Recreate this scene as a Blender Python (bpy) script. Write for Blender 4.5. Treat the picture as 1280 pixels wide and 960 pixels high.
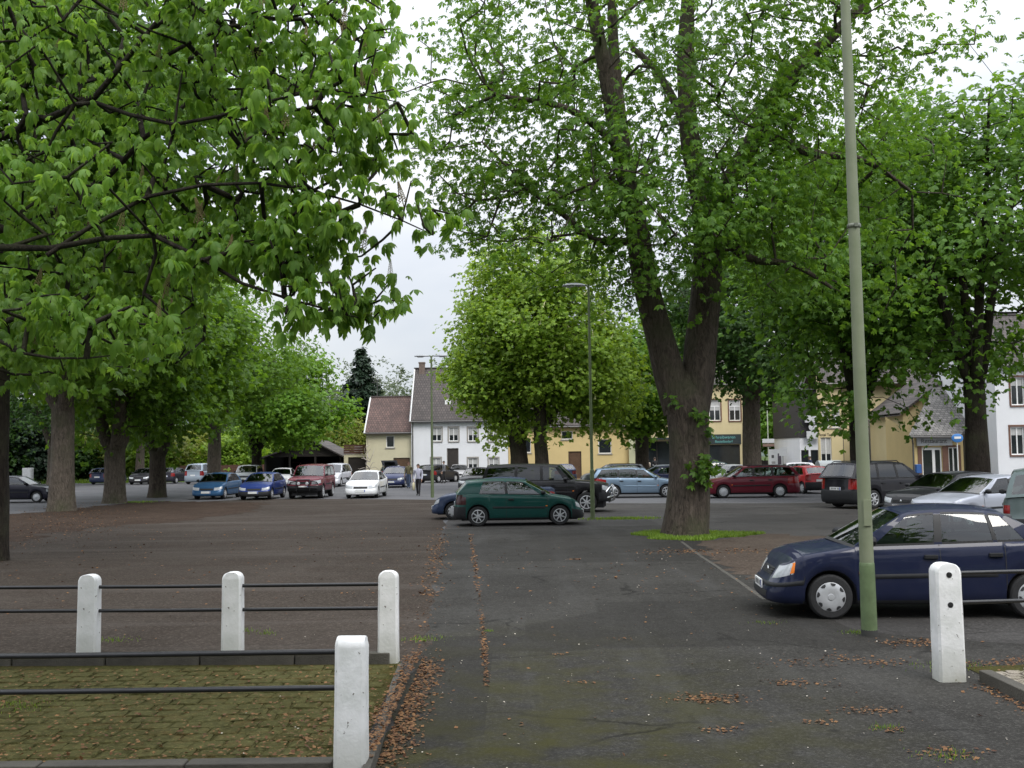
import bpy, bmesh, math, random
import numpy as np
from mathutils import Vector, Matrix

# ------------------------------------------------------------------ camera
for _o in list(bpy.data.objects):
    bpy.data.objects.remove(_o)
SC = bpy.context.scene
COL = SC.collection
rad = math.radians
CAM_H = 2.16
FPX = 1300.0                      # focal length in pixels of a 1280 wide picture
PITCH = math.atan(88.0 / FPX)
ROLL = rad(0.75)
cam_data = bpy.data.cameras.new('camera')
cam_data.sensor_width = 36.0
cam_data.lens = 36.0 * FPX / 1280.0
cam_data.clip_start = 0.1
cam_data.clip_end = 6000.0
cam = bpy.data.objects.new('camera', cam_data)
COL.objects.link(cam)
cam.matrix_world = (Matrix.Translation((0, 0, CAM_H)) @ Matrix.Rotation(math.pi / 2 + PITCH, 4, 'X')
                    @ Matrix.Rotation(-ROLL, 4, 'Z'))
SC.camera = cam

# ------------------------------------------------------------------ sky, sun, exposure
SUN_EL, SUN_AZ = rad(50), rad(150)         # azimuth measured from +Y towards +X
world = bpy.data.worlds.new('World')
SC.world = world
world.use_nodes = True
_nt = world.node_tree
_nt.nodes.clear()
def _n(nt, t, **kw):
    n = nt.nodes.new(t)
    for k, v in kw.items():
        if k == 'ins':
            for a, b in v.items():
                n.inputs[a].default_value = b
        else:
            setattr(n, k, v)
    return n
def _build_world():
    nt = _nt
    L = nt.links.new
    out = _n(nt, 'ShaderNodeOutputWorld')
    bg = _n(nt, 'ShaderNodeBackground', ins={'Strength': 1.0})
    tc = _n(nt, 'ShaderNodeTexCoord')
    sep = _n(nt, 'ShaderNodeSeparateXYZ')
    L(tc.outputs['Generated'], sep.inputs[0])
    # overcast sky: dull near the horizon, several times brighter overhead
    zc = _n(nt, 'ShaderNodeMath', operation='MAXIMUM'); L(sep.outputs['Z'], zc.inputs[0]); zc.inputs[1].default_value = 0.0
    z2 = _n(nt, 'ShaderNodeMath', operation='POWER'); L(zc.outputs[0], z2.inputs[0]); z2.inputs[1].default_value = 1.7
    m = _n(nt, 'ShaderNodeMapRange', ins={'From Min': 0.0, 'From Max': 1.0, 'To Min': 0.62, 'To Max': 2.9})
    L(z2.outputs[0], m.inputs['Value'])
    mp = _n(nt, 'ShaderNodeMapping')
    mp.inputs['Scale'].default_value = (1.0, 1.0, 2.6)
    L(tc.outputs['Generated'], mp.inputs['Vector'])
    nz = _n(nt, 'ShaderNodeTexNoise', ins={'Scale': 2.2, 'Detail': 5.0, 'Roughness': 0.5})
    L(mp.outputs[0], nz.inputs['Vector'])
    ramp = _n(nt, 'ShaderNodeValToRGB')
    ramp.color_ramp.elements[0].position = 0.33
    ramp.color_ramp.elements[0].color = (0.70, 0.76, 0.87, 1)
    ramp.color_ramp.elements[1].position = 0.62
    ramp.color_ramp.elements[1].color = (1.06, 1.07, 1.09, 1)
    L(nz.outputs['Fac'], ramp.inputs['Fac'])
    cl = _n(nt, 'ShaderNodeVectorMath', operation='SCALE')
    L(ramp.outputs['Color'], cl.inputs[0])
    L(m.outputs[0], cl.inputs['Scale'])
    sky = _n(nt, 'ShaderNodeTexSky', sky_type='NISHITA', sun_disc=False)
    sky.sun_elevation = SUN_EL
    sky.sun_rotation = SUN_AZ
    sk = _n(nt, 'ShaderNodeVectorMath', operation='SCALE')
    L(sky.outputs[0], sk.inputs[0])
    sk.inputs['Scale'].default_value = 0.10
    mix = _n(nt, 'ShaderNodeMix', data_type='RGBA')
    mix.inputs[0].default_value = 0.86
    L(sk.outputs[0], mix.inputs['A'])
    L(cl.outputs[0], mix.inputs['B'])
    L(mix.outputs['Result'], bg.inputs['Color'])
    L(bg.outputs[0], out.inputs[0])
_build_world()
sun_data = bpy.data.lights.new('sun', 'SUN')
sun_data.energy = 1.4
sun_data.angle = rad(25)
sun_data.color = (1.0, 0.96, 0.9)
sun = bpy.data.objects.new('sun', sun_data)
COL.objects.link(sun)
_sd = Vector((math.sin(SUN_AZ) * math.cos(SUN_EL), math.cos(SUN_AZ) * math.cos(SUN_EL), math.sin(SUN_EL)))
sun.rotation_euler = _sd.to_track_quat('Z', 'Y').to_euler()
sun.location = (0, 0, 60)
SC.view_settings.view_transform = 'Standard'
SC.view_settings.look = 'None'
SC.view_settings.exposure = 0.42
SC.view_settings.gamma = 1.0
SC.view_settings.use_curve_mapping = False
SC.render.engine = 'CYCLES'
SC.cycles.use_denoising = True
SC.cycles.max_bounces = 6
SC.cycles.diffuse_bounces = 3
SC.cycles.glossy_bounces = 3
SC.cycles.transmission_bounces = 4
SC.cycles.transparent_max_bounces = 12
SC.cycles.caustics_reflective = False
SC.cycles.caustics_refractive = False

# ------------------------------------------------------------------ helpers
def ray(px, py):
    x, y = px - 640.0, py - 480.0
    c, s = math.cos(ROLL), math.sin(ROLL)
    u, v = (c * x - s * y) / FPX, -(s * x + c * y) / FPX
    return Vector((u, math.cos(PITCH) - v * math.sin(PITCH), math.sin(PITCH) + v * math.cos(PITCH)))
def G(px, py, z=0.0):
    d = ray(px, py)
    t = (z - CAM_H) / d.z
    return Vector((d.x * t, d.y * t, z))
def AT(px, py, Y):
    d = ray(px, py)
    t = Y / d.y
    return Vector((d.x * t, Y, CAM_H + d.z * t))

def tag(o, label=None, cat=None, group=None, kind=None):
    if label: o['label'] = label
    if cat: o['category'] = cat
    if group: o['group'] = group
    if kind: o['kind'] = kind
    return o
def empty(name, loc=(0, 0, 0), rz=0.0, parent=None):
    o = bpy.data.objects.new(name, None)
    o.empty_display_size = 0.2
    COL.objects.link(o)
    o.location = loc
    o.rotation_euler = (0, 0, rz)
    if parent: o.parent = parent
    return o
def link(name, me, parent=None, loc=None, rz=None):
    o = bpy.data.objects.new(name, me)
    COL.objects.link(o)
    if parent: o.parent = parent
    if loc is not None: o.location = loc
    if rz is not None: o.rotation_euler = (0, 0, rz)
    return o

class MB:
    """collects polygons, then links them as one mesh object"""
    def __init__(s):
        s.v, s.f, s.m = [], [], []
    def poly(s, pts, mi=0):
        i = len(s.v)
        s.v += [tuple(p) for p in pts]
        s.f.append(tuple(range(i, i + len(pts))))
        s.m.append(mi)
    def grid(s, rows, mi=0, close=False, skip=None):
        i = len(s.v)
        n = len(rows[0])
        for r in rows: s.v += [tuple(p) for p in r]
        for a in range(len(rows) - 1):
            for b in range(n if close else n - 1):
                if skip and skip(a, b): continue
                c = (b + 1) % n
                s.f.append((i + a * n + b, i + a * n + c, i + (a + 1) * n + c, i + (a + 1) * n + b))
                s.m.append(mi)
    def box(s, lo, hi, mi=0, M=None):
        x0, y0, z0 = lo; x1, y1, z1 = hi
        P = [(x0, y0, z0), (x1, y0, z0), (x1, y1, z0), (x0, y1, z0), (x0, y0, z1), (x1, y0, z1), (x1, y1, z1), (x0, y1, z1)]
        if M is not None: P = [tuple(M @ Vector(p)) for p in P]
        i = len(s.v)
        s.v += P
        for q in ((3, 2, 1, 0), (4, 5, 6, 7), (0, 1, 5, 4), (1, 2, 6, 5), (2, 3, 7, 6), (3, 0, 4, 7)):
            s.f.append(tuple(i + k for k in q)); s.m.append(mi)
    def cbox(s, c, d, mi=0, M=None, ch=0.15):
        """box with chamfered vertical edges and top"""
        x, y, z = c; a, b, h = d[0] / 2, d[1] / 2, d[2] / 2
        k = min(a, b) * ch * 2
        def ring(zz, q):
            A, B = a - q, b - q
            return [(x + A - k, y - B, zz), (x + A, y - B + k, zz), (x + A, y + B - k, zz), (x + A - k, y + B, zz),
                    (x - A + k, y + B, zz), (x - A, y + B - k, zz), (x - A, y - B + k, zz), (x - A + k, y - B, zz)]
        rows = [ring(z - h, k * .5), ring(z - h + k * .5, 0), ring(z + h - k * .5, 0), ring(z + h, k * .5)]
        if M is not None: rows = [[tuple(M @ Vector(p)) for p in r] for r in rows]
        s.grid(rows, mi, close=True)
        s.poly(rows[-1], mi); s.poly(rows[0][::-1], mi)
    def tube(s, pts, radii, n=8, mi=0, cap=True):
        pts = [Vector(p) for p in pts]
        if not hasattr(radii, '__len__'): radii = [radii] * len(pts)
        rows = []
        ref = None
        for i, p in enumerate(pts):
            d = (pts[min(i + 1, len(pts) - 1)] - pts[max(i - 1, 0)]).normalized()
            if ref is None:
                ref = Vector((0, 0, 1)) if abs(d.z) < .9 else Vector((1, 0, 0))
            a = (ref - d * ref.dot(d)).normalized(); ref = a
            b = d.cross(a)
            rows.append([p + (a * math.cos(t) + b * math.sin(t)) * radii[i] for t in [2 * math.pi * k / n for k in range(n)]])
        s.grid(rows, mi, close=True)
        if cap:
            s.poly(rows[0][::-1], mi); s.poly(rows[-1], mi)
    def lathe(s, prof, c=(0, 0, 0), axis='Z', n=24, mi=0):
        rows = []
        for (r, h) in prof:
            row = []
            for k in range(n):
                t = 2 * math.pi * k / n
                a, b = r * math.cos(t), r * math.sin(t)
                p = (a, b, h) if axis == 'Z' else ((a, h, b) if axis == 'Y' else (h, a, b))
                row.append((p[0] + c[0], p[1] + c[1], p[2] + c[2]))
            rows.append(row)
        s.grid(rows, mi, close=True)
    def mesh(s, name, mats, smooth=None):
        me = bpy.data.meshes.new(name)
        me.from_pydata(s.v, [], s.f)
        if not isinstance(mats, (list, tuple)): mats = [mats]
        for m in mats: me.materials.append(m)
        if len(mats) > 1: me.polygons.foreach_set('material_index', s.m)
        if smooth is not None:
            bm = bmesh.new(); bm.from_mesh(me)
            bmesh.ops.remove_doubles(bm, verts=bm.verts, dist=0.0004)
            bmesh.ops.recalc_face_normals(bm, faces=bm.faces)
            bm.to_mesh(me); bm.free()
            me.polygons.foreach_set('use_smooth', [True] * len(me.polygons))
            me.set_sharp_from_angle(angle=rad(smooth))
        me.update()
        return me
    def build(s, name, mats, parent=None, smooth=None, loc=None, rz=None):
        return link(name, s.mesh(name, mats, smooth), parent, loc, rz)

# ------------------------------------------------------------------ materials
_M = {}
def mat(name, color=(.5, .5, .5), rough=.7, var=.12, scale=6.0, bump=0.0, bscale=40.0, metal=0.0, coat=0.0, spec=.5,
        color2=None, stretch=None, obj=False, emit=None, mottle=.5):
    if name in _M: return _M[name]
    m = bpy.data.materials.new(name); m.use_nodes = True
    nt = m.node_tree; L = nt.links.new
    b = nt.nodes['Principled BSDF']
    tc = _n(nt, 'ShaderNodeTexCoord')
    src = tc.outputs['Object']
    if stretch:
        mp = _n(nt, 'ShaderNodeMapping'); mp.inputs['Scale'].default_value = stretch
        L(src, mp.inputs['Vector']); src = mp.outputs[0]
    nz = _n(nt, 'ShaderNodeTexNoise', ins={'Scale': scale, 'Detail': 6.0, 'Roughness': .6})
    L(src, nz.inputs['Vector'])
    r = _n(nt, 'ShaderNodeValToRGB')
    c2 = color2 or tuple(min(1, c * (1 + var)) for c in color)
    c1 = color if color2 else tuple(c * (1 - var) for c in color)
    r.color_ramp.elements[0].position = .5 - mottle * .4
    r.color_ramp.elements[1].position = .5 + mottle * .4
    r.color_ramp.elements[0].color = (*c1, 1); r.color_ramp.elements[1].color = (*c2, 1)
    L(nz.outputs['Fac'], r.inputs['Fac']); L(r.outputs['Color'], b.inputs['Base Color'])
    b.inputs['Roughness'].default_value = rough
    b.inputs['Metallic'].default_value = metal
    b.inputs['Specular IOR Level'].default_value = spec
    if coat:
        b.inputs['Coat Weight'].default_value = coat
        b.inputs['Coat Roughness'].default_value = .04
    if bump:
        n2 = _n(nt, 'ShaderNodeTexNoise', ins={'Scale': bscale, 'Detail': 5.0, 'Roughness': .65})
        L(src, n2.inputs['Vector'])
        bp = _n(nt, 'ShaderNodeBump', ins={'Strength': bump, 'Distance': .02})
        L(n2.outputs['Fac'], bp.inputs['Height']); L(bp.outputs[0], b.inputs['Normal'])
    _M[name] = m
    return m

def paint(name, color, metal=.0, rough=.45):
    """car paint: dusty in a fine uneven film"""
    key = 'paint_' + name
    if key in _M: return _M[key]
    m = bpy.data.materials.new(key); m.use_nodes = True
    nt = m.node_tree; L = nt.links.new
    b = nt.nodes['Principled BSDF']
    tc = _n(nt, 'ShaderNodeTexCoord')
    nz = _n(nt, 'ShaderNodeTexNoise', ins={'Scale': 3.0, 'Detail': 6.0, 'Roughness': .6})
    L(tc.outputs['Object'], nz.inputs['Vector'])
    mr = _n(nt, 'ShaderNodeMapRange', ins={'From Min': .3, 'From Max': .8, 'To Min': 0.0, 'To Max': .035})
    L(nz.outputs['Fac'], mr.inputs['Value'])
    mx = _n(nt, 'ShaderNodeMix', data_type='RGBA')
    L(mr.outputs[0], mx.inputs[0])
    mx.inputs['A'].default_value = (*color, 1); mx.inputs['B'].default_value = (.2, .18, .15, 1)
    L(mx.outputs['Result'], b.inputs['Base Color'])
    b.inputs['Metallic'].default_value = metal
    r2 = _n(nt, 'ShaderNodeMapRange', ins={'From Min': .3, 'From Max': .7, 'To Min': rough * .8, 'To Max': rough * 1.3})
    L(nz.outputs['Fac'], r2.inputs['Value']); L(r2.outputs[0], b.inputs['Roughness'])
    b.inputs['Coat Weight'].default_value = .45
    b.inputs['Coat Roughness'].default_value = .03
    b.inputs['Specular IOR Level'].default_value = .05
    _M[key] = m
    return m

def car_glass(name='car_glass', tint=(.42, .50, .48)):
    if name in _M: return _M[name]
    m = bpy.data.materials.new(name); m.use_nodes = True
    nt = m.node_tree; nt.nodes.clear(); L = nt.links.new
    out = _n(nt, 'ShaderNodeOutputMaterial')
    tr = _n(nt, 'ShaderNodeBsdfTransparent'); tr.inputs[0].default_value = (*tint, 1)
    gl = _n(nt, 'ShaderNodeBsdfGlossy', ins={'Roughness': .02}); gl.inputs['Color'].default_value = (1, 1, 1, 1)
    fr = _n(nt, 'ShaderNodeFresnel', ins={'IOR': 1.75})
    tc = _n(nt, 'ShaderNodeTexCoord')
    nz = _n(nt, 'ShaderNodeTexNoise', ins={'Scale': 1.2, 'Detail': 3.0})
    L(tc.outputs['Object'], nz.inputs['Vector'])
    bp = _n(nt, 'ShaderNodeBump', ins={'Strength': .04, 'Distance': .05})
    L(nz.outputs['Fac'], bp.inputs['Height']); L(bp.outputs[0], gl.inputs['Normal'])
    mx = _n(nt, 'ShaderNodeMixShader')
    L(fr.outputs[0], mx.inputs[0]); L(tr.outputs[0], mx.inputs[1]); L(gl.outputs[0], mx.inputs[2])
    L(mx.outputs[0], out.inputs[0])
    _M[name] = m
    return m

def leaf_mat(name, c1, c2, trans=.45, rough=.5):
    if name in _M: return _M[name]
    m = bpy.data.materials.new(name); m.use_nodes = True
    nt = m.node_tree; nt.nodes.clear(); L = nt.links.new
    out = _n(nt, 'ShaderNodeOutputMaterial')
    g = _n(nt, 'ShaderNodeNewGeometry')
    oi = _n(nt, 'ShaderNodeObjectInfo')
    ad = _n(nt, 'ShaderNodeMath', operation='ADD'); L(g.outputs['Random Per Island'], ad.inputs[0]); L(oi.outputs['Random'], ad.inputs[1])
    fr = _n(nt, 'ShaderNodeMath', operation='FRACT'); L(ad.outputs[0], fr.inputs[0])
    r = _n(nt, 'ShaderNodeValToRGB')
    r.color_ramp.elements[0].color = (*c1, 1); r.color_ramp.elements[1].color = (*c2, 1)
    L(fr.outputs[0], r.inputs['Fac'])
    nz = _n(nt, 'ShaderNodeTexNoise', ins={'Scale': .55, 'Detail': 2.0})
    L(g.outputs['Position'], nz.inputs['Vector'])
    hs = _n(nt, 'ShaderNodeHueSaturation')
    mr = _n(nt, 'ShaderNodeMapRange', ins={'From Min': .3, 'From Max': .7, 'To Min': .78, 'To Max': 1.2})
    L(nz.outputs['Fac'], mr.inputs['Value']); L(mr.outputs[0], hs.inputs['Value']); L(r.outputs['Color'], hs.inputs['Color'])
    p = _n(nt, 'ShaderNodeBsdfPrincipled', ins={'Roughness': rough, 'Specular IOR Level': .35})
    L(hs.outputs[0], p.inputs['Base Color'])
    t = _n(nt, 'ShaderNodeBsdfTranslucent')
    h2 = _n(nt, 'ShaderNodeHueSaturation', ins={'Hue': .485, 'Saturation': 1.05, 'Value': 1.35})
    L(hs.outputs[0], h2.inputs['Color']); L(h2.outputs[0], t.inputs['Color'])
    mx = _n(nt, 'ShaderNodeMixShader'); mx.inputs[0].default_value = trans
    L(p.outputs[0], mx.inputs[1]); L(t.outputs[0], mx.inputs[2]); L(mx.outputs[0], out.inputs[0])
    _M[name] = m
    return m

def bark_mat(name, c1=(.045, .035, .028), c2=(.15, .12, .095), moss=0.0):
    if name in _M: return _M[name]
    m = bpy.data.materials.new(name); m.use_nodes = True
    nt = m.node_tree; L = nt.links.new
    b = nt.nodes['Principled BSDF']; b.inputs['Roughness'].default_value = .9
    b.inputs['Specular IOR Level'].default_value = .2
    g = _n(nt, 'ShaderNodeTexCoord')
    mp = _n(nt, 'ShaderNodeMapping'); mp.inputs['Scale'].default_value = (8, 8, 2.1)
    L(g.outputs['Object'], mp.inputs['Vector'])
    nz = _n(nt, 'ShaderNodeTexNoise', ins={'Scale': 1.6, 'Detail': 9.0, 'Roughness': .7, 'Distortion': 1.1})
    L(mp.outputs[0], nz.inputs['Vector'])
    r = _n(nt, 'ShaderNodeValToRGB')
    r.color_ramp.elements[0].position = .36; r.color_ramp.elements[1].position = .68
    r.color_ramp.elements[0].color = (*c1, 1); r.color_ramp.elements[1].color = (*c2, 1)
    L(nz.outputs['Fac'], r.inputs['Fac'])
    n2 = _n(nt, 'ShaderNodeTexNoise', ins={'Scale': .9, 'Detail': 4.0})
    L(g.outputs['Object'], n2.inputs['Vector'])
    r2 = _n(nt, 'ShaderNodeMapRange', ins={'From Min': .48, 'From Max': .7, 'To Min': 0.0, 'To Max': .65 + moss})
    L(n2.outputs['Fac'], r2.inputs['Value'])
    mx = _n(nt, 'ShaderNodeMix', data_type='RGBA')
    L(r2.outputs[0], mx.inputs[0]); L(r.outputs['Color'], mx.inputs['A']); mx.inputs['B'].default_value = (.07, .075, .04, 1)
    L(mx.outputs['Result'], b.inputs['Base Color'])
    bp = _n(nt, 'ShaderNodeBump', ins={'Strength': 1.0, 'Distance': .08})
    L(nz.outputs['Fac'], bp.inputs['Height']); L(bp.outputs[0], b.inputs['Normal'])
    _M[name] = m
    return m

def ground_mat(name, dark, light, patch, speck=.35, patch_scale=.25, rough=.85, moss=None, streak=None, fine=26.0, bump=.35, spec=.06, cracks=0.0):
    """weathered ground: broad blotches, stones and grit, optional moss stain and worn streaks"""
    if name in _M: return _M[name]
    m = bpy.data.materials.new(name); m.use_nodes = True
    nt = m.node_tree; L = nt.links.new
    b = nt.nodes['Principled BSDF']
    b.inputs['Specular IOR Level'].default_value = spec
    g = _n(nt, 'ShaderNodeNewGeometry'); P = g.outputs['Position']
    def noise(scale, detail=5.0, vec=P, ro=.6, dist=0.0):
        n = _n(nt, 'ShaderNodeTexNoise', ins={'Scale': scale, 'Detail': detail, 'Roughness': ro, 'Distortion': dist})
        L(vec, n.inputs['Vector']); return n.outputs['Fac']
    def rng(v, a, bb, c=0.0, d=1.0):
        n = _n(nt, 'ShaderNodeMapRange', ins={'From Min': a, 'From Max': bb, 'To Min': c, 'To Max': d})
        L(v, n.inputs['Value']); return n.outputs[0]
    def mix(f, A, B):
        n = _n(nt, 'ShaderNodeMix', data_type='RGBA'); L(f, n.inputs[0])
        for k, q in (('A', A), ('B', B)):
            if isinstance(q, tuple): n.inputs[k].default_value = (*q, 1)
            else: L(q, n.inputs[k])
        return n.outputs['Result']
    c = mix(rng(noise(patch_scale, 6.0, dist=.8), .35, .68), dark, light)
    c = mix(rng(noise(patch_scale * 5.1, 5.0), .5, .75, 0, .55), c, patch)
    f = noise(fine, 4.0, ro=.75)
    c = mix(rng(f, .50, .66, 0, speck), c, tuple(min(1, q * 2.3) for q in light))
    c = mix(rng(noise(fine * .22, 5.0, ro=.7), .50, .68, 0, speck * .8), c, tuple(q * .62 for q in dark))
    c = mix(rng(noise(fine * 1.7, 3.0), .54, .68, 0, speck), c, tuple(q * .45 for q in dark))
    if streak:
        mp = _n(nt, 'ShaderNodeMapping'); mp.inputs['Scale'].default_value = streak[0]; mp.inputs['Rotation'].default_value = (0, 0, streak[3] if len(streak) > 3 else 0)
        L(P, mp.inputs['Vector'])
        c = mix(rng(noise(1.0, 5.0, mp.outputs[0], .6), .52, .72, 0, streak[2]), c, streak[1])
    if moss:
        (x0, y0, rx, ry, col, amt) = moss
        mp = _n(nt, 'ShaderNodeMapping'); mp.inputs['Location'].default_value = (-x0 / rx, -y0 / ry, 0); mp.inputs['Scale'].default_value = (1 / rx, 1 / ry, 0)
        L(P, mp.inputs['Vector'])
        ln = _n(nt, 'ShaderNodeVectorMath', operation='LENGTH'); L(mp.outputs[0], ln.inputs[0])
        mm = _n(nt, 'ShaderNodeMath', operation='MULTIPLY')
        L(rng(ln.outputs['Value'], .25, 1.0, 1, 0), mm.inputs[0]); L(rng(noise(1.6, 6.0), .38, .62), mm.inputs[1])
        m2 = _n(nt, 'ShaderNodeMath', operation='MULTIPLY'); L(mm.outputs[0], m2.inputs[0]); m2.inputs[1].default_value = amt
        c = mix(m2.outputs[0], c, col)
    if cracks:
        wn = _n(nt, 'ShaderNodeTexNoise', ins={'Scale': 1.3, 'Detail': 4.0}); L(P, wn.inputs['Vector'])
        wa = _n(nt, 'ShaderNodeVectorMath', operation='MULTIPLY_ADD'); L(wn.outputs['Color'], wa.inputs[0]); wa.inputs[1].default_value = (.9, .9, 0); L(P, wa.inputs[2])
        vo = _n(nt, 'ShaderNodeTexVoronoi', feature='DISTANCE_TO_EDGE', ins={'Scale': .42}); L(wa.outputs[0], vo.inputs['Vector'])
        mm = _n(nt, 'ShaderNodeMath', operation='MULTIPLY'); L(rng(vo.outputs['Distance'], .004, .014, cracks, 0), mm.inputs[0]); L(rng(noise(.35, 3.0), .46, .60), mm.inputs[1])
        c = mix(mm.outputs[0], c, tuple(q * .3 for q in dark))
        # squarish repairs laid at different times
        v2 = _n(nt, 'ShaderNodeTexVoronoi', feature='F1', distance='CHEBYCHEV', ins={'Scale': .23, 'Randomness': .9}); L(P, v2.inputs['Vector'])
        sp_ = _n(nt, 'ShaderNodeSeparateColor'); L(v2.outputs['Color'], sp_.inputs[0])
        c = mix(rng(sp_.outputs[0], .62, .66, 0, .38), c, tuple(q * .72 for q in dark))
        # dark drips of oil
        c = mix(rng(noise(2.3, 2.0), .68, .76, 0, .6), c, tuple(q * .4 for q in dark))
    L(c, b.inputs['Base Color'])
    L(rng(noise(.6), .3, .7, rough - .12, rough + .08), b.inputs['Roughness'])
    bp = _n(nt, 'ShaderNodeBump', ins={'Strength': bump, 'Distance': .012})
    L(f, bp.inputs['Height']); L(bp.outputs[0], b.inputs['Normal'])
    _M[name] = m
    return m

def tile_mat(name, c1, c2, row=.3, colw=.22, rough=.8):
    """roofing too far off to tell the tiles apart: rows of slightly different tiles"""
    if name in _M: return _M[name]
    m = bpy.data.materials.new(name); m.use_nodes = True
    nt = m.node_tree; L = nt.links.new
    b = nt.nodes['Principled BSDF']; b.inputs['Roughness'].default_value = rough
    tc = _n(nt, 'ShaderNodeTexCoord')
    mp = _n(nt, 'ShaderNodeMapping'); mp.inputs['Rotation'].default_value = (0, 0, 0)
    L(tc.outputs['UV'], mp.inputs['Vector'])
    br = _n(nt, 'ShaderNodeTexBrick', ins={'Scale': 1.0, 'Mortar Size': .02, 'Brick Width': colw, 'Row Height': row, 'Bias': 0.0})
    br.inputs['Color1'].default_value = (*c1, 1); br.inputs['Color2'].default_value = (*c2, 1)
    br.inputs['Mortar'].default_value = (*[q * .45 for q in c1], 1)
    L(mp.outputs[0], br.inputs['Vector'])
    nz = _n(nt, 'ShaderNodeTexNoise', ins={'Scale': .8, 'Detail': 5.0})
    L(tc.outputs['Object'], nz.inputs['Vector'])
    mx = _n(nt, 'ShaderNodeMix', data_type='RGBA', blend_type='MULTIPLY'); mx.inputs[0].default_value = .6
    L(br.outputs['Color'], mx.inputs['A'])
    r = _n(nt, 'ShaderNodeMapRange', ins={'From Min': .3, 'From Max': .7, 'To Min': .55, 'To Max': 1.25}); L(nz.outputs['Fac'], r.inputs['Value'])
    L(r.outputs[0], mx.inputs['B'])
    L(mx.outputs['Result'], b.inputs['Base Color'])
    bp = _n(nt, 'ShaderNodeBump', ins={'Strength': .6, 'Distance': .03}); L(br.outputs['Fac'], bp.inputs['Height']); bp.invert = True
    L(bp.outputs[0], b.inputs['Normal'])
    _M[name] = m
    return m
# ------------------------------------------------------------------ the ground
rng = random.Random(7)
nrg = np.random.default_rng(11)

def sheet(name, pts, z, m, label=None):
    mb = MB(); mb.poly([(p[0], p[1], z) for p in pts])
    o = mb.build(name, m)
    o['kind'] = 'structure'
    return o
def wobble(pts, step, amp, seed):
    """the same outline with a worn, uneven edge"""
    r = random.Random(seed); out = []
    n = len(pts)
    for i in range(n):
        a, b = Vector(pts[i][:2]), Vector(pts[(i + 1) % n][:2])
        k = max(1, int((b - a).length / step))
        d = (b - a).normalized() if (b - a).length else Vector((1, 0)); nn = Vector((-d.y, d.x))
        for j in range(k):
            p = a.lerp(b, j / k)
            if k > 1: p = p + nn * r.uniform(-amp, amp)
            out.append((p.x, p.y))
    return out

m_field = ground_mat('field_grass', (.035, .06, .018), (.07, .10, .03), (.06, .05, .03), fine=8.0)
m_lot = ground_mat('lot_asphalt', (.085, .085, .09), (.115, .115, .12), (.065, .064, .064), speck=.3, patch_scale=.12, rough=.72,
                   streak=((.05, .5, 1), (.145, .145, .15), .5))
m_drive = ground_mat('drive_asphalt', (.027, .0255, .0232), (.045, .043, .039), (.022, .0208, .019), speck=.55, patch_scale=.32, rough=.78, fine=34.0, cracks=.6,
                     moss=(0.2, 6.0, 3.2, 8.0, (.044, .042, .014), .85), streak=((1.6, .14, 1), (.066, .065, .063), .5, .05))
m_gravel = ground_mat('gravel', (.036, .029, .0235), (.053, .044, .037), (.030, .020, .015), speck=.55, patch_scale=.16, rough=.93, fine=20.0, bump=.8,
                      streak=((.07, .9, 1), (.085, .074, .066), .55))
m_soil = ground_mat('leafy_soil', (.031, .021, .0155), (.052, .037, .028), (.025, .0165, .012), speck=.5, patch_scale=.6, rough=.95, fine=14.0, bump=.9)
m_moss = ground_mat('moss_bed', (.032, .031, .011), (.058, .055, .018), (.070, .036, .013), speck=.35, patch_scale=.9, rough=.95, fine=30.0, bump=.9)
m_paver = ground_mat('mossy_paver', (.046, .044, .016), (.080, .076, .030), (.085, .048, .017), speck=.4, patch_scale=1.1, rough=.93, fine=30.0, bump=.8)
m_stone = ground_mat('cobble_stone', (.16, .14, .11), (.27, .24, .20), (.075, .08, .03), speck=.4, patch_scale=1.6, rough=.85, fine=34.0)
m_kerb = mat('kerb_concrete', (.07, .064, .052), .9, .3, 3.0, .5, 60)
m_darkkerb = mat('dark_kerb_concrete', (.06, .055, .045), .9, .35, 3.0, .5, 60)  # slightly darker concrete for plinths and flush edging

R_ = 2500
sheet('ground', [(-R_, -R_), (R_, -R_), (R_, R_), (-R_, R_)], 0.0, m_field)
sheet('parking_asphalt', [(-75, 2), (70, 2), (70, 101), (-75, 101)], 0.004, m_lot)
DL = [(-1.0, 3.0), (-1.02, 8.5), (-1.06, 11.0), (-1.0, 12.0), (-1.25, 17), (-2.0, 30.5)]
DR = [(4.5, 31.0), (5.0, 26.0), (4.3, 22.5), (3.9, 16.5), (4.1, 12.5), (5.5, 11.6), (17, 11.0), (17, 3.0)]
sheet('driveway', wobble(DL + DR, .35, .07, 3), 0.010, m_drive)
# darker old asphalt of the cross lane and the bays on the right
sheet('bay_asphalt', wobble([(-2.0, 30.4), (-2.3, 40), (0, 46), (12, 43), (22, 47), (40, 46), (40, 4), (-1.25, 4), (-1.35, 11.1), (-3.0, 12), (-3.5, 30)], 1.0, .08, 5), 0.007,
      ground_mat('bay_asphalt', (.038, .036, .034), (.060, .057, .054), (.031, .028, .026), speck=.5, patch_scale=.2, rough=.74, cracks=.6, streak=((.08, .8, 1), (.078, .076, .075), .45)))
far = [G(552, 625), G(450, 624), G(330, 624), G(230, 628), G(120, 636), G(40, 642), G(-40, 650)]
sheet('gravel_lot', wobble([(-0.84, 11.15), (-1.0, 12.6), (-1.3, 17.4), (-2.05, 30.5), (-2.6, 40)] + [(p.x, p.y) for p in far] + [(-60, 38), (-60, 11.25)], .8, .10, 9), 0.0085, m_gravel)
soil = [G(-30, 690), G(60, 668), G(150, 657), G(235, 652), G(310, 640), G(330, 629), G(250, 627), G(180, 627), G(100, 636), G(40, 641), G(-40, 649)]
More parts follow.
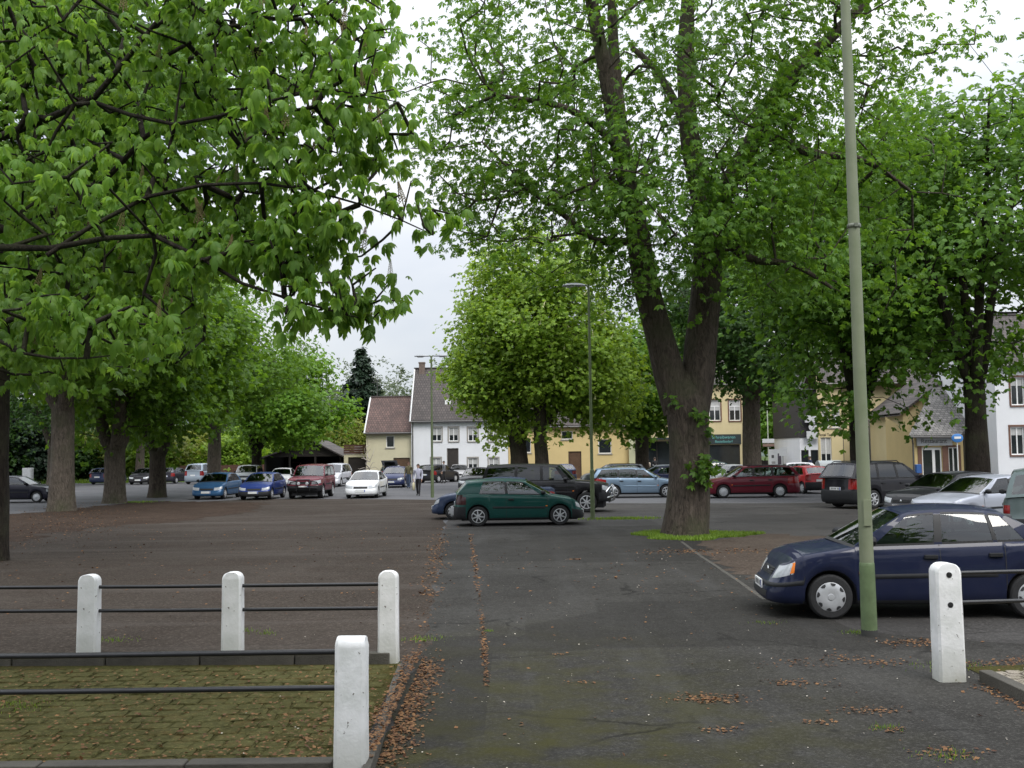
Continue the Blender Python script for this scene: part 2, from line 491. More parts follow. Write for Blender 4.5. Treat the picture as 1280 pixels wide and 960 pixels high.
sheet('soil_strip', wobble([(p.x, p.y) for p in soil], .35, .5, 4), 0.0125, m_soil)
# strip of trodden soil under the big tree, the flush edge stones of the drive
sheet('soil_patch', wobble([(3.9, 22.0), (4.6, 25.4), (6.6, 27.5), (8.2, 25.5), (8.0, 20.0), (6.5, 17.0), (4.6, 16.6), (3.8, 18.5)], .3, .28, 12), 0.0125,
      ground_mat('trodden_soil', (.050, .038, .030), (.075, .060, .048), (.04, .028, .02), speck=.5, patch_scale=.5, rough=.95, fine=16.0, bump=.7))
edging = empty('flush_kerb_edging', (0, 0, 0)); edging['kind'] = 'structure'
_pts = [Vector((4.02, 25.0, 0)), Vector((3.85, 21.5, 0)), Vector((3.74, 18.0, 0)), Vector((3.62, 15.2, 0))]
def along(pts, step):
    """points at even steps along a polyline with their directions"""
    out = []; carry = 0.0
    for a, b in zip(pts[:-1], pts[1:]):
        L = (b - a).length; d = (b - a) / L; t = carry
        while t < L:
            out.append((a + d * t, d)); t += step
        carry = t - L
    return out
_km = None
for p, d in along(_pts, .5):
    if _km is None:
        mb = MB(); mb.cbox((0, 0, 0), (.485, .07, .05), ch=.06); _km = mb.mesh('kerb_stone', m_darkkerb)
    o = link('kerb_stone', _km, edging, (p.x, p.y, -.009 + rng.uniform(-.003, .003)), math.atan2(d.y, d.x) + rng.uniform(-.01, .01))

# ------------------------------------------------------------------ paving left of the entrance: mossy pavers, kerb boards
paving_left = sheet('paving', [(-9.0, 6.6), (-1.12, 6.6), (-1.2, 11.05), (-9.0, 11.35)], 0.0078, m_moss)
def paver_mesh(w, d, h, seed):
    r = random.Random(seed); mb = MB(); mb.cbox((0, 0, 0), (w, d, h), ch=.09)
    mb.v = [(x + r.uniform(-.006, .006), y + r.uniform(-.006, .006), z + (r.uniform(-.004, .004) if z > 0 else 0)) for x, y, z in mb.v]
    return mb
def lay(parent, name, xs0, xs1, y0, y1, w, d, h, m, z, limit, jitter, inside, key, gap=.014):
    """courses of stones; those nearest the camera one by one, what is left joined as one part"""
    protos = [paver_mesh(w - gap, d - gap, h, 50 + i) for i in range(5)]
    meshes = [p.mesh(name, m) for p in protos]
    spots = []
    y, row = y0, 0
    while y < y1:
        x = xs0 + (row % 2) * w * .5 + rng.uniform(-.02, .02)
        while x < xs1:
            if inside(x, y): spots.append((x + rng.uniform(-jitter, jitter), y + rng.uniform(-jitter, jitter), z + rng.uniform(-.006, .006), rng.uniform(-.05, .05)))
            x += w
        y += d; row += 1
    spots.sort(key=key)
    for i, (x, y, zz, a) in enumerate(spots[:limit]):
        link(name, meshes[i % 5], parent, (x, y, zz), a)
    rest = MB()
    for i, (x, y, zz, a) in enumerate(spots[limit:]):
        M = Matrix.Translation((x, y, zz)) @ Matrix.Rotation(a, 4, 'Z'); p = protos[i % 5]; k = len(rest.v)
        rest.v += [tuple(M @ Vector(v)) for v in p.v]; rest.f += [tuple(q + k for q in f) for f in p.f]; rest.m += [0] * len(p.f)
    if rest.v:
        o = rest.build('far_' + name + 's', m, parent); o['kind'] = 'stuff'
lay(paving_left, 'paver', -7.0, -1.28, 7.36, 10.92, .24, .20, .05, m_paver, -.007, 300, .006,
    lambda x, y: x / y > -.56 and x < -1.22 - .02 * (y - 7), lambda s: s[1] - .05 * s[0], gap=.006)
kerb_left = empty('kerb', (0, 0, 0)); kerb_left['kind'] = 'structure'
for p, d in along([Vector((-1.0, 7.2, 0)), Vector((-1.16, 10.95, 0))], .94):
    mb = MB(); mb.cbox((0, 0, 0), (.92, .055, .16), ch=.12)
    mb.build('kerb_stone', m_kerb, kerb_left, loc=(p.x, p.y, .035 + rng.uniform(-.01, .01)), rz=math.atan2(d.y, d.x) + rng.uniform(-.015, .015))
# dark plinth edging under the two left fences
pl = empty('fence_plinth', (0, 0, 0)); pl['kind'] = 'structure'
for k in range(8):
    x = -1.30 - k * 1.0
    mb = MB(); mb.cbox((0, 0, 0), (.985, .14, .14), ch=.08)
    mb.build('plinth_stone', m_darkkerb, pl, loc=(x - .5, 11.03 - .040 * (x + 1.3), .05), rz=-.040)
pl2 = empty('fence_plinth', (0, 0, 0)); pl2['kind'] = 'structure'
for k in range(5):
    mb = MB(); mb.cbox((0, 0, 0), (.985, .14, .14), ch=.08)
    mb.build('plinth_stone', m_darkkerb, pl2, loc=(-1.75 - k, 7.25, .03))

# ------------------------------------------------------------------ paving right of the entrance: cobbles behind a kerb
paving_right = sheet('paving', [(4.42, 6.5), (8.5, 6.5), (8.5, 10.9), (4.42, 10.4)], 0.016, m_moss)
lay(paving_right, 'cobble', 4.50, 6.2, 7.0, 10.35, .15, .12, .07, m_stone, .012, 300, .012, lambda x, y: x / y < .60 and y < 10.0 + .25 * (x - 4.4), lambda s: -s[1])
kerb_right = empty('kerb', (0, 0, 0)); kerb_right['kind'] = 'structure'
for p, d in along([Vector((4.34, 9.78, 0)), Vector((4.36, 5.9, 0))], .98):
    mb = MB(); mb.cbox((0, 0, 0), (.965, .12, .16), ch=.1)
    c = p + d * .48
    mb.build('kerb_stone', m_kerb, kerb_right, loc=(c.x, c.y, .035), rz=math.atan2(d.y, d.x))
# ------------------------------------------------------------------ white posts with black rails
def white_post_mat():
    m = bpy.data.materials.new('chipped_white_paint'); m.use_nodes = True
    nt = m.node_tree; L = nt.links.new; b = nt.nodes['Principled BSDF']; b.inputs['Roughness'].default_value = .6
    tc = _n(nt, 'ShaderNodeTexCoord'); O = tc.outputs['Object']
    n1 = _n(nt, 'ShaderNodeTexNoise', ins={'Scale': 5.0, 'Detail': 6.0}); L(O, n1.inputs['Vector'])
    r1 = _n(nt, 'ShaderNodeValToRGB'); r1.color_ramp.elements[0].position = .3; r1.color_ramp.elements[1].position = .6
    r1.color_ramp.elements[0].color = (.62, .63, .61, 1); r1.color_ramp.elements[1].color = (.78, .78, .78, 1)
    L(n1.outputs['Fac'], r1.inputs['Fac'])
    # chips that show grey concrete
    n2 = _n(nt, 'ShaderNodeTexNoise', ins={'Scale': 26.0, 'Detail': 3.0, 'Roughness': .55}); L(O, n2.inputs['Vector'])
    f2 = _n(nt, 'ShaderNodeMapRange', ins={'From Min': .685, 'From Max': .71}); L(n2.outputs['Fac'], f2.inputs['Value'])
    m2 = _n(nt, 'ShaderNodeMix', data_type='RGBA'); L(f2.outputs[0], m2.inputs[0]); L(r1.outputs['Color'], m2.inputs['A']); m2.inputs['B'].default_value = (.16, .15, .13, 1)
    # green-grey splashes at the foot
    sp = _n(nt, 'ShaderNodeSeparateXYZ'); L(O, sp.inputs[0])
    f3 = _n(nt, 'ShaderNodeMapRange', ins={'From Min': .02, 'From Max': .34, 'To Min': 1.0, 'To Max': 0.0}); L(sp.outputs['Z'], f3.inputs['Value'])
    m3 = _n(nt, 'ShaderNodeMath', operation='MULTIPLY'); L(f3.outputs[0], m3.inputs[0]); L(n1.outputs['Fac'], m3.inputs[1])
    m4 = _n(nt, 'ShaderNodeMix', data_type='RGBA'); L(m3.outputs[0], m4.inputs[0]); L(m2.outputs['Result'], m4.inputs['A']); m4.inputs['B'].default_value = (.22, .22, .14, 1)
    L(m4.outputs['Result'], b.inputs['Base Color'])
    bp = _n(nt, 'ShaderNodeBump', ins={'Strength': .35, 'Distance': .01}); L(n2.outputs['Fac'], bp.inputs['Height']); L(bp.outputs[0], b.inputs['Normal'])
    return m
m_post = white_post_mat()
m_rail = mat('black_rail_paint', (.012, .012, .014), .35, .3, 20.0, .15, 80)
m_hole = mat('post_hole', (.012, .012, .012), .9)

def post_mesh(w, d, h, taper=.006, seed=0, holes=()):
    """square concrete post, chamfered edges, top rounded over across its width"""
    r = random.Random(seed); mb = MB()
    c = .022
    def ring(z, s):
        a, b = w / 2 - s, d / 2 - s * .6
        return [(a - c, -b, z), (a, -b + c, z), (a, b - c, z), (a - c, b, z), (-a + c, b, z), (-a, b - c, z), (-a, -b + c, z), (-a + c, -b, z)]
    hs = h - w * .36
    rows = [ring(-.12, 0), ring(.0, 0)] + [ring(hs * k / 5, taper * k / 5) for k in range(1, 6)]
    for k in range(1, 7):                                   # the rounded head
        t = k / 6 * math.pi / 2
        q = ring(hs + math.sin(t) * w * .36, taper)
        rows.append([(p[0] * max(math.cos(t) ** .6, .12), p[1] * (1 - .10 * math.sin(t)), p[2]) for p in q])
    rows = [[(p[0] + r.uniform(-.0018, .0018), p[1] + r.uniform(-.0018, .0018), p[2]) for p in q] for q in rows]
    mb.grid(rows, close=True); mb.poly(rows[-1]); mb.poly(rows[0][::-1])
    return mb
def fence(name, label, posts, rails, turn=0.0, w=.215, d=.17, h=.95, zs=(.815, .565), holes=False):
    root = empty(name, posts[0]); tag(root, label, 'fence')
    o0 = Vector(posts[0])
    for i, p in enumerate(posts):
        q = Vector(p) - o0
        po = post_mesh(w, d, h * rng.uniform(.99, 1.01), seed=i + len(label)).build('post', m_post, root, smooth=35, loc=q, rz=turn + rng.uniform(-.03, .03))
        po.rotation_euler.x = rng.uniform(-.006, .006); po.rotation_euler.y = rng.uniform(-.004, .006)
        if holes:
            for z in zs:
                mb = MB(); mb.lathe([(0.0, -d / 2 - .003), (.020, -d / 2 - .003), (.026, -d / 2 - .001), (.026, -d / 2 + .02)], (.0, 0, z), 'Y', 14)
                mb.build('bolt_hole', m_hole, po, smooth=30)
    for a, b in rails:
        for z in zs:
            mb = MB(); A, B = Vector(a) - o0, Vector(b) - o0
            mid = A.lerp(B, .5)
            mb.tube([A + Vector((0, 0, z)), mid + Vector((0, 0, z - .006)), B + Vector((0, 0, z))], .019, 10)
            mb.build('rail', m_rail, root, smooth=40)
    return root
pA = [(-1.33, 11.06, 0), (-2.98, 11.12, 0), (-4.52, 11.17, 0), (-6.1, 11.23, 0)]
fence('post_and_rail_fence', 'white post fence with black rails between mossy paving and the gravel lot', pA, [((-1.29, 11.06, 0), (-6.2, 11.24, 0))])
pB = [(-1.115, 7.16, 0), (-5.2, 7.2, 0)]
fence('post_and_rail_fence', 'white post fence with black rails, its end post beside the kerb at the drive mouth', pB, [((-1.07, 7.16, 0), (-5.3, 7.2, 0))], turn=math.pi / 2, w=.19, d=.215, zs=(.84, .60))
pC = [(4.04, 9.86, 0), (6.0, 10.15, 0)]
fence('post_and_rail_fence', 'white post fence in front of the dark blue saloon, end post with two bolt holes', pC, [((4.13, 9.90, 0), (6.2, 10.2, 0))], w=.25, d=.21, h=1.09, zs=(.99, .715), holes=True)

# ------------------------------------------------------------------ street lamps
m_pole = mat('grey_green_pole_paint', (.15, .18, .10), .55, .18, 2.5, .15, 60, color2=(.21, .23, .155))
m_pole_low = mat('green_pole_sleeve', (.105, .15, .07), .5, .25, 6.0, .15, 60)
m_poleb = mat('dark_pole_foot', (.03, .03, .028), .8)
m_lampgrey = mat('lamp_head_grey', (.36, .38, .40), .45, .08)
m_lens = mat('lamp_lens', (.62, .63, .62), .25, .05)
m_band = mat('steel_band', (.20, .21, .17), .35, .1, metal=.8)
m_pole_far = mat('weathered_pole_paint', (.10, .13, .06), .6, .2, 2.5)
def lamp_head(parent, base, dirx, L=.75):
    """flat oblong lantern on a short arm"""
    mb = MB(); s = 1 if dirx > 0 else -1; bx, by, bz = base
    prof = [(0, .05, .03), (.12, .10, .05), (.4, .15, .07), (.8, .15, .06), (1.0, .08, .02)]
    rows = []
    for t, w, h in prof:
        x = bx + s * (.12 + t * L)
        rows.append([(x, by - w, bz), (x, by - w * .8, bz + h), (x, by + w * .8, bz + h), (x, by + w, bz), (x, by + w * .7, bz - .03), (x, by - w * .7, bz - .03)])
    mb.grid(rows, close=True); mb.poly(rows[0]); mb.poly(rows[-1])
    hd = mb.build('lamp_head', m_lampgrey, parent, smooth=40)
    mb = MB(); mb.cbox((bx + s * (.12 + .6 * L), by, bz - .045), (.42 * L, .17, .05)); mb.build('lens', m_lens, hd, smooth=40)
    mb = MB(); mb.tube([(bx, by, bz - .12), (bx + s * .05, by, bz + .0), (bx + s * .2, by, bz + .015)], .035, 8); mb.build('arm', m_pole_far, parent, smooth=40)
def pole(name, label, base, h, r0, r1, heads, m, near=False, tilt=(0, 0)):
    root = empty(name, base); tag(root, label, 'street lamp')
    root.rotation_euler = (tilt[0], tilt[1], 0)
    mb = MB()
    if near:
        mb.tube([(0, 0, .82 + .02), (0, 0, 3.0), (0, 0, 5.5), (0, 0, h)], [r0 * .93, r0 * .84, r0 * .74, r1], 24)
        mb.build('pole', m, root, smooth=50)
        mb = MB(); mb.lathe([(r0 * 1.06, .07), (r0 * 1.03, .5), (r0 * 1.0, .80), (r0 * .985, .835), (r0 * .9, .85)], n=24); mb.build('sleeve', m_pole_low, root, smooth=40)
        mb = MB(); mb.lathe([(r0 * 1.12, -.05), (r0 * 1.10, .05), (r0 * 1.04, .085), (r0 * .9, .09)], n=20); mb.build('foot', m_poleb, root, smooth=40)
        mb = MB(); mb.lathe([(r0 * .9, 4.79), (r0 * .93, 4.795), (r0 * .93, 4.83), (r0 * .9, 4.835)], n=20); mb.box((-.02, -.09, 4.79), (.02, -.06, 4.835)); mb.build('band', m_band, root, smooth=40)
        mb = MB(); mb.cbox((-.0, -r0 * .96, 1.42), (.09, .02, .3)); mb.build('hatch', m, root, smooth=40)
    else:
        mb.tube([(0, 0, 0), (0, 0, 1.6), (0, 0, 1.62), (0, 0, h)], [r0, r0 * .95, r0 * .7, r1], 12)
        mb.build('pole', m, root, smooth=40)
    for dx in heads: lamp_head(root, (0, 0, h), dx)
    return root
pole('street_lamp', 'tall grey-green lamp pole standing beside the dark blue saloon', G(1090, 797) + Vector((0, .08, .008)), 9.2, .086, .05, (-1,), m_pole, True, (0, rad(-.15)))
_p = G(741, 649)
pole('street_lamp', 'slim green lamp post with one grey head, behind the green hatchback', (_p.x, _p.y, .006), 7.75, .075, .04, (-1,), m_pole_far)
_p = G(540.5, 622)
pole('street_lamp', 'slim lamp post with two grey heads in front of the white house', (_p.x, _p.y, .006), 7.3, .085, .045, (-1, 1), m_pole_far)
# ------------------------------------------------------------------ trees
from mathutils import noise as mnoise
def np_mesh(name, V, Q, m):
    """mesh from numpy verts (n,3) and faces (k,4) or (k,3)"""
    me = bpy.data.meshes.new(name)
    n, k, c = len(V), len(Q), Q.shape[1]
    me.vertices.add(n); me.vertices.foreach_set('co', np.ascontiguousarray(V, dtype=np.float32).ravel())
    me.loops.add(k * c); me.loops.foreach_set('vertex_index', np.ascontiguousarray(Q, dtype=np.int32).ravel())
    me.polygons.add(k); me.polygons.foreach_set('loop_start', np.arange(0, k * c, c, dtype=np.int32))
    me.materials.append(m)
    me.update(calc_edges=True)
    return me
def leaf_proto(k, fan, droop, width, fine=False, seed=0):
    """a leaf of k leaflets fanned out from the stalk end; returns verts and quads, about one unit long"""
    r = random.Random(seed); V, Q = [], []
    for i in range(k):
        a = 0 if k == 1 else -fan + 2 * fan * i / (k - 1)
        a += r.uniform(-.08, .08)
        l = (1.0 - .35 * abs(a) / max(fan, .01)) * r.uniform(.9, 1.05); w = width * l
        dr = droop * r.uniform(.7, 1.3)
        ca, sa = math.sin(a), math.cos(a)
        def P(t, s):                       # t along the leaflet, s across
            z = -dr * t * t * l - .10 * abs(s) * w * 2
            hx = t * l * (1 - .28 * dr * t)
            return (hx * ca + s * w * sa, hx * sa - s * w * ca, z)
        b = len(V)
        if fine:
            V += [P(0, 0), P(.34, -.30), P(.34, 0), P(.34, .30), P(.68, -.5), P(.72, 0), P(.68, .5), P(1, 0)]
            Q += [(b, b + 2, b + 1, b + 1), (b, b + 3, b + 2, b + 2), (b + 1, b + 2, b + 5, b + 4), (b + 2, b + 3, b + 6, b + 5), (b + 4, b + 5, b + 7, b + 7), (b + 5, b + 6, b + 7, b + 7)]
        else:
            V += [P(0, 0), P(.62, -.5), P(1, 0), P(.62, .5)]
            Q += [(b, b + 3, b + 2, b + 1)]
    return np.array(V), Q
def tri(Q):
    out = []
    for q in Q:
        if q[2] == q[3]: out.append(q[:3])
        else: out += [(q[0], q[1], q[2]), (q[0], q[2], q[3])]
    return np.array(out)
PROTO = {'chestnut': [leaf_proto(6, 1.9, .55, .40, seed=i) for i in range(4)],
         'broad': [leaf_proto(4, 1.5, .35, .62, seed=9 + i) for i in range(4)],
         'small': [leaf_proto(3, 1.3, .25, .55, seed=19 + i) for i in range(4)]}
FINE = [leaf_proto(7 if i % 3 else 5, 1.75, .62 + .14 * i, .46, True, seed=40 + i) for i in range(6)]

def frames(D, N):
    """rotation matrices with columns right, forward D, up N"""
    D = D / np.linalg.norm(D, axis=1, keepdims=True)
    N = N - D * np.sum(N * D, axis=1, keepdims=True)
    N = N / np.maximum(np.linalg.norm(N, axis=1, keepdims=True), 1e-6)
    X = np.cross(D, N)
    return np.stack([X, D, N], axis=2)
def scatter(protos, P, Rm, S, fine=False):
    Vs, Qs, off = [], [], 0
    for i, (pv, pq) in enumerate(protos):
        sel = np.arange(i, len(P), len(protos))
        if len(sel) == 0: continue
        v = np.einsum('nij,kj->nki', Rm[sel], pv) * S[sel][:, None, None] + P[sel][:, None, :]
        q = tri(pq) if fine else np.array(pq)
        qq = q[None] + (np.arange(len(sel)) * len(pv))[:, None, None] + off
        Vs.append(v.reshape(-1, 3)); Qs.append(qq.reshape(-1, q.shape[1])); off += len(sel) * len(pv)
    return np.concatenate(Vs), np.concatenate(Qs)

def ring_chain(mb, pts, radii, n=18, lump=.1, seed=0, flare=False):
    """a trunk or heavy limb as one skin of uneven rings"""
    pts = [Vector(p) for p in pts]; rows = []; ref = Vector((1, 0, .01))
    # resample
    P, Rr = [], []
    for i in range(len(pts) - 1):
        k = max(2, int((pts[i + 1] - pts[i]).length / .35))
        for j in range(k):
            t = j / k
            p0, p1, p2, p3 = pts[max(i - 1, 0)], pts[i], pts[i + 1], pts[min(i + 2, len(pts) - 1)]
            q = 0.5 * ((2 * p1) + (p2 - p0) * t + (2 * p0 - 5 * p1 + 4 * p2 - p3) * t * t + (3 * p1 - p0 - 3 * p2 + p3) * t ** 3)
            P.append(q); Rr.append(radii[i] * (1 - t) + radii[i + 1] * t)
    P.append(pts[-1]); Rr.append(radii[-1])
    for i, p in enumerate(P):
        d = (P[min(i + 1, len(P) - 1)] - P[max(i - 1, 0)]).normalized()
        a = (ref - d * ref.dot(d)).normalized(); ref = a; b = d.cross(a)
        row = []
        for k in range(n):
            t = 2 * math.pi * k / n
            w = 1 + lump * 1.6 * mnoise.noise(Vector((math.cos(t) * 1.7, math.sin(t) * 1.7, p.z * .45 + seed * 7.3))) \
                + lump * .8 * mnoise.noise(Vector((math.cos(t) * 5, math.sin(t) * 5, p.z * .7 + seed)))
            if flare and p.z - P[0].z < .9:
                e = (1 - (p.z - P[0].z) / .9) ** 2
                w += e * (.04 + .12 * max(0, math.cos(t * 5 + seed)))
            row.append(p + (a * math.cos(t) + b * math.sin(t)) * Rr[i] * w)
        rows.append(row)
    mb.grid(rows, close=True)
    return list(zip(P, Rr))

def grow(base_nodes, clumps, rs, k=.28):
    """joins every clump to the nearest limb or twig; returns nodes, parents, radii"""
    pos = np.zeros((len(base_nodes) + len(clumps) * 7 + 10, 3)); par = np.full(len(pos), -1); plen = np.zeros(len(pos))
    n = 0
    for p, _ in base_nodes:
        pos[n] = p; n += 1
    nb = n
    tips = []
    cen = np.mean(pos[:n], axis=0)
    d0 = np.array([np.min(np.linalg.norm(pos[:nb] - c, axis=1)) for c in clumps])
    for ci in np.argsort(d0):
        c = clumps[ci]
        v = c - pos[:n]
        d = np.linalg.norm(v, axis=1)
        cost = d + k * plen[:n] + np.where(v[:, 2] < -.2, .5 * np.abs(v[:, 2]), 0)
        j = int(np.argmin(cost)); L = d[j]
        m = int(min(6, max(1, round(L / .75))))
        a = pos[j].copy(); side = rs.normal(0, .10 * L, 3); side[2] += .12 * L
        prev = j
        for i in range(1, m + 1):
            t = i / m
            pos[n] = a + (c - a) * t + side * math.sin(math.pi * t) + (rs.normal(0, .03, 3) if i < m else 0)
            par[n] = prev; plen[n] = plen[prev] + L / m; prev = n; n += 1
        tips.append(n - 1)
    w = np.zeros(n)
    w[tips] += 1
    for i in range(n - 1, nb - 1, -1):
        w[par[i]] += w[i]
    return pos[:n], par[:n], w, nb
def twig_mesh(name, pos, par, w, nb, m, r0=.010, cap=.16, sides=5, ex=.45, off=None):
    idx = np.arange(nb, len(pos))
    A, B = pos[par[idx]], pos[idx]
    rb = np.minimum(r0 * np.maximum(w[idx], 1) ** ex, cap)
    ra = np.where(par[idx] >= nb, np.minimum(r0 * np.maximum(w[par[idx]], 1) ** ex, cap), rb * 1.15)
    ra = np.minimum(ra, rb * 1.6)
    d = B - A; d /= np.maximum(np.linalg.norm(d, axis=1, keepdims=True), 1e-6)
    ref = np.where(np.abs(d[:, 2:3]) < .9, np.array([[0, 0, 1.0]]), np.array([[1.0, 0, 0]]))
    X = np.cross(d, ref); X /= np.linalg.norm(X, axis=1, keepdims=True); Y = np.cross(d, X)
    t = np.arange(sides) * 2 * math.pi / sides
    c = X[:, None, :] * np.cos(t)[None, :, None] + Y[:, None, :] * np.sin(t)[None, :, None]
    V = np.stack([A[:, None, :] + c * ra[:, None, None], B[:, None, :] + c * rb[:, None, None]], axis=1)   # (n,2,s,3)
    k = np.arange(sides); kk = (k + 1) % sides
    q = np.stack([k, kk, kk + sides, k + sides], axis=1)
    Q = q[None] + (np.arange(len(idx)) * 2 * sides)[:, None, None]
    V = V.reshape(-1, 3)
    if off is not None: V = V - off
    me = np_mesh(name, V, Q.reshape(-1, 4), m)
    me.polygons.foreach_set('use_smooth', [True] * len(me.polygons))
    return me
def sample_clumps(ells, n, rs, gap=.0, gscale=.45, seed=0, zmin=2.2, shell=.45):
    out = []; wsum = sum(e[2] for e in ells)
    for c, r, wt in ells:
        need = int(n * wt / wsum); got = 0; tries = 0
        while got < need and tries < need * 12:
            tries += 1
            v = rs.normal(0, 1, 3); v /= np.linalg.norm(v)
            u = (shell ** 3 + (1 - shell ** 3) * rs.random()) ** (1 / 3)
            # uneven outline
            bump = 1 + .38 * mnoise.noise(Vector(v * 2.1) + Vector((seed * 3.1, 0, 0))) + .16 * mnoise.noise(Vector(v * 5.3) + Vector((0, seed, 0)))
            p = np.array(c) + v * np.array(r) * u * bump
            if p[2] < zmin: continue
            if gap and mnoise.noise(Vector(p * gscale) + Vector((seed * 5.7, seed, 0))) < gap - .5 * (1 - u): continue
            out.append(p); got += 1
    return np.array(out)
def leaf_cloud(clumps, per, sig, size, axis, rs, up=.7, out=.6, droop=.0, flat=.65):
    P = np.repeat(clumps, per, axis=0) + rs.normal(0, 1, (len(clumps) * per, 3)) * np.array([sig, sig, sig * flat])
    o = P - axis; o[:, 2] *= .35
    o /= np.maximum(np.linalg.norm(o, axis=1, keepdims=True), 1e-6)
    N = out * o + np.array([0, 0, up]) + rs.normal(0, .45, P.shape)
    D = o * .6 + rs.normal(0, .7, P.shape); D[:, 2] = D[:, 2] * .5 - droop
    S = size * rs.uniform(.65, 1.2, len(P))
    return P, frames(D, N), S

M_BARK = bark_mat('chestnut_bark', (.030, .024, .019), (.105, .085, .066))
M_BARK_D = bark_mat('dark_bark', (.014, .011, .009), (.052, .042, .033))
M_BARK_L = bark_mat('grey_bark', (.05, .042, .034), (.17, .14, .112))
LEAF = {'mid': leaf_mat('chestnut_leaf', (.066, .16, .018), (.13, .25, .03), .5),
        'front': leaf_mat('near_chestnut_leaf', (.11, .235, .034), (.20, .345, .05), .55),
        'light': leaf_mat('young_leaf', (.13, .24, .024), (.25, .37, .045), .5),
        'bright': leaf_mat('bright_leaf', (.09, .21, .018), (.16, .29, .03)),
        'lime': leaf_mat('lime_leaf', (.075, .170, .016), (.135, .25, .026), .5),
        'dark': leaf_mat('dark_leaf', (.030, .085, .016), (.062, .13, .022)),
        'fir': leaf_mat('fir_needles', (.014, .032, .018), (.030, .055, .028), .15),
        'yellow': leaf_mat('yellowish_leaf', (.16, .21, .035), (.26, .29, .06)),
        'far': leaf_mat('far_wood_leaf', (.06, .095, .045), (.12, .15, .07))}  # the far wood's haze is put into its greyed green

def tree(name, label, base, chains, ells, nclump, per, sig, size, leaf, seed, bark=M_BARK, proto='chestnut', gap=-.15, gscale=.35,
         group=None, r0=.012, shell=.45, zmin=2.4, up=.7, droop=.15, flare=True, lump=.1, sides=18, twigs=True, flat=.65, extra=None):
    """chains: [[(point, radius), ...], ...], the first one the trunk; ells: crown volumes"""
    rs = np.random.default_rng(seed)
    base = Vector(base); root = empty(name, base); tag(root, label, 'tree', group)
    mb = MB(); nodes = []
    for i, ch in enumerate(chains):
        pr = ring_chain(mb, [Vector(p) - base for p, _ in ch], [r for _, r in ch], sides if i == 0 else max(8, sides - 4), lump, seed + i, flare and i == 0)
        nodes += [(p + base, r) for p, r in pr]
    mb.build('trunk', bark, root, smooth=70)
    cl = sample_clumps(ells, nclump, rs, gap, gscale, seed, zmin, shell)
    zz = max(c[0][2] for c in ells) - max(c[1][2] for c in ells) * .5
    nd = [(np.array(p), r) for p, r in nodes if p.z > min(2.2, zz)]
    pos, par, w, nb = grow(nd, cl, rs)
    b = np.array(base)
    if twigs:
        link('branches', twig_mesh('branches', pos, par, w, nb, bark, r0, .2, 5, off=b), root)['kind'] = 'stuff'
    ax = np.array([np.mean([e[0][0] for e in ells]), np.mean([e[0][1] for e in ells]), np.mean([e[0][2] for e in ells])])
    # tips plus spots along the outer twigs
    P, Rm, S = leaf_cloud(cl, per, sig, size, ax, rs, up, .6, droop, flat)
    V, Q = scatter(PROTO[proto], P - b, Rm, S)
    link('crown', np_mesh('crown', V, Q, LEAF[leaf]), root)['kind'] = 'stuff'
    if extra: extra(root, cl, rs, b)
    return root, nodes
def simple_chains(base, h, r, fork, nl, spread, rs, lean=(0, 0), top=None):
    """trunk to the fork and nl limbs that rise and spread"""
    b = Vector(base); f = b + Vector((lean[0], lean[1], fork))
    ch = [[(b, r * 1.12), (b.lerp(f, .3), r), (f, r * .9)]]
    a0 = rs.random() * 6.28
    for i in range(nl):
        a = a0 + i * 2 * math.pi / nl + rs.uniform(-.4, .4)
        s = spread * rs.uniform(.7, 1.1); t = h * rs.uniform(.75, .95)
        dx, dy = math.cos(a), math.sin(a)
        q = r * (.62 if nl < 4 else .5)
        st = f - Vector((0, 0, r * .9))
        ch.append([(st, q), (f + Vector((dx * r * .9, dy * r * .9, r * .6)), q), (f + Vector((dx * s * .30, dy * s * .30, (t - fork) * .33)), q * .75),
                   (f + Vector((dx * s * .6, dy * s * .6, (t - fork) * .66)), q * .45), (f + Vector((dx * s * .8, dy * s * .8, t - fork)), q * .15)])
    return ch

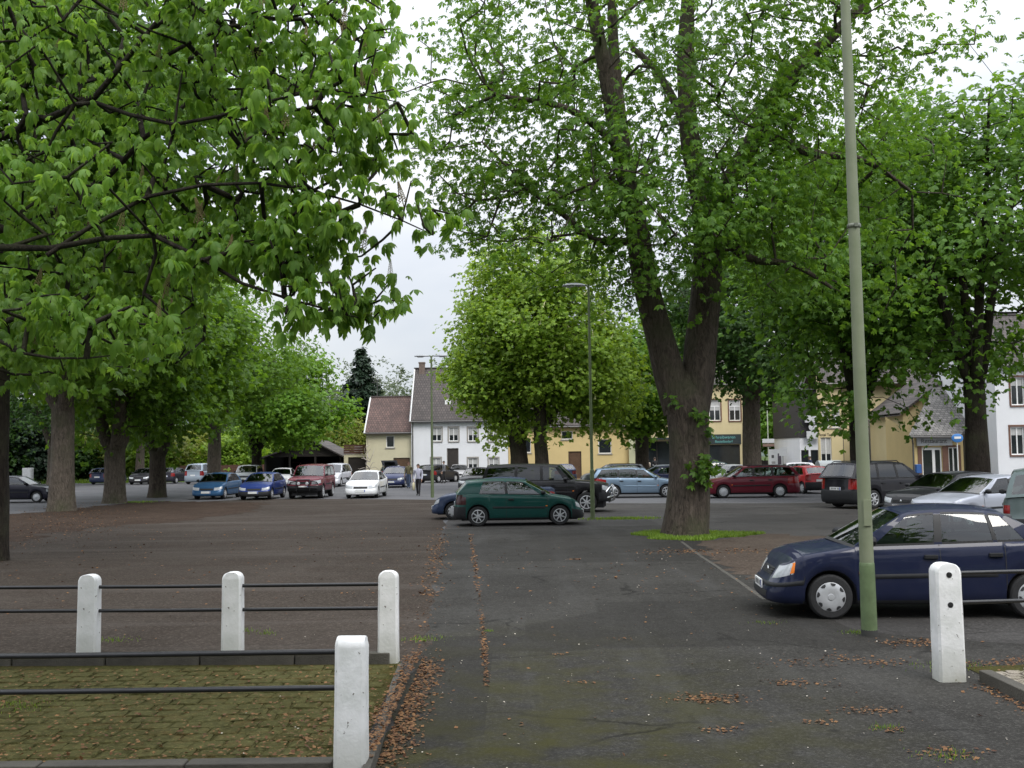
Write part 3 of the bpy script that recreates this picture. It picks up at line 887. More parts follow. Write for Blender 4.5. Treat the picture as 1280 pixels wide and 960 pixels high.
# ---- the big twin-stemmed chestnut beside the drive
def T(px, py, Y): return AT(px, py, Y)
bt = G(861, 671)
B0 = Vector((bt.x, bt.y + .45, 0.0)); YB = B0.y
main_chains = [
    [(B0, .58), (T(861, 600, YB), .53), (T(860, 545, YB), .53), (T(858, 512, YB), .55), (T(857, 490, YB), .46), (T(857, 470, YB), .22), (T(857, 462, YB), .02)],
    [(T(850, 515, YB), .40), (T(838, 470, YB), .40), (T(826, 425, YB - .1), .37), (T(806, 350, YB - .3), .33), (T(793, 270, YB - .4), .29), (T(775, 180, YB - .5), .25), (T(757, 90, YB - .6), .20), (T(738, -10, YB - .8), .15), (T(725, -110, YB - .9), .07)],
    [(T(866, 515, YB), .42), (T(874, 465, YB + .1), .43), (T(878, 410, YB + .2), .41), (T(884, 330, YB + .2), .37), (T(880, 250, YB + .2), .32), (T(862, 170, YB + .1), .27), (T(857, 80, YB), .22), (T(860, -20, YB), .16), (T(850, -130, YB), .07)],
    [(T(884, 330, YB + .2), .30), (T(893, 270, YB + .1), .29), (T(918, 215, YB + .1), .26), (T(950, 160, YB + .2), .24), (T(985, 95, YB + .3), .20), (T(1045, 40, YB + .4), .16), (T(1120, -40, YB + .6), .08)],
    [(T(795, 275, YB - .4), .20), (T(785, 215, YB - .4), .19), (T(770, 100, YB + .2), .16), (T(765, 0, YB + .5), .12), (T(770, -110, YB + .7), .05)],
    [(T(862, 170, YB + .1), .15), (T(845, 130, YB + .5), .12), (T(818, 85, YB + .9), .10), (T(790, 60, YB + 1.2), .07)],
    [(T(778, 190, YB - .5), .12), (T(735, 150, YB - 1.0), .10), (T(690, 130, YB - 1.4), .08), (T(620, 120, YB - 1.6), .05)],
    [(T(800, 300, YB - .4), .11), (T(745, 300, YB - 1.2), .08), (T(700, 265, YB - 1.6), .06), (T(650, 230, YB - 1.8), .04)],
    [(T(880, 260, YB + .2), .14), (T(930, 320, YB - 1.2), .11), (T(990, 330, YB - 1.9), .07), (T(1040, 360, YB - 2.2), .04)],
    [(T(950, 160, YB + .2), .15), (T(1010, 190, YB - .5), .11), (T(1080, 200, YB - .8), .07), (T(1140, 240, YB - 1.), .04)],
]
main_ells = [((3.9, YB, 12.6), (6.9, 5.6, 6.6), 1.0), ((8.8, YB + .5, 10.4), (3.4, 3.6, 5.0), .36), ((3.2, YB - 2.6, 8.3), (3.2, 2.6, 2.3), .20), ((-.6, YB - .8, 9.6), (2.4, 2.6, 2.6), .16), ((6.4, YB - 1.5, 7.2), (2.6, 2.6, 2.2), .12)]
def shoots(root, cl, rs, b):
    """leafy shoots that sprout from the trunk"""
    P = []
    for (px, py, n, s) in ((876, 590, 50, .17), (884, 582, 34, .13), (876, 522, 16, .12), (842, 500, 8, .10), (888, 540, 8, .10)):
        c = np.array(T(px, py, YB - .66)); P.append(c + rs.normal(0, 1, (n, 3)) * np.array([s, .12, s]))
    P = np.concatenate(P)
    D = rs.normal(0, .6, P.shape); D[:, 1] -= .6; N = rs.normal(0, .5, P.shape) + np.array([0, -.3, .8])
    V, Q = scatter(PROTO['chestnut'], P - b, frames(D, N), .19 * rs.uniform(.6, 1.2, len(P)))
    link('trunk_shoots', np_mesh('trunk_shoots', V, Q, LEAF['mid']), root)['kind'] = 'stuff'
tree('chestnut_tree', 'large twin-stemmed chestnut tree with leafy shoots on its trunk, in a ring of grass', B0, main_chains, main_ells,
     760, 24, .48, .19, 'mid', 5, gap=-.02, gscale=.42, lump=.10, sides=26, extra=shoots, zmin=4.9, bark=bark_mat('old_chestnut_bark', (.035, .028, .022), (.13, .105, .085), .15), shell=.35)

# ---- the tree whose boughs hang over the entrance from the left
def front_tree():
    rs = np.random.default_rng(21)
    base = Vector((-6.9, 9.2, 0)); root = empty('chestnut_tree', base)
    tag(root, 'chestnut tree whose low boughs with large drooping leaves overhang the fence', 'tree')
    bz = lambda z: base + Vector((0, 0, z))
    chains = [[(base, .38), (bz(1.5), .33), (bz(3.0), .30), (bz(5.5), .24), (bz(9), .12)],
              [(bz(2.9), .16), (AT(-90, 215, 8.3), .12), (AT(10, 172, 8.1), .085), (AT(110, 125, 8.0), .065), (AT(200, 60, 8.0), .05), (AT(330, -70, 8.3), .03)],
              [(bz(2.7), .13), (AT(-110, 330, 8.0), .10), (AT(60, 310, 7.5), .06), (AT(180, 300, 7.3), .045), (AT(300, 345, 7.2), .032), (AT(400, 385, 7.1), .02), (AT(445, 400, 7.0), .012)],
              [(bz(3.6), .12), (AT(60, 260, 9.2), .08), (AT(185, 175, 9.0), .06), (AT(215, 145, 9.0), .055), (AT(260, 70, 9.0), .045), (AT(300, -20, 9.2), .03)],
              [(AT(60, 310, 7.5), .05), (AT(190, 240, 7.5), .04), (AT(330, 235, 7.4), .03), (AT(450, 255, 7.3), .02), (AT(545, 285, 7.3), .010)],
              [(bz(2.6), .10), (AT(-60, 420, 9.0), .07), (AT(80, 400, 8.8), .045), (AT(180, 410, 8.6), .03), (AT(250, 430, 8.5), .015)],
              [(AT(110, 125, 8.0), .05), (AT(230, 150, 7.6), .04), (AT(330, 130, 7.4), .03), (AT(420, 110, 7.3), .02), (AT(490, 130, 7.3), .01)],
              [(AT(200, 60, 8.0), .045), (AT(310, 40, 7.8), .035), (AT(400, 10, 7.8), .025), (AT(460, -40, 7.8), .015)],
              [(AT(-110, 330, 8.0), .06), (AT(0, 420, 7.0), .04), (AT(70, 440, 6.8), .025), (AT(130, 450, 6.8), .012)]]
    for ch in chains[1:]: ch[:] = [(Vector(p) + Vector(rs.normal(0, .05, 3)), r * .36) for p, r in ch]
    mb = MB(); nodes = []
    for i, ch in enumerate(chains):
        pr = ring_chain(mb, [Vector(p) - base for p, _ in ch], [r for _, r in ch], 16 if i == 0 else 9, .08, i, i == 0)
        nodes += [(np.array(p + base), r) for p, r in pr]
    mb.build('trunk', M_BARK_D, root, smooth=70)
    def px2(c, rp, Y, dy, w):
        a = AT(c[0], c[1], Y); k = Y / FPX
        return ((a.x, a.y, a.z), (rp[0] * k, dy, rp[1] * k), w)
    ells = [px2((60, 60), (330, 230), 8.8, 1.8, 1.0), px2((330, 40), (160, 150), 8.0, .9, .30), px2((390, 170), (110, 85), 7.5, .6, .16), px2((160, 270), (250, 90), 8.0, 1.3, .40),
            px2((330, 290), (130, 60), 7.3, .5, .17), px2((90, 420), (190, 70), 8.0, 1.4, .32), px2((410, 375), (75, 28), 7.1, .3, .045), px2((500, 250), (62, 30), 7.3, .3, .06), px2((450, 60), (55, 80), 7.7, .5, .06)]
    cl = sample_clumps(ells, 1550, rs, -.03, 1.15, 3, 2.35, .2)
    # the outermost sprays that reach over the drive
    tips = [(455, 232), (470, 215), (482, 238), (500, 244), (514, 226), (522, 256), (541, 262), (556, 276), (530, 284), (566, 268), (505, 262), (430, 392), (452, 384), (476, 388), (494, 376), (462, 402), (415, 380),
            (470, 335), (488, 352), (492, 112), (508, 136), (516, 168), (498, 190), (470, 60), (488, 36), (452, 320), (436, 345), (478, 300)]
    cl = np.concatenate([cl, np.array([AT(x, y, 7.3 + .2 * math.sin(i * 2.1)) for i, (x, y) in enumerate(tips)])])
    pos, par, w, nb = grow(nodes, cl, rs, .2)
    b = np.array(base)
    link('branches', twig_mesh('branches', pos, par, w, nb, M_BARK_D, .0055, .05, 5, off=b), root)['kind'] = 'stuff'
    # leaves hang in whorls round each twig end
    per = 5
    P = np.repeat(cl, per, axis=0) + rs.normal(0, 1, (len(cl) * per, 3)) * np.array([.085, .085, .06])
    az = rs.uniform(0, 6.28, len(P))
    D = np.stack([np.cos(az), np.sin(az), -.35 + rs.normal(0, .35, len(P))], axis=1)
    N = np.stack([np.zeros(len(P)), np.zeros(len(P)), np.ones(len(P))], axis=1) + rs.normal(0, .28, P.shape)
    Rm = frames(D, N); S = rs.uniform(.045, .112, len(P))
    # the leaves that show largest in the picture are objects of their own
    vis = (np.abs(P[:, 0] / P[:, 1]) < .47) & (P[:, 1] < 8.2) & ((P[:, 2] - CAM_H) / P[:, 1] < .42)
    score = np.where(vis, S / P[:, 1] * 3 + (P[:, 0] / P[:, 1] + .5) * .06 - .035 * (P[:, 2] - CAM_H) / P[:, 1] - .02 * (P[:, 1] - 7), -9)
    order = np.argsort(-score)[:300]
    protos = [np_mesh('leaf', v, tri(q), LEAF['front']) for v, q in FINE]
    for n_, i in enumerate(order):
        o = link('leaf', protos[int(i) % len(protos)], root)
        M = Matrix(Rm[i].tolist()).to_4x4() * 1.0
        o.matrix_local = Matrix.Translation(Vector(P[i]) - base) @ Matrix(Rm[i].tolist()).to_4x4() @ Matrix.Scale(float(S[i]) * 1.06, 4)
    keep = np.ones(len(P), bool); keep[order] = False
    V, Q = scatter(FINE, P[keep] - b, Rm[keep], S[keep], True)
    link('crown', np_mesh('crown', V, Q, LEAF['front']), root)['kind'] = 'stuff'
    # flower spikes at the twig ends, still in bud
    m_fl = mat('flower_spike', (.20, .13, .07), .8, .3, 30, color2=(.30, .27, .12))
    mb = MB(); r = random.Random(4)
    for k in range(16):
        q = 6; h = k / 15
        for j in range(5):
            a = j * 1.26 + k * .7; rr = .022 * (1 - h) + .004
            mb.box((math.cos(a) * rr - .003, math.sin(a) * rr - .003, .03 + h * .14), (math.cos(a) * rr + .003, math.sin(a) * rr + .003, .03 + h * .14 + .006))
    mb.tube([(0, 0, 0), (0, 0, .17)], [.004, .0015], 5)
    me = mb.mesh('flower_spike', m_fl)
    ci = [i for i in range(len(cl)) if abs(cl[i][0] / cl[i][1]) < .49 and cl[i][1] < 8.6]
    for i in r.sample(ci, min(75, len(ci))):
        o = link('flower_spike', me, root); o.location = Vector(cl[i]) - base + Vector((0, 0, .02)); o.rotation_euler = (r.uniform(-.25, .25), r.uniform(-.25, .25), r.random() * 6); o.scale = (1.1,) * 3 if r.random() < .5 else (.8,) * 3
front_tree()

# ---- the row of old trees along the left side of the lot
def row_tree(label, base, r, fork, h, cr, leaf, seed, nl=3, n=420, per=34, size=.27, bark=M_BARK_L, ez=None, gap=-.2, lean=(0, 0), spread=None, cx=(0, 0), sig=.60, proto='broad', light=1.0, name='chestnut_tree', group=None):
    rs = np.random.default_rng(seed); b = Vector(base)
    z0 = ez[0] if ez else fork + .6
    zc, rz = (z0 + h) / 2, (h - z0) / 2
    ells = [((b.x + cx[0] + lean[0], b.y + cx[1] + lean[1], zc), (cr, cr, rz), 1.0)]
    return tree(name, label, base, simple_chains(base, h, r, fork, nl, spread or cr * .8, rs, lean), ells, n, per, sig, size, leaf, seed, bark=bark, proto=proto, gap=gap, gscale=.33, shell=.4, zmin=max(1.6, z0 - .8), group=group)
def on(px, py, dy=0.0):
    p = G(px, py); return Vector((p.x, p.y + dy, 0))
row_tree('old tree with thick grey trunk next to the white cabinet, foremost of the left row', on(77, 639), .50, 4.6, 15.5, 5.2, 'lime', 31, 3, 420, 34, .28)
row_tree('old tree in the left row whose thick trunk forks low into three stems', on(143, 629), .52, 2.9, 14.5, 5.0, 'lime', 32, 3, 400, 34, .28)
row_tree('tree in the left row with dark V-shaped fork beside the black car', on(197, 622), .46, 2.6, 14.0, 5.6, 'lime', 33, 2, 420, 24, .40, bark=M_BARK)
row_tree('tree with straight trunk behind the bright blue hatchback', Vector((-20.2, 70.5, 0)), .45, 4.2, 13.5, 5.6, 'lime', 34, 3, 400, 34, .28)
row_tree('bright green spreading tree beside the dark timber carport', Vector((-20.4, 83, 0)), .42, 3.0, 10.4, 4.6, 'bright', 35, 3, 330, 36, .32, bark=M_BARK_D, cx=(2.2, 0), ez=(2.9,), gap=-.1)
row_tree('slender tree standing between the two old row trees, further back', Vector((-34.7, 97, 0)), .42, 4.5, 13.0, 5.0, 'dark', 36, 3, 260, 34, .28)
row_tree('dark-trunked tree at the left edge of the gravel lot', Vector((-11.35, 22.8, 0)), .30, 4.4, 14.5, 4.8, 'mid', 37, 3, 460, 34, .28, bark=M_BARK_D, cx=(.4, 0), ez=(4.2,), gap=-.12)
row_tree('bushy tree beyond the left row by the hedge', Vector((-38, 86, 0)), .40, 3.5, 13.0, 6.0, 'dark', 38, 3, 260, 34, .28)
# ---- the light green pair in front of the yellow house
def pair_extra(root, cl, rs, b):
    """cream flower candles standing on the outer twigs"""
    P = cl[rs.choice(len(cl), min(260, len(cl)), replace=False)] + rs.normal(0, .3, (min(260, len(cl)), 3))
    N = rs.normal(0, .3, P.shape) + np.array([0, 0, 1.0]); D = rs.normal(0, 1, P.shape)
    pv = np.array([(-.06, 0, 0), (.06, 0, 0), (0, 0, .45), (0, -.06, 0), (0, .06, 0), (0, 0, .45)])
    V, Q = scatter([(pv, [(0, 1, 2), (3, 4, 5)])], P - b, frames(D, N), rs.uniform(.6, 1.1, len(P)))
    link('blossom', np_mesh('blossom', V, Q, mat('cream_blossom', (.42, .44, .22), .8, .2)), root)['kind'] = 'stuff'
def pair(base, chains, ells, label, n, seed, per=42):
    tree('chestnut_tree', label, base, chains, ells, n, per, .55, .27, 'light', seed, proto='broad', bark=M_BARK, gap=-.2, gscale=.4, zmin=2.9, extra=pair_extra, shell=.4, group=None)
c1 = Vector((AT(650, 590, 63).x, 63, 0)); c2 = Vector((AT(678, 590, 62).x, 62, 0))
pair(c1, [[(c1, .62), (AT(649, 570, 63), .52), (AT(645, 545, 63), .50), (AT(638, 520, 63), .36), (AT(620, 460, 63.3), .22), (AT(605, 400, 63.6), .08)], [(AT(650, 555, 63), .35), (AT(655, 520, 63.4), .27), (AT(650, 440, 64), .17), (AT(645, 360, 64), .06)]],
     [((AT(648, 420, 63).x, 63.4, 9.6), (3.6, 4.2, 6.4), 1.0), ((AT(604, 450, 63).x, 62.6, 7.0), (1.9, 3.0, 2.6), .22)], 'light green flowering chestnut with wide grey trunk before the white house', 430, 41)
pair(c2, [[(c2, .45), (AT(677, 570, 62), .39), (AT(675, 540, 62), .37), (AT(678, 480, 62), .30), (AT(690, 420, 62), .2), (AT(700, 360, 62), .07)], [(AT(677, 545, 62), .22), (AT(690, 520, 62), .19), (AT(720, 480, 62.4), .14), (AT(750, 430, 63), .05)]],
     [((AT(690, 410, 62).x, 62, 9.2), (4.0, 4.4, 6.2), 1.0), ((AT(745, 470, 62).x, 62.4, 7.0), (2.8, 3.2, 3.8), .4)], 'light green flowering chestnut with slim dark trunk before the yellow house', 470, 42)
c3 = Vector((AT(803, 590, 74).x, 74, 0))
row_tree('small round tree in front of the shop window', c3, .50, 3.4, 11.5, 4.4, 'lime', 43, 3, 300, 26, .42, bark=M_BARK, ez=(3.2,))
# ---- trees on the right
def pxtree(label, px, Y, r, fork, h, cr, leaf, seed, nl=3, n=480, per=26, size=.32, **kw):
    x = AT(px, 560, Y).x
    return row_tree(label, Vector((x, Y, 0)), r, fork, h, cr, leaf, seed, nl, n, per, size, **kw)
pxtree('tree with straight brown trunk behind the maroon estate car', 940, 60, .52, 5.4, 15.0, 5.4, 'dark', 51, 3, 420, 34, .28, bark=M_BARK_L, ez=(5.2,))
pxtree('leafy tree with dark trunk behind the black people carrier', 1074, 46, .42, 4.4, 16.5, 5.6, 'mid', 52, 3, 620, 26, .30, bark=M_BARK_D, ez=(3.8,), gap=-.25)
pxtree('open-crowned tree with straight dark trunk in front of the slate porch roof', 1221, 41.5, .44, 5.0, 17.6, 6.6, 'mid', 53, 4, 560, 24, .28, bark=M_BARK_D, ez=(4.4,), gap=-.02, spread=4.5)
#pxtree('tree crown between the lamp pole and the hotel', 1150, 53, .35, 5.0, 15.0, 4.6, 'mid', 54, 3, 380, 34, .28, bark=M_BARK_D, ez=(4.6,))
pxtree('bright young weeping tree behind the notice boards', 985, 108, .35, 3.0, 11.0, 5.4, 'bright', 55, 3, 330, 26, .48, bark=M_BARK, ez=(1.6,), gap=-.3)
pxtree('dense tree behind the shop roof', 880, 112, .4, 4.0, 16.5, 6.5, 'dark', 56, 3, 260, 34, .28, bark=M_BARK_D)
pxtree('tall tree behind the hotel roof', 1085, 100, .4, 4.0, 18.5, 7.5, 'dark', 57, 3, 300, 34, .28, bark=M_BARK_D)

# ---- unseen tree added behind the viewer to shade the near ground
for (x, y, sd, lb) in ((4.5, -7.0, 151, 'unseen chestnut tree added behind the viewer to shade the foreground'),):
    row_tree(lb, Vector((x, y, 0)), .42, 5.2, 15.5, 6.0, 'mid', sd, 3, 170, 26, .6, bark=M_BARK_D, ez=(6.0,), gap=-.3, sig=.9)
# ---- bushes, conifers and the far wood behind the lot
def bush(label, px, Y, h, w, leaf, seed, n=110, per=34, size=.34, name='bush', proto='broad', cat='bush', z0=.2, group=None):
    rs = np.random.default_rng(seed); x = AT(px, 580, Y).x; b = Vector((x, Y, 0))
    root = empty(name, b); tag(root, label, cat, group)
    cl = sample_clumps([((x, Y, h * .5), (w, w * .8, h * .52), 1.0)], n, rs, -.3, .6, seed, z0, .5)
    st = [(np.array([x, Y, 0.0]), .08), (np.array([x, Y, h * .3]), .06)]
    pos, par, ww, nb = grow(st, cl, rs)
    link('stems', twig_mesh('stems', pos, par, ww, nb, M_BARK_D, .012, .07, 4, off=np.array(b)), root)['kind'] = 'stuff'
    P, Rm, S = leaf_cloud(cl, per, .42 * max(.6, w / 3), size, np.array([x, Y, h * .4]), rs)
    V, Q = scatter(PROTO[proto], P - np.array(b), Rm, S)
    link('foliage', np_mesh('foliage', V, Q, LEAF[leaf]), root)['kind'] = 'stuff'
    return root
bush('dark evergreen shrub mass behind the white cabinet', 25, 99, 8.0, 4.4, 'fir', 61, 190, 44, .42)
bush('pale green shrub between dark shrub and old trunk', 58, 103, 5.6, 3.2, 'yellow', 62)
bush('yellow-green blossoming shrub behind the old row trunks', 118, 104, 6.2, 4.2, 'yellow', 63, 150)
bush('mid green shrub behind the forked trunk', 160, 103, 5.5, 3.5, 'light', 64)
bush('loose yellow-green shrub behind the silver van', 228, 105, 5.2, 4.4, 'yellow', 65, 150)
bush('fresh green shrub right of the loose yellow-green shrub', 282, 104, 4.6, 3.4, 'light', 66)
bush('broad green shrub left of the timber carport', 315, 108, 5.0, 3.4, 'light', 67)
bush('tall fresh green shrub behind the carport roof', 385, 112, 7.0, 4.6, 'lime', 68, 150)
bush('greyish blossoming shrub beside the cream house', 436, 108, 6.2, 2.6, 'yellow', 69, 120, 30, .3)
bush('dark green hedge bush near the dark evergreen', 92, 101, 3.4, 2.4, 'dark', 70)
bush('low hedge bush by the parked dark blue estate', 190, 102, 3.4, 3.0, 'light', 71)
bush('tall bright bush at far left edge of the lot', -30, 96, 8.5, 4.5, 'dark', 72, 170, 40, .4)
def conifer(label, px, Y, h, w, seed, leaf='fir'):
    rs = np.random.default_rng(seed); x = AT(px, 560, Y).x; b = Vector((x, Y, 0)); root = empty('conifer', b); tag(root, label, 'tree')
    mb = MB(); mb.tube([(0, 0, 0), (0, 0, h * .6), (0, 0, h)], [.4, .22, .03], 8); mb.build('trunk', M_BARK_D, root, smooth=60)
    P = []; D = []
    z = h * .10
    while z < h:
        t = (z / h); rr = w * (1 - t) ** .75 * rs.uniform(.75, 1.1) + .15
        for k in range(int(7 + 3 * (1 - t))):
            a = rs.uniform(0, 6.28); L = rr * rs.uniform(.7, 1.15)
            m = int(6 + L * 9)
            s = np.linspace(.15, 1, m)
            P.append(np.stack([np.cos(a) * L * s, np.sin(a) * L * s, z + .25 * L * s - .42 * L * s ** 2 + rs.normal(0, .10, m)], axis=1) + rs.normal(0, .13, (m, 3)))
            D.append(np.repeat([[math.cos(a), math.sin(a), -.3]], m, axis=0) + rs.normal(0, .45, (m, 3)))
        z += .42
    P, D = np.concatenate(P), np.concatenate(D)
    V, Q = scatter(PROTO['small'], P, frames(D, rs.normal(0, .4, P.shape) + np.array([0, 0, 1.0])), rs.uniform(.4, .75, len(P)))
    link('crown', np_mesh('crown', V, Q, LEAF[leaf]), root)['kind'] = 'stuff'
conifer('dark fir tree rising behind the cream house', 452, 116, 14.2, 5.2, 81)
conifer('second fir tree just behind the tall dark fir', 437, 122, 9.5, 3.2, 82)
def far_wood():
    rs = np.random.default_rng(90); n = 190
    X = rs.uniform(-62, 14, n); Y = rs.uniform(190, 235, n); H = rs.uniform(10, 17, n) + (Y - 190) * .10
    cl = []
    for x, y, h in zip(X, Y, H):
        c = rs.normal(0, 1, (14, 3)) * np.array([1.4, 1.4, h * .24]) + np.array([x, y, h * .55]); cl.append(c)
    cl = np.concatenate(cl)
    P, Rm, S = leaf_cloud(cl, 22, .9, .8, np.array([-20, 210, 3.0]), rs)
    V, Q = scatter(PROTO['small'], P, Rm, S)
    o = link('far_wood', np_mesh('far_wood', V, Q, LEAF['far'])); tag(o, 'hazy-coloured spring wood rising far behind the houses', 'wood', kind='stuff')
    mb = MB()
    rows = []
    for j in range(7):
        row = []
        for i in range(61):
            x = -900 + i * 30; y = 420 + j * 90
            row.append((x, y, max(-1, (j / 6) * 58 * (1 + .35 * mnoise.noise(Vector((x * .004, y * .003, 3)))) - 2)))
        rows.append(row)
    mb.grid(rows); o = mb.build('hills', ground_mat('hazy_wooded_hill', (.045, .062, .05), (.075, .095, .08), (.09, .11, .08), fine=.3, patch_scale=.02), smooth=60); o['kind'] = 'structure'  # bluish grey-green: distance haze is put into the hill colour
far_wood()

# ---- unseen belt of trees added behind the viewer to darken reflections and horizon light
def added_tree_belt():
    rs = np.random.default_rng(300); cl = []
    for k in range(9):
        x, y, h = -64 + k * 16 + rs.uniform(-3, 3), -34 - rs.uniform(0, 10), rs.uniform(9, 13)
        cl.append(sample_clumps([((x, y, h * .52), (8.5, 5.0, h * .5), 1.0)], 130, rs, -.4, .3, k, .6, .5))
    P, Rm, S = leaf_cloud(np.concatenate(cl), 14, 1.0, 1.0, np.array([0, -38, 4.0]), rs)
    V, Q = scatter(PROTO['broad'], P, Rm, S)
    o = link('added_tree_belt', np_mesh('added_tree_belt', V, Q, LEAF['dark'])); tag(o, 'unseen belt of trees added behind the viewer to darken reflections', 'trees', kind='stuff')
added_tree_belt()
# ------------------------------------------------------------------ vehicles
M_TYRE = mat('tyre_rubber', (.018, .018, .019), .85, .25, 20, .2, 60)
M_RIM = mat('wheel_silver', (.50, .51, .53), .35, .08, 10, metal=.35)
M_RIMD = mat('wheel_shadow', (.02, .02, .022), .7)
M_PLASTIC = mat('bumper_plastic', (.020, .021, .023), .6, .15, 12, spec=.2)
M_SEAL = mat('window_seal', (.012, .012, .013), .6)
M_INT = mat('car_interior', (.035, .035, .038), .85, .15)
M_LAMP = mat('lamp_glass', (.40, .42, .44), .10, .15, 14, spec=.8)
M_AMBER = mat('indicator_amber', (.75, .20, .02), .2, .1, 20)
M_RED = mat('tail_lamp_red', (.22, .008, .008), .15, .2, 20)
M_SMOKE = mat('smoked_tail_lamp', (.045, .012, .014), .15, .2, 20)
M_PLATE = mat('number_plate_white', (.72, .73, .72), .5, .05)
M_PBLUE = mat('number_plate_blue', (.02, .06, .35), .5, .05)
M_PINK = mat('number_plate_print', (.03, .03, .03), .6)
M_CHROME = mat('chrome', (.75, .76, .78), .12, .05, metal=1.0)
GLASS = car_glass()
GLASS_D = car_glass('tinted_glass', (.10, .12, .12))

def lerp_tab(tab, x):
    if x <= tab[0][0]: return tab[0][1]
    for (a, b), (c, d) in zip(tab[:-1], tab[1:]):
        if x <= c:
            t = (x - a) / (c - a); return b + (d - b) * t
    return tab[-1][1]
def smooth_tab(tab, x, w=.10):
    return sum(lerp_tab(tab, x + k * w) for k in (-1, -.5, 0, .5, 1)) / 5

WHEELS = {}
def wheel_meshes(r, style):
    key = (round(r, 3), style)
    if key in WHEELS: return WHEELS[key]
    wd = r * .34
    t = MB()
    t.lathe([(r * .66, wd), (r * .72, wd * 1.02), (r * .90, wd * 1.0), (r * .975, wd * .82), (r, wd * .45), (r, -wd * .45), (r * .975, -wd * .82), (r * .88, -wd), (r * .6, -wd)], axis='Y', n=32)
    tyre = t.mesh('wheel', M_TYRE, 35)
    m = MB(); R = r * .67
    y0 = wd * .90
    if style == 'cover':                     # pressed wheel trim with eight notches
        m.lathe([(R, y0), (R * .97, y0 + .010), (R * .80, y0 + .022), (R * .5, y0 + .030), (R * .22, y0 + .024), (R * .20, y0 + .032), (0.001, y0 + .034)], axis='Y', n=32)
        for k in range(8):
            a = k * math.pi / 4 + .2
            pts = []
            for (rr, da) in ((.93, -.20), (.93, 0), (.93, .20), (.80, .17), (.72, 0), (.80, -.17)):
                yy = y0 + .0245 + (.93 - rr) * .012 - (rr > .9) * .006
                pts.append((R * rr * math.cos(a + da), yy, R * rr * math.sin(a + da)))
            m.poly(pts, 1)
    elif style == 'alloy':                   # spokes over a dark well
        m.lathe([(R, y0 + .012), (R * .93, y0 + .020), (R * .88, y0 + .005), (R * .88, y0 - .02)], axis='Y', n=28)
        m.lathe([(R * .9, y0 - .03), (.001, y0 - .03)], axis='Y', n=20, mi=1)
        for k in range(7):
            a = k * 2 * math.pi / 7
            M = Matrix.Rotation(a, 4, 'Y')
            ws, we = R * .11, R * .10
            q = [(0.0, y0 + .02, -ws), (R * .92, y0 + .012, -we * .8), (R * .92, y0 + .012, we * .8), (0.0, y0 + .02, ws)]
            q2 = [(x, y - .03, z) for x, y, z in q]
            P = [M @ Vector(p) for p in q]; P2 = [M @ Vector(p) for p in q2]
            m.poly(P); m.poly([P[0], P[1], P2[1], P2[0]]); m.poly([P[3], P[2], P2[2], P2[3]])
        m.lathe([(R * .2, y0 + .01), (R * .17, y0 + .03), (.001, y0 + .032)], axis='Y', n=14)
    else:                                    # plain disc trim with ring of holes
        m.lathe([(R, y0), (R * .95, y0 + .014), (R * .7, y0 + .012), (R * .45, y0 + .024), (.001, y0 + .03)], axis='Y', n=28)
        for k in range(12):
            a = k * math.pi / 6
            m.poly([(R * .80 * math.cos(a) + R * .07 * math.cos(b), y0 + .0165, R * .80 * math.sin(a) + R * .07 * math.sin(b)) for b in [j * 1.05 for j in range(6)]], 1)
    rim = m.mesh('rim', [M_RIM, M_RIMD], 35)
    WHEELS[key] = (tyre, rim)
    return WHEELS[key]

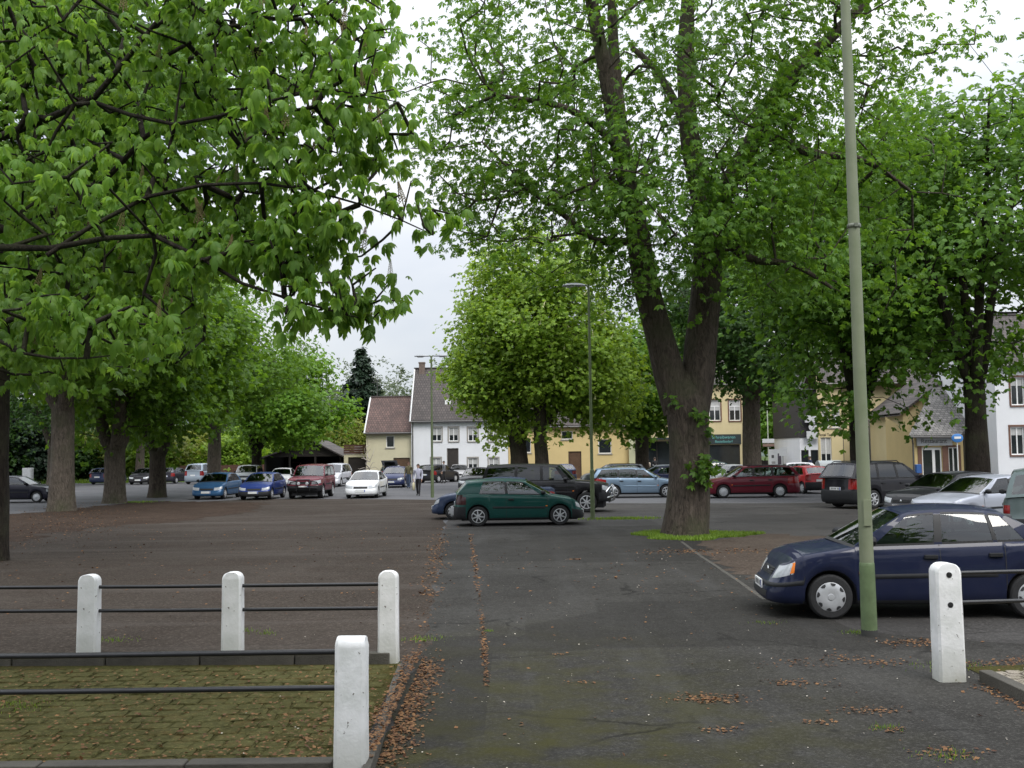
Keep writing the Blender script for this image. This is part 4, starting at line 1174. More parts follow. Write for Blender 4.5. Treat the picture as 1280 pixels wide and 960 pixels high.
def car(name, label, sp, col, loc, heading, cat='car', group=None, detail=2, plate_f=True, interior=True, hatch_open=False, glass=None, z=0.008):
    L, W, H, wb, fo, wr = sp['L'], sp['W'], sp['H'], sp['wb'], sp['fo'], sp['wr']
    hw = W / 2; X_ = lambda d: L / 2 - d
    body_m = paint(*col) if isinstance(col, tuple) else col
    bump_m = M_PLASTIC if sp.get('pbump') else body_m
    root = empty(name, (loc[0], loc[1], z), heading); tag(root, label, cat, group)
    glass = glass or GLASS
    xf, xr = X_(fo), X_(fo + wb); Ra = wr * 1.14; zc = wr
    sill = sp.get('sill', .20); top = sp['top']
    ztop = lambda x: smooth_tab(top, L / 2 - x, .07)
    crown = sp.get('crown', .05)
    def ztopc(x, y): return ztop(x) + crown * max(0, min(1, (L / 2 - x) / .5)) * max(0, min(1, (x + L / 2) / .25)) * (1 - min(1, abs(y) / hw) ** 2.2)
    Fr = fo - Ra - .03; Rr = L - fo - wb - Ra - .03       # rounded end lengths
    X0, X1 = L / 2 - Fr, -L / 2 + Rr
    # --- half outline of the plan, front centre to rear centre
    path = []
    N = 3.4
    for k in range(0, 13):
        a = k / 12 * math.pi / 2
        path.append((X0 + Fr * max(math.cos(a), 0) ** (2 / N), hw * math.sin(a) ** (2 / N), sp.get('bz', .20)))
    xs = []
    for xw in (xf, xr):
        xs += [(xw + Ra + .006, sill), ] + [(xw + Ra * math.cos(math.pi * k / 12), zc + Ra * math.sin(math.pi * k / 12)) for k in range(13)] + [(xw - Ra - .006, sill)]
    mid = [(xf - Ra - .03 - k * ((xf - xr - 2 * Ra - .06) / 10), sill) for k in range(11)]
    xs = sorted(xs + mid, key=lambda p: -p[0])
    path += [(x, hw, zz) for x, zz in xs if X1 + .002 < x < X0 - .002]
    for k in range(12, -1, -1):
        a = k / 12 * math.pi / 2
        path.append((X1 - Rr * max(math.cos(a), 0) ** (2 / N), hw * math.sin(a) ** (2 / N), sp.get('bzr', .22)))
    n = len(path)
    ts = [0, .06, .18, .34, .46, .50, .56, .70, .84, .94, 1.0]
    osd = [.045, .018, .004, .0, .0, .002, .004, .008, .018, .036, .065]
    sf, sr = sp.get('nose', .12), sp.get('tail', .06)
    def nrm(i):
        a, b = path[max(i - 1, 0)], path[min(i + 1, n - 1)]
        if i == 0: return Vector((1, 0, 0))
        if i == n - 1: return Vector((-1, 0, 0))
        d = Vector((b[0] - a[0], b[1] - a[1], 0))
        return Vector((-d.y, d.x, 0)).normalized() * (1 if (-d.y * 0 + d.x * 1) * path[i][1] >= 0 or True else 1)
    NR = []
    for i in range(n):
        v = nrm(i)
        if v.y < 0: v = -v
        if 0 < i < 12 and v.x < 0: v = -v
        NR.append(v)
    def pt(i, t, off=0.0):
        """point on the skin: i along the outline, t up the side"""
        i = min(max(i, 0), n - 1.0001); k = int(i); f = i - k
        a, b = path[k], path[k + 1]
        x, y, zl = a[0] + (b[0] - a[0]) * f, a[1] + (b[1] - a[1]) * f, a[2] + (b[2] - a[2]) * f
        nv = (NR[k] * (1 - f) + NR[k + 1] * f).normalized()
        ef = max(0, min(1, (x - X0 + .02) / (Fr + .02))); er = max(0, min(1, (X1 + .02 - x) / (Rr + .02)))
        zt = ztopc(x, y)
        o = np.interp(t, ts, osd)
        e = max(ef, er)
        if e > 0:
            oe = np.interp(t, [0, .06, .16, .30, .48, .54, .60, 1.0], [.05, .02, .0, .0, .004, .030, .034, .05])
            o = o * (1 - e) + oe * e
        x2 = x - ef * sf * t ** 1.6 + er * sr * t ** 1.5
        return Vector((x2, y, zl + (zt - zl) * t)) + nv * (off - o)
    mb = MB()
    rowsL = [[pt(i, t) for t in ts] for i in range(n)]
    for sgn in (1, -1):
        rows = [[(p.x, p.y * sgn, p.z) for p in r] for r in rowsL]
        for i in range(n - 1):
            for j in range(len(ts) - 1):
                endz = (i < 12 or i >= n - 13)
                mi = 1 if (endz and ts[j] < .50) else (2 if ts[j] < .05 else 0)
                mb.poly([rows[i][j], rows[i + 1][j], rows[i + 1][j + 1], rows[i][j + 1]], mi)
    # --- bonnet, boot lid and the shelf between
    cols = [-1, -.96, -.8, -.5, -.2, 0, .2, .5, .8, .96, 1]
    xc, xrb = X_(sp['cowl']), X_(sp['rbase'])
    tl = [r[-1] for r in rowsL]
    def deck(i, s):
        p = tl[i]; e = ztopc(p.x, p.y * s) - ztopc(p.x, p.y)
        return (p.x, p.y * s, p.z + e)
    for i in range(n - 1):
        xm = (tl[i].x + tl[i + 1].x) / 2
        mi = 3 if (xrb + .05 < xm < xc - .12) else 0
        for a, b in zip(cols[:-1], cols[1:]):
            mb.poly([deck(i, a), deck(i + 1, a), deck(i + 1, b), deck(i, b)], mi)
    # --- roof and pillars
    xrf, xrr = X_(sp['rfront']), X_(sp['rrear'])
    lines = [(xc, xrf)]; segs = []
    for (b0, t0, b1, t1) in sp['wins']:
        lines += [(X_(b0), X_(t0)), (X_(b1), X_(t1))]
    lines.append((xrb, xrr))
    ri = sp.get('rin', .22); rc = sp.get('rcrown', .05); rdrop = sp.get('rdrop', .05)
    xm_ = (xrf + xrr) / 2; half = (xrf - xrr) / 2
    pyb = hw - .068
    def redge(x): return H - rc - rdrop * abs((x - xm_) / half) ** 2.4
    def gh(xb, xt, v, off=0.0):
        zb = ztop(xb) - .004; zt = redge(xt)
        y = pyb + (hw - ri - pyb) * v ** 1.3 + off
        if v > .9: y -= (v - .9) * .25
        return Vector((xb + (xt - xb) * v, y, zb + (zt - zb) * v ** .97))
    vrow = [0, .07, .35, .62, .87, .93, 1.0]
    win_pts = []
    for k in range(len(lines) - 1):
        (a0, b0), (a1, b1) = lines[k], lines[k + 1]
        isw = k % 2 == 1
        ns = max(1, int(abs(a1 - a0 + b1 - b0) / 2 / .14)) if isw else max(1, int(abs(a1 - a0 + b1 - b0) / 2 / .2))
        strip = [(a0 + (a1 - a0) * q / ns, b0 + (b1 - b0) * q / ns) for q in range(ns + 1)]
        bp = (not isw and 0 < k < len(lines) - 2)
        for sgn in (1, -1):
            for q in range(ns):
                for j in range(len(vrow) - 1):
                    if isw and 1 <= j < 4: continue
                    P = [gh(*strip[q], vrow[j]), gh(*strip[q + 1], vrow[j]), gh(*strip[q + 1], vrow[j + 1]), gh(*strip[q], vrow[j + 1])]
                    mb.poly([(p.x, p.y * sgn, p.z) for p in P], 4 if (bp and 1 <= j < 4 and sp.get('blackb', True)) or (j == 4 and isw) or (j == 0 and isw) else 0)
            if isw:
                g = MB()
                g.grid([[(lambda p: (p.x, (p.y - .006) * sgn, p.z))(gh(*s_, v)) for s_ in strip] for v in (.07, .35, .62, .87)])
                win_pts.append(g)
    # roof skin
    nx = 12; xsr = [xrf + (xrr - xrf) * k / nx for k in range(nx + 1)]
    rb = sp.get('rbulge', .06)
    def roofp(x, s):
        y = gh(x, x, 1.0).y; fx = (x - xm_) / half
        return (x + (rb * (1 - s * s)) * (fx ** 3), y * s, redge(x) + rc * (1 - abs(s) ** 2.4))
    rcols = [-1, -.94, -.75, -.4, 0, .4, .75, .94, 1]
    mb.grid([[roofp(x, s) for s in rcols] for x in xsr])
    # windscreen and rear window
    def screen(xb, xt, bulge_b, v0, v1, s0, hollow):
        vs = [0, v0, (v0 + v1) / 2, v1, 1.0]; ss = [-1, -s0, -s0 * .6, -s0 * .2, s0 * .2, s0 * .6, s0, 1]
        def P(v, s):
            p = gh(xb, xt, v); q = roofp(xt, s)
            bx = bulge_b * (1 - v) * (1 - s * s) + (q[0] - xt) * v
            dz = crown * .9 * (1 - v) * (1 - abs(s) ** 2.2) + (q[2] - redge(xt)) * v
            return (p.x + bx, p.y * s, p.z + dz)
        g = MB()
        for a in range(4):
            for b in range(7):
                q = [P(vs[a], ss[b]), P(vs[a], ss[b + 1]), P(vs[a + 1], ss[b + 1]), P(vs[a + 1], ss[b])]
                if 1 <= a <= 2 and 1 <= b <= 5: g.poly(q)
                elif hollow: continue
                else: mb.poly(q, 4 if a == 0 and sp['cowl'] and xb > 0 else 0)
        return g
    ws = screen(xc, xrf, .12, .06, .95, .945, False)
    rv = sp.get('rwin', (.12, .90))
    rw = screen(xrb, xrr, -.06, rv[0], rv[1], sp.get('rws', .86), hatch_open)
    # front and rear undertray so that nothing shows through the arches
    mb.box((-L / 2 + .25, -hw + .24, .16), (L / 2 - .25, hw - .24, min(.62, ztop(xf) - .08)), 3)
    body = mb.build('body', [body_m, bump_m, M_PLASTIC, M_INT, M_SEAL], root, smooth=32)
    ws.build('windscreen', glass, root, smooth=40)
    if not hatch_open: rw.build('rear_window', glass, root, smooth=40)
    for g in win_pts: g.build('side_window', GLASS_D if sp.get('dark_rear') and g is not win_pts[0] and g is not win_pts[1] else glass, root, smooth=40)
    # --- patches on the skin
    def patch(nm, m, i0, i1, t0, t1, off=.006, side=1, parent=None, ni=6, nj=3, thick=.02, shape=None):
        g = MB(); rows = []
        for b in range(nj + 1):
            row = []
            for a in range(ni + 1):
                u, v = a / ni, b / nj
                i, t = i0 + (i1 - i0) * u, t0 + (t1 - t0) * v
                if shape: i, t = shape(u, v)
                e = off if 0 < a < ni and 0 < b < nj else off * .3
                p = pt(i, t, e); row.append((p.x, p.y * side, p.z))
            rows.append(row)
        g.grid(rows)
        return g.build(nm, m, parent or root, smooth=50)
    def i_front_y(y):
        for k in range(12):
            if path[k][1] <= y <= path[k + 1][1]: return k + (y - path[k][1]) / max(1e-6, path[k + 1][1] - path[k][1])
        return 12
    def i_x(x):
        for k in range(12, n - 13):
            if path[k][0] >= x >= path[k + 1][0]: return k + (path[k][0] - x) / max(1e-6, path[k][0] - path[k + 1][0])
        return n / 2
    def i_rear_y(y):
        for k in range(n - 13, n - 1):
            if path[k][1] >= y >= path[k + 1][1]: return k + (path[k][1] - y) / max(1e-6, path[k][1] - path[k + 1][1])
        return n - 1
    hl = sp.get('hl', dict(y=.42, t=(.60, .90), wrap=10.5))
    for s in (1, -1):
        i0 = i_front_y(hl['y']); i1 = hl['wrap']
        tl0, tl1 = hl['t']; sk = hl.get('skew', .06)
        h_ = patch('headlight', M_LAMP, 0, 0, 0, 0, .010, s, None, 6, 3, shape=lambda u, v: (i0 + (i1 - i0) * u, tl0 + sk * u + (tl1 - tl0) * v * (1 - .15 * u)))
        if hl.get('amber', False):
            patch('indicator', M_AMBER, 0, 0, 0, 0, .012, s, h_, 3, 2, shape=lambda u, v: (i1 - .9 + 1.1 * u, tl0 + sk + .02 + (tl1 - tl0 - .05) * v * .85))
        tq = sp.get('tl', dict(y=.50, t=(.55, .85), wrap=3.0))
        i0r = n - 13 - .5 if False else i_rear_y(hw * .995) - tq['wrap'] * .5; i1r = i_rear_y(tq['y'])
        patch('tail_light', M_SMOKE if sp.get('smoked') else M_RED, i0r, i1r, tq['t'][0], tq['t'][1], .012, s, None, 6, 3)
    if sp.get('front_strip'):
        for s in (1, -1): patch('bumper_strip', M_PLASTIC, 0, 14.5, .40, .50, .012, s, None, 16, 3)
    gr = sp.get('grille', dict(y=.36, t=(.62, .84)))
    gy = i_front_y(gr['y'])
    g = MB()
    for b in range(3):
        pass
    gp = MB(); rows = []
    for b in range(4):
        t = gr['t'][0] + (gr['t'][1] - gr['t'][0]) * b / 3
        row = []
        for a in range(-6, 7):
            p = pt(abs(a) / 6 * gy, t, .006); row.append((p.x, p.y * (1 if a >= 0 else -1), p.z))
        rows.append(row)
    gp.grid(rows); gro = gp.build('grille', M_SEAL, root, smooth=60)
    if detail >= 2:
        for b in range(3):
            t = gr['t'][0] + (gr['t'][1] - gr['t'][0]) * (b + .7) / 3.4
            pts = []
            for a in range(-6, 7):
                p = pt(abs(a) / 6 * gy * .96, t, .012); pts.append((p.x, p.y * (1 if a >= 0 else -1), p.z))
            q = MB(); q.tube(pts, .006, 5); q.build('grille_bar', M_PLASTIC, gro, smooth=60)
        ib = i_front_y(.5 * hw * 1.2); rows = []
        for t in (.12, .20, .28):
            row = []
            for a in range(-6, 7):
                p = pt(abs(a) / 6 * ib, t, .004); row.append((p.x, p.y * (1 if a >= 0 else -1), p.z))
            rows.append(row)
        q = MB(); q.grid(rows); q.build('air_intake', M_SEAL, root, smooth=60)
        e = MB(); p = pt(0, (gr['t'][0] + gr['t'][1]) / 2, .016)
        e.lathe([(.001, .008), (.035, .006), (.045, -.006)], (p.x, 0, p.z), 'X', 16); e.build('badge', M_CHROME, root, smooth=40)
    def plate(tt, rear):
        p = pt(n - 1 if rear else 0, tt, .022); s = -1 if rear else 1
        q = MB(); q.box((p.x - .008, -.255, p.z - .055), (p.x + .008, .255, p.z + .055)); o = q.build('number_plate', M_PLATE, root)
        q = MB(); q.box((p.x - .0095 * 1, -.25 * 1 if rear else .21, p.z - .05), (p.x + .0095, -.21 if rear else .25, p.z + .05)); q.build('blue_band', M_PBLUE, o)
        if detail >= 2:
            q = MB()
            for k, w in ((-.17, .04), (-.115, .035), (-.02, .045), (.04, .045), (.10, .03), (.145, .03), (.185, .03)):
                q.box((p.x - .0095, (k if rear else -k) - w / 2 + .004, p.z - .032), (p.x + .0095, (k if rear else -k) + w / 2 - .004, p.z + .032))
            q.build('plate_print', M_PINK, o)['kind'] = 'stuff'
    if plate_f: plate(sp.get('pf', .40), False)
    plate(sp.get('pr', .66), True)
    # side strip, door gaps, handles, mirrors
    for s in (1, -1):
        if detail >= 1 and sp.get('strip', True):
            patch('side_moulding', M_PLASTIC if not sp.get('bodystrip') else body_m, i_x(xf - Ra - .10), i_x(xr + Ra + .10), .44, .52, .014, s, None, 14, 3)
        if detail >= 1:
            for d in sp['doors']:
                g = MB()
                for (da, db, t0, t1) in ((d, d, .07, 1.0),):
                    ii = i_x(X_(d)); rows = []
                    for k in range(11):
                        t = t0 + (t1 - t0) * k / 10
                        a = pt(ii, t, .0035); rows.append([(a.x - .005, a.y * s, a.z), (a.x + .005, a.y * s, a.z)])
                    g.grid(rows)
                g.build('door_gap', M_SEAL, root)
            if detail >= 2:
                for d in sp.get('handles', ()):
                    p = pt(i_x(X_(d)), .80, .016); q = MB(); q.cbox((p.x, p.y * s, p.z), (.17, .035, .05), ch=.3); q.build('door_handle', M_PLASTIC, root, smooth=40)
                if sp.get('repeater', True):
                    p = pt(i_x(xf - Ra - .06), .55, .01); q = MB(); q.cbox((p.x, p.y * s, p.z), (.055, .02, .03)); q.build('side_indicator', M_AMBER, root, smooth=40)
        mx = xc - .22 - sp.get('mirdx', 0); mz = ztop(mx) + .08
        q = MB()
        for (dx, w_, h_) in ((0,) * 3,):
            rows = []
            for u, k in ((-.05, .6), (-.03, .95), (.03, 1.0), (.07, .75), (.09, .35)):
                rows.append([(mx + u, s * (hw + .03 + .085 * math.cos(a) * k), mz + .062 * math.sin(a) * k) for a in [2 * math.pi * j / 10 for j in range(10)]])
            q.grid(rows, close=True); q.poly(rows[0]); q.poly(rows[-1])
            q.box((mx - .01, min(s * (hw - .09), s * (hw - .03)), mz - .06), (mx + .05, max(s * (hw - .09), s * (hw - .03)), mz - .02))
        q.build('wing_mirror', body_m if sp.get('bodymir') else M_PLASTIC, root, smooth=40)
    # wheels
    tyre, rim = wheel_meshes(wr, sp.get('rim', 'cover'))
    for xw in (xf, xr):
        for s in (1, -1):
            o = link('wheel', tyre, root, (xw, s * (hw - wr * .34 - .022), wr), 0 if s > 0 else math.pi)
            o.rotation_euler.y = random.Random(xw * 7 + s + L).uniform(0, 1)
            link('rim', rim, o)
    # seats show through the glass
    if interior:
        zb = ztop(0)
        for d in sp.get('seats', (sp['rfront'] + .55, sp['rfront'] + 1.35)):
            for s in (.33, -.33):
                q = MB(); x = X_(d)
                rows = [[(x + dx + lean, s * hw * 1.15 + .21 * math.cos(a), zz) if False else (x + .055 * math.sin(a) + lean, s * hw * 1.15 + w_ * math.cos(a), zz) for a in [2 * math.pi * j / 10 for j in range(10)]]
                        for zz, w_, lean, dx in ((zb - .12, .23, .05, 0), (zb + .08, .22, 0.0, 0), (zb + .17, .15, -.03, 0), (zb + .20, .09, -.035, 0), (zb + .22, .12, -.04, 0), (zb + .32, .13, -.05, 0), (zb + .35, .09, -.05, 0))]
                q.grid(rows, close=True); q.poly(rows[-1]); q.build('seat', M_INT, root, smooth=50)
        q = MB(); q.cbox((xc - .38, 0, ztop(xc) - .01), (.5, W - .42, .14)); q.build('dashboard', M_INT, root, smooth=40)
        q = MB(); cx_, cz_ = xc - .72, ztop(xc) + .03
        q.tube([(cx_ - .06 * math.sin(a), .33 * hw * 1.15 + .17 * math.cos(a), cz_ + .15 * math.sin(a)) for a in [2 * math.pi * j / 14 for j in range(15)]], .014, 5, cap=False); q.build('steering_wheel', M_SEAL, root, smooth=60)
    if sp.get('rails'):
        for s in (1, -1):
            q = MB(); y = gh(0, 0, 1.0).y - .03
            q.tube([(xrf - .15, s * y, redge(xrf - .15)), (xrf - .28, s * y, H - .01), (xrr + .30, s * y, H - .015), (xrr + .14, s * y, redge(xrr + .14))], .018, 6); q.build('roof_rail', M_PLASTIC if sp['rails'] != 'chrome' else M_CHROME, root, smooth=60)
    if sp.get('bull'):
        q = MB(); fx = L / 2 + .10
        for z1, z2 in ((.42, .98),):
            for yy in (-.34, .34): q.tube([(fx - .18, yy, .35), (fx, yy, z1), (fx - .02, yy, z2 - .1), (fx - .08, yy, z2)], .032, 8)
            q.tube([(fx - .35, -hw * .92, .50), (fx - .1, -hw * .75, .55), (fx, -.34, .58), (fx, .34, .58), (fx - .1, hw * .75, .55), (fx - .35, hw * .92, .50)], .030, 8)
            q.tube([(fx - .08, -.34, z2), (fx - .08, .34, z2)], .032, 8)
            q.tube([(fx - .10, -.34, z2 - .06), (fx - .14, -hw * .75, .86), (fx - .35, -hw * .9, .60)], .028, 8)
            q.tube([(fx - .10, .34, z2 - .06), (fx - .14, hw * .75, .86), (fx - .35, hw * .9, .60)], .028, 8)
        bb = q.build('bull_bar', M_CHROME if sp['bull'] == 'chrome' else M_PLASTIC, root, smooth=60)
        for yy in (-.22, .22):
            q = MB(); q.lathe([(.001, .05), (.07, .045), (.085, .02), (.07, -.04), (.001, -.05)], (fx + .02, yy, .80), 'X', 14); q.build('spot_lamp', M_LAMP, bb, smooth=50)
    if hatch_open:
        g = MB(); x0, zt = xrr + .02, redge(xrr) + rc * .6
        rows = [[(x0 - d, y, zt + .10 * math.sin(d * 1.5) + d * .30) for y in [-.62 + 1.24 * k / 6 for k in range(7)]] for d in (0, .08, .75, .85, 1.1)]
        for a in range(4):
            for b in range(6):
                if a == 1 and 1 <= b <= 4: continue
                g.poly([rows[a][b], rows[a][b + 1], rows[a + 1][b + 1], rows[a + 1][b]])
        tg = g.build('tailgate', body_m, root, smooth=40)
        g = MB(); g.grid([r[1:6] for r in rows[1:3]]); g.build('rear_window', glass, tg)
        q = MB(); q.tube([(x0 - .35, .6, zt + .1), (x0 - .15, .62, zt - .5)], .012, 5); q.tube([(x0 - .35, -.6, zt + .1), (x0 - .15, -.62, zt - .5)], .012, 5); q.build('strut', M_SEAL, tg)
    return root

# --- body shapes (distances measured back from the front bumper)
def hatch(L=3.75, W=1.64, H=1.40, wb=2.44, fo=.74, wr=.285, three=False, **kw):
    b = .90 * H / 1.40; k = L / 3.75
    d = dict(L=L, W=W, H=H, wb=wb, fo=fo, wr=wr, top=[(0, b - .26), (.12, b - .20), (.5 * k, b - .10), (.95 * k, b - .02), (1.2 * k, b), (2.2 * k, b + .03), (3.3 * k, b + .05), (L, b + .05)],
             cowl=1.02 * k, rfront=1.72 * k, rrear=3.18 * k, rbase=L - .12, doors=(1.12 * k, 2.25 * k) if three else (1.12 * k, 2.08 * k, 2.86 * k), handles=(2.12 * k,) if three else (1.96 * k, 2.75 * k),
             nose=.14, tail=.05, rwin=(.10, .86), tl=dict(y=.52, t=(.58, .98), wrap=2.5), pr=.60)
    d['wins'] = [(1.26 * k, 1.80 * k, 2.16 * k, 2.20 * k), (2.26 * k, 2.29 * k, 3.25 * k, 2.95 * k)] if three else [(1.26 * k, 1.80 * k, 2.04 * k, 2.10 * k), (2.13 * k, 2.18 * k, 2.86 * k, 2.74 * k), (2.93 * k, 2.80 * k, 3.33 * k, 2.98 * k)]
    d.update(kw); return d
def sedan(L=4.15, W=1.66, H=1.40, wb=2.49, fo=.80, wr=.285, **kw):
    b = .90 * H / 1.40; k = L / 4.15
    d = dict(L=L, W=W, H=H, wb=wb, fo=fo, wr=wr, top=[(0, b - .24), (.14, b - .19), (.55 * k, b - .09), (1.05 * k, b - .01), (1.3 * k, b), (2.4 * k, b + .03), (3.3 * k, b + .06), (3.6 * k, b + .09), (L - .1, b + .09), (L, b + .04)],
             cowl=1.10 * k, rfront=1.80 * k, rrear=3.00 * k, rbase=3.58 * k, doors=(1.20 * k, 2.18 * k, 2.98 * k), handles=(2.06 * k, 2.86 * k), nose=.14, tail=.06,
             wins=[(1.34 * k, 1.88 * k, 2.12 * k, 2.17 * k), (2.22 * k, 2.26 * k, 2.86 * k, 2.80 * k), (2.91 * k, 2.84 * k, 3.26 * k, 2.95 * k)], rwin=(.08, .92), tl=dict(y=.46, t=(.55, .88), wrap=2.5), pr=.62)
    d.update(kw); return d
def estate(L=4.5, W=1.70, H=1.46, wb=2.55, fo=.86, wr=.30, **kw):
    b = .92 * H / 1.46; k = L / 4.5
    d = dict(L=L, W=W, H=H, wb=wb, fo=fo, wr=wr, top=[(0, b - .25), (.14, b - .20), (.6 * k, b - .09), (1.1 * k, b - .01), (1.35 * k, b), (2.6 * k, b + .03), (4.0 * k, b + .05), (L, b + .04)],
             cowl=1.15 * k, rfront=1.88 * k, rrear=4.10 * k, rbase=L - .10, doors=(1.25 * k, 2.26 * k, 3.12 * k), handles=(2.14 * k, 3.00 * k), nose=.14, tail=.05,
             wins=[(1.40 * k, 1.96 * k, 2.20 * k, 2.24 * k), (2.30 * k, 2.34 * k, 3.12 * k, 3.06 * k), (3.22 * k, 3.15 * k, 4.22 * k, 3.92 * k)], rwin=(.10, .86), tl=dict(y=.55, t=(.55, .98), wrap=2.5), pr=.58, seats=(2.45 * k, 3.35 * k))
    d.update(kw); return d
def suv(L=4.6, W=1.80, H=1.78, wb=2.6, fo=.85, wr=.36, **kw):
    b = 1.13 * H / 1.78; k = L / 4.6
    d = dict(L=L, W=W, H=H, wb=wb, fo=fo, wr=wr, top=[(0, b - .16), (.12, b - .11), (.5 * k, b - .07), (1.2 * k, b - .01), (1.4 * k, b), (3 * k, b + .02), (L, b + .02)], sill=.36, bz=.38, bzr=.40,
             cowl=1.34 * k, rfront=1.84 * k, rrear=4.34 * k, rbase=L - .06, doors=(1.45 * k, 2.38 * k, 3.28 * k), handles=(2.26 * k, 3.15 * k), nose=.06, tail=.03, rin=.16, pbump=True, nosex=0,
             wins=[(1.55 * k, 1.95 * k, 2.32 * k, 2.34 * k), (2.42 * k, 2.45 * k, 3.25 * k, 3.22 * k), (3.36 * k, 3.32 * k, 4.40 * k, 4.25 * k)], rwin=(.10, .85), tl=dict(y=.62, t=(.50, .92), wrap=2.5), pr=.55, seats=(2.5 * k, 3.4 * k), rim='alloy')
    d.update(kw); return d
def mpv(L=4.2, W=1.74, H=1.64, wb=2.6, fo=.84, wr=.305, **kw):
    b = 1.0 * H / 1.64; k = L / 4.2
    d = dict(L=L, W=W, H=H, wb=wb, fo=fo, wr=wr, top=[(0, b - .28), (.14, b - .22), (.5 * k, b - .10), (.95 * k, b - .01), (1.2 * k, b), (2.6 * k, b + .03), (L, b + .05)],
             cowl=.92 * k, rfront=1.72 * k, rrear=3.82 * k, rbase=L - .10, doors=(1.15 * k, 2.15 * k, 3.0 * k), handles=(2.03 * k, 2.88 * k), nose=.18, tail=.05,
             wins=[(1.24 * k, 1.84 * k, 2.08 * k, 2.12 * k), (2.18 * k, 2.22 * k, 2.98 * k, 2.94 * k), (3.08 * k, 3.03 * k, 3.92 * k, 3.66 * k)], rwin=(.10, .86), tl=dict(y=.58, t=(.55, 1.0), wrap=2.5), pr=.58, seats=(2.3 * k, 3.15 * k))
    d.update(kw); return d

def put(px, py, ahead, side, heading):
    """centre of a car whose reference point (ahead of / left of its centre) stands at a spot of the ground"""
    p = G(px, py); a = heading
    f = Vector((math.cos(a), math.sin(a), 0)); l = Vector((-math.sin(a), math.cos(a), 0))
    return p - f * ahead - l * side

R90 = math.pi / 2
# the dark blue saloon
_sp = sedan(L=4.15, W=1.66, H=1.42, wb=2.50, fo=.80, wr=.285, rim='cover', front_strip=True, hl=dict(amber=True, y=.44, t=(.60, .93), wrap=10.8, skew=.07), grille=dict(y=.33, t=(.66, .86)), pbump=False, nose=.20)
_h = math.pi - rad(4)
_c = put(1039, 775, _sp['L'] / 2 - _sp['fo'], _sp['W'] / 2 - .05, _h)
car('parked_car', 'dark blue four-door saloon with pale wheel covers beside the lamp pole', _sp, ('navy', (.010, .014, .038)), _c, _h)
# the green hatchback and those next to it
_sp = hatch(L=4.02, W=1.70, H=1.42, wb=2.47, fo=.80, wr=.30, three=True, rim='alloy', doors=(1.18, 2.42), rrear=3.56, pbump=True, smoked=True, wins=[(1.36, 1.94, 2.36, 2.40), (2.44, 2.48, 3.24, 3.10)])
car('parked_car', 'dark green three-door hatchback with silver spoked wheels on the drive', _sp, ('green', (.008, .055, .048)), put(650, 657.5, 0, -_sp['W'] / 2 + .05, rad(3)), rad(3))
_sp = sedan(L=4.3, rim='cover')
car('parked_car', 'dark blue saloon half hidden behind the green hatchback', _sp, ('steelblue', (.03, .045, .09)), put(567, 650, _sp['L'] / 2 - _sp['fo'], _sp['W'] / 2 - .05, rad(178)), rad(178))
_sp = suv(L=4.85, W=1.84, H=1.80, wb=2.75, fo=.85, wr=.37, bull='chrome', dark_rear=True)
car('parked_car', 'black off-road vehicle with chrome bull bar behind the green hatchback', _sp, ('black', (.010, .010, .012)), put(680, 641, 0, -_sp['W'] / 2, rad(-9)), rad(-9))
_sp = estate(L=4.5, W=1.73, H=1.46, wb=2.51, rim='alloy', rails='chrome', bodymir=True, bodystrip=True)
car('parked_car', 'silver-blue estate car parked beside the big chestnut trunk', _sp, ('iceblue', (.18, .25, .33), .5), put(797, 622.5, 0, -_sp['W'] / 2, rad(-2)), rad(-2))
_sp = estate(L=4.55, W=1.70, H=1.50, wb=2.62, wr=.30, rim='plain', rails=True)
car('parked_car', 'maroon estate car with pale disc wheel trims', _sp, ('maroon', (.11, .012, .022)), put(943, 622.5, 0, _sp['W'] / 2, rad(180)), rad(180))
_sp = hatch(L=3.7, H=1.40, pbump=True)
car('parked_car', 'red hatchback seen from behind at the rear of the maroon estate', _sp, ('red', (.42, .03, .035)), (AT(1003, 600, 53.8).x, 53.8), rad(104), detail=1)
_sp = mpv(L=4.9, W=1.88, H=1.74, wb=2.9, fo=.95, wr=.34, rails=True, dark_rear=True, pbump=True, rim='alloy')
car('parked_car', 'large black people carrier seen from its rear corner', _sp, ('black2', (.012, .012, .016)), (AT(1100, 600, 39.8).x, 39.8), rad(30))
_sp = hatch(L=4.1, W=1.70, H=1.44, wb=2.55)
car('parked_car', 'black car with clear headlamps behind the silver saloon', _sp, ('black3', (.014, .015, .018)), (AT(1182, 600, 33.2).x, 33.2), rad(205))
_sp = sedan(L=4.4, W=1.72, H=1.42, wb=2.6)
car('parked_car', 'silver saloon between the black car and the grey-green van', _sp, ('silver', (.36, .38, .43), .5), (AT(1232, 600, 29.3).x, 29.3), rad(201))
_sp = mpv(L=4.0, W=1.70, H=1.72, wb=2.5, pbump=True, tail=.04, tl=dict(y=.72, t=(.62, .82), wrap=1.0))
car('parked_van', 'grey-green small van showing its rear beyond the dark blue saloon', _sp, ('greygreen', (.10, .13, .13), .4), (11.95, 23.5), rad(64), cat='van')
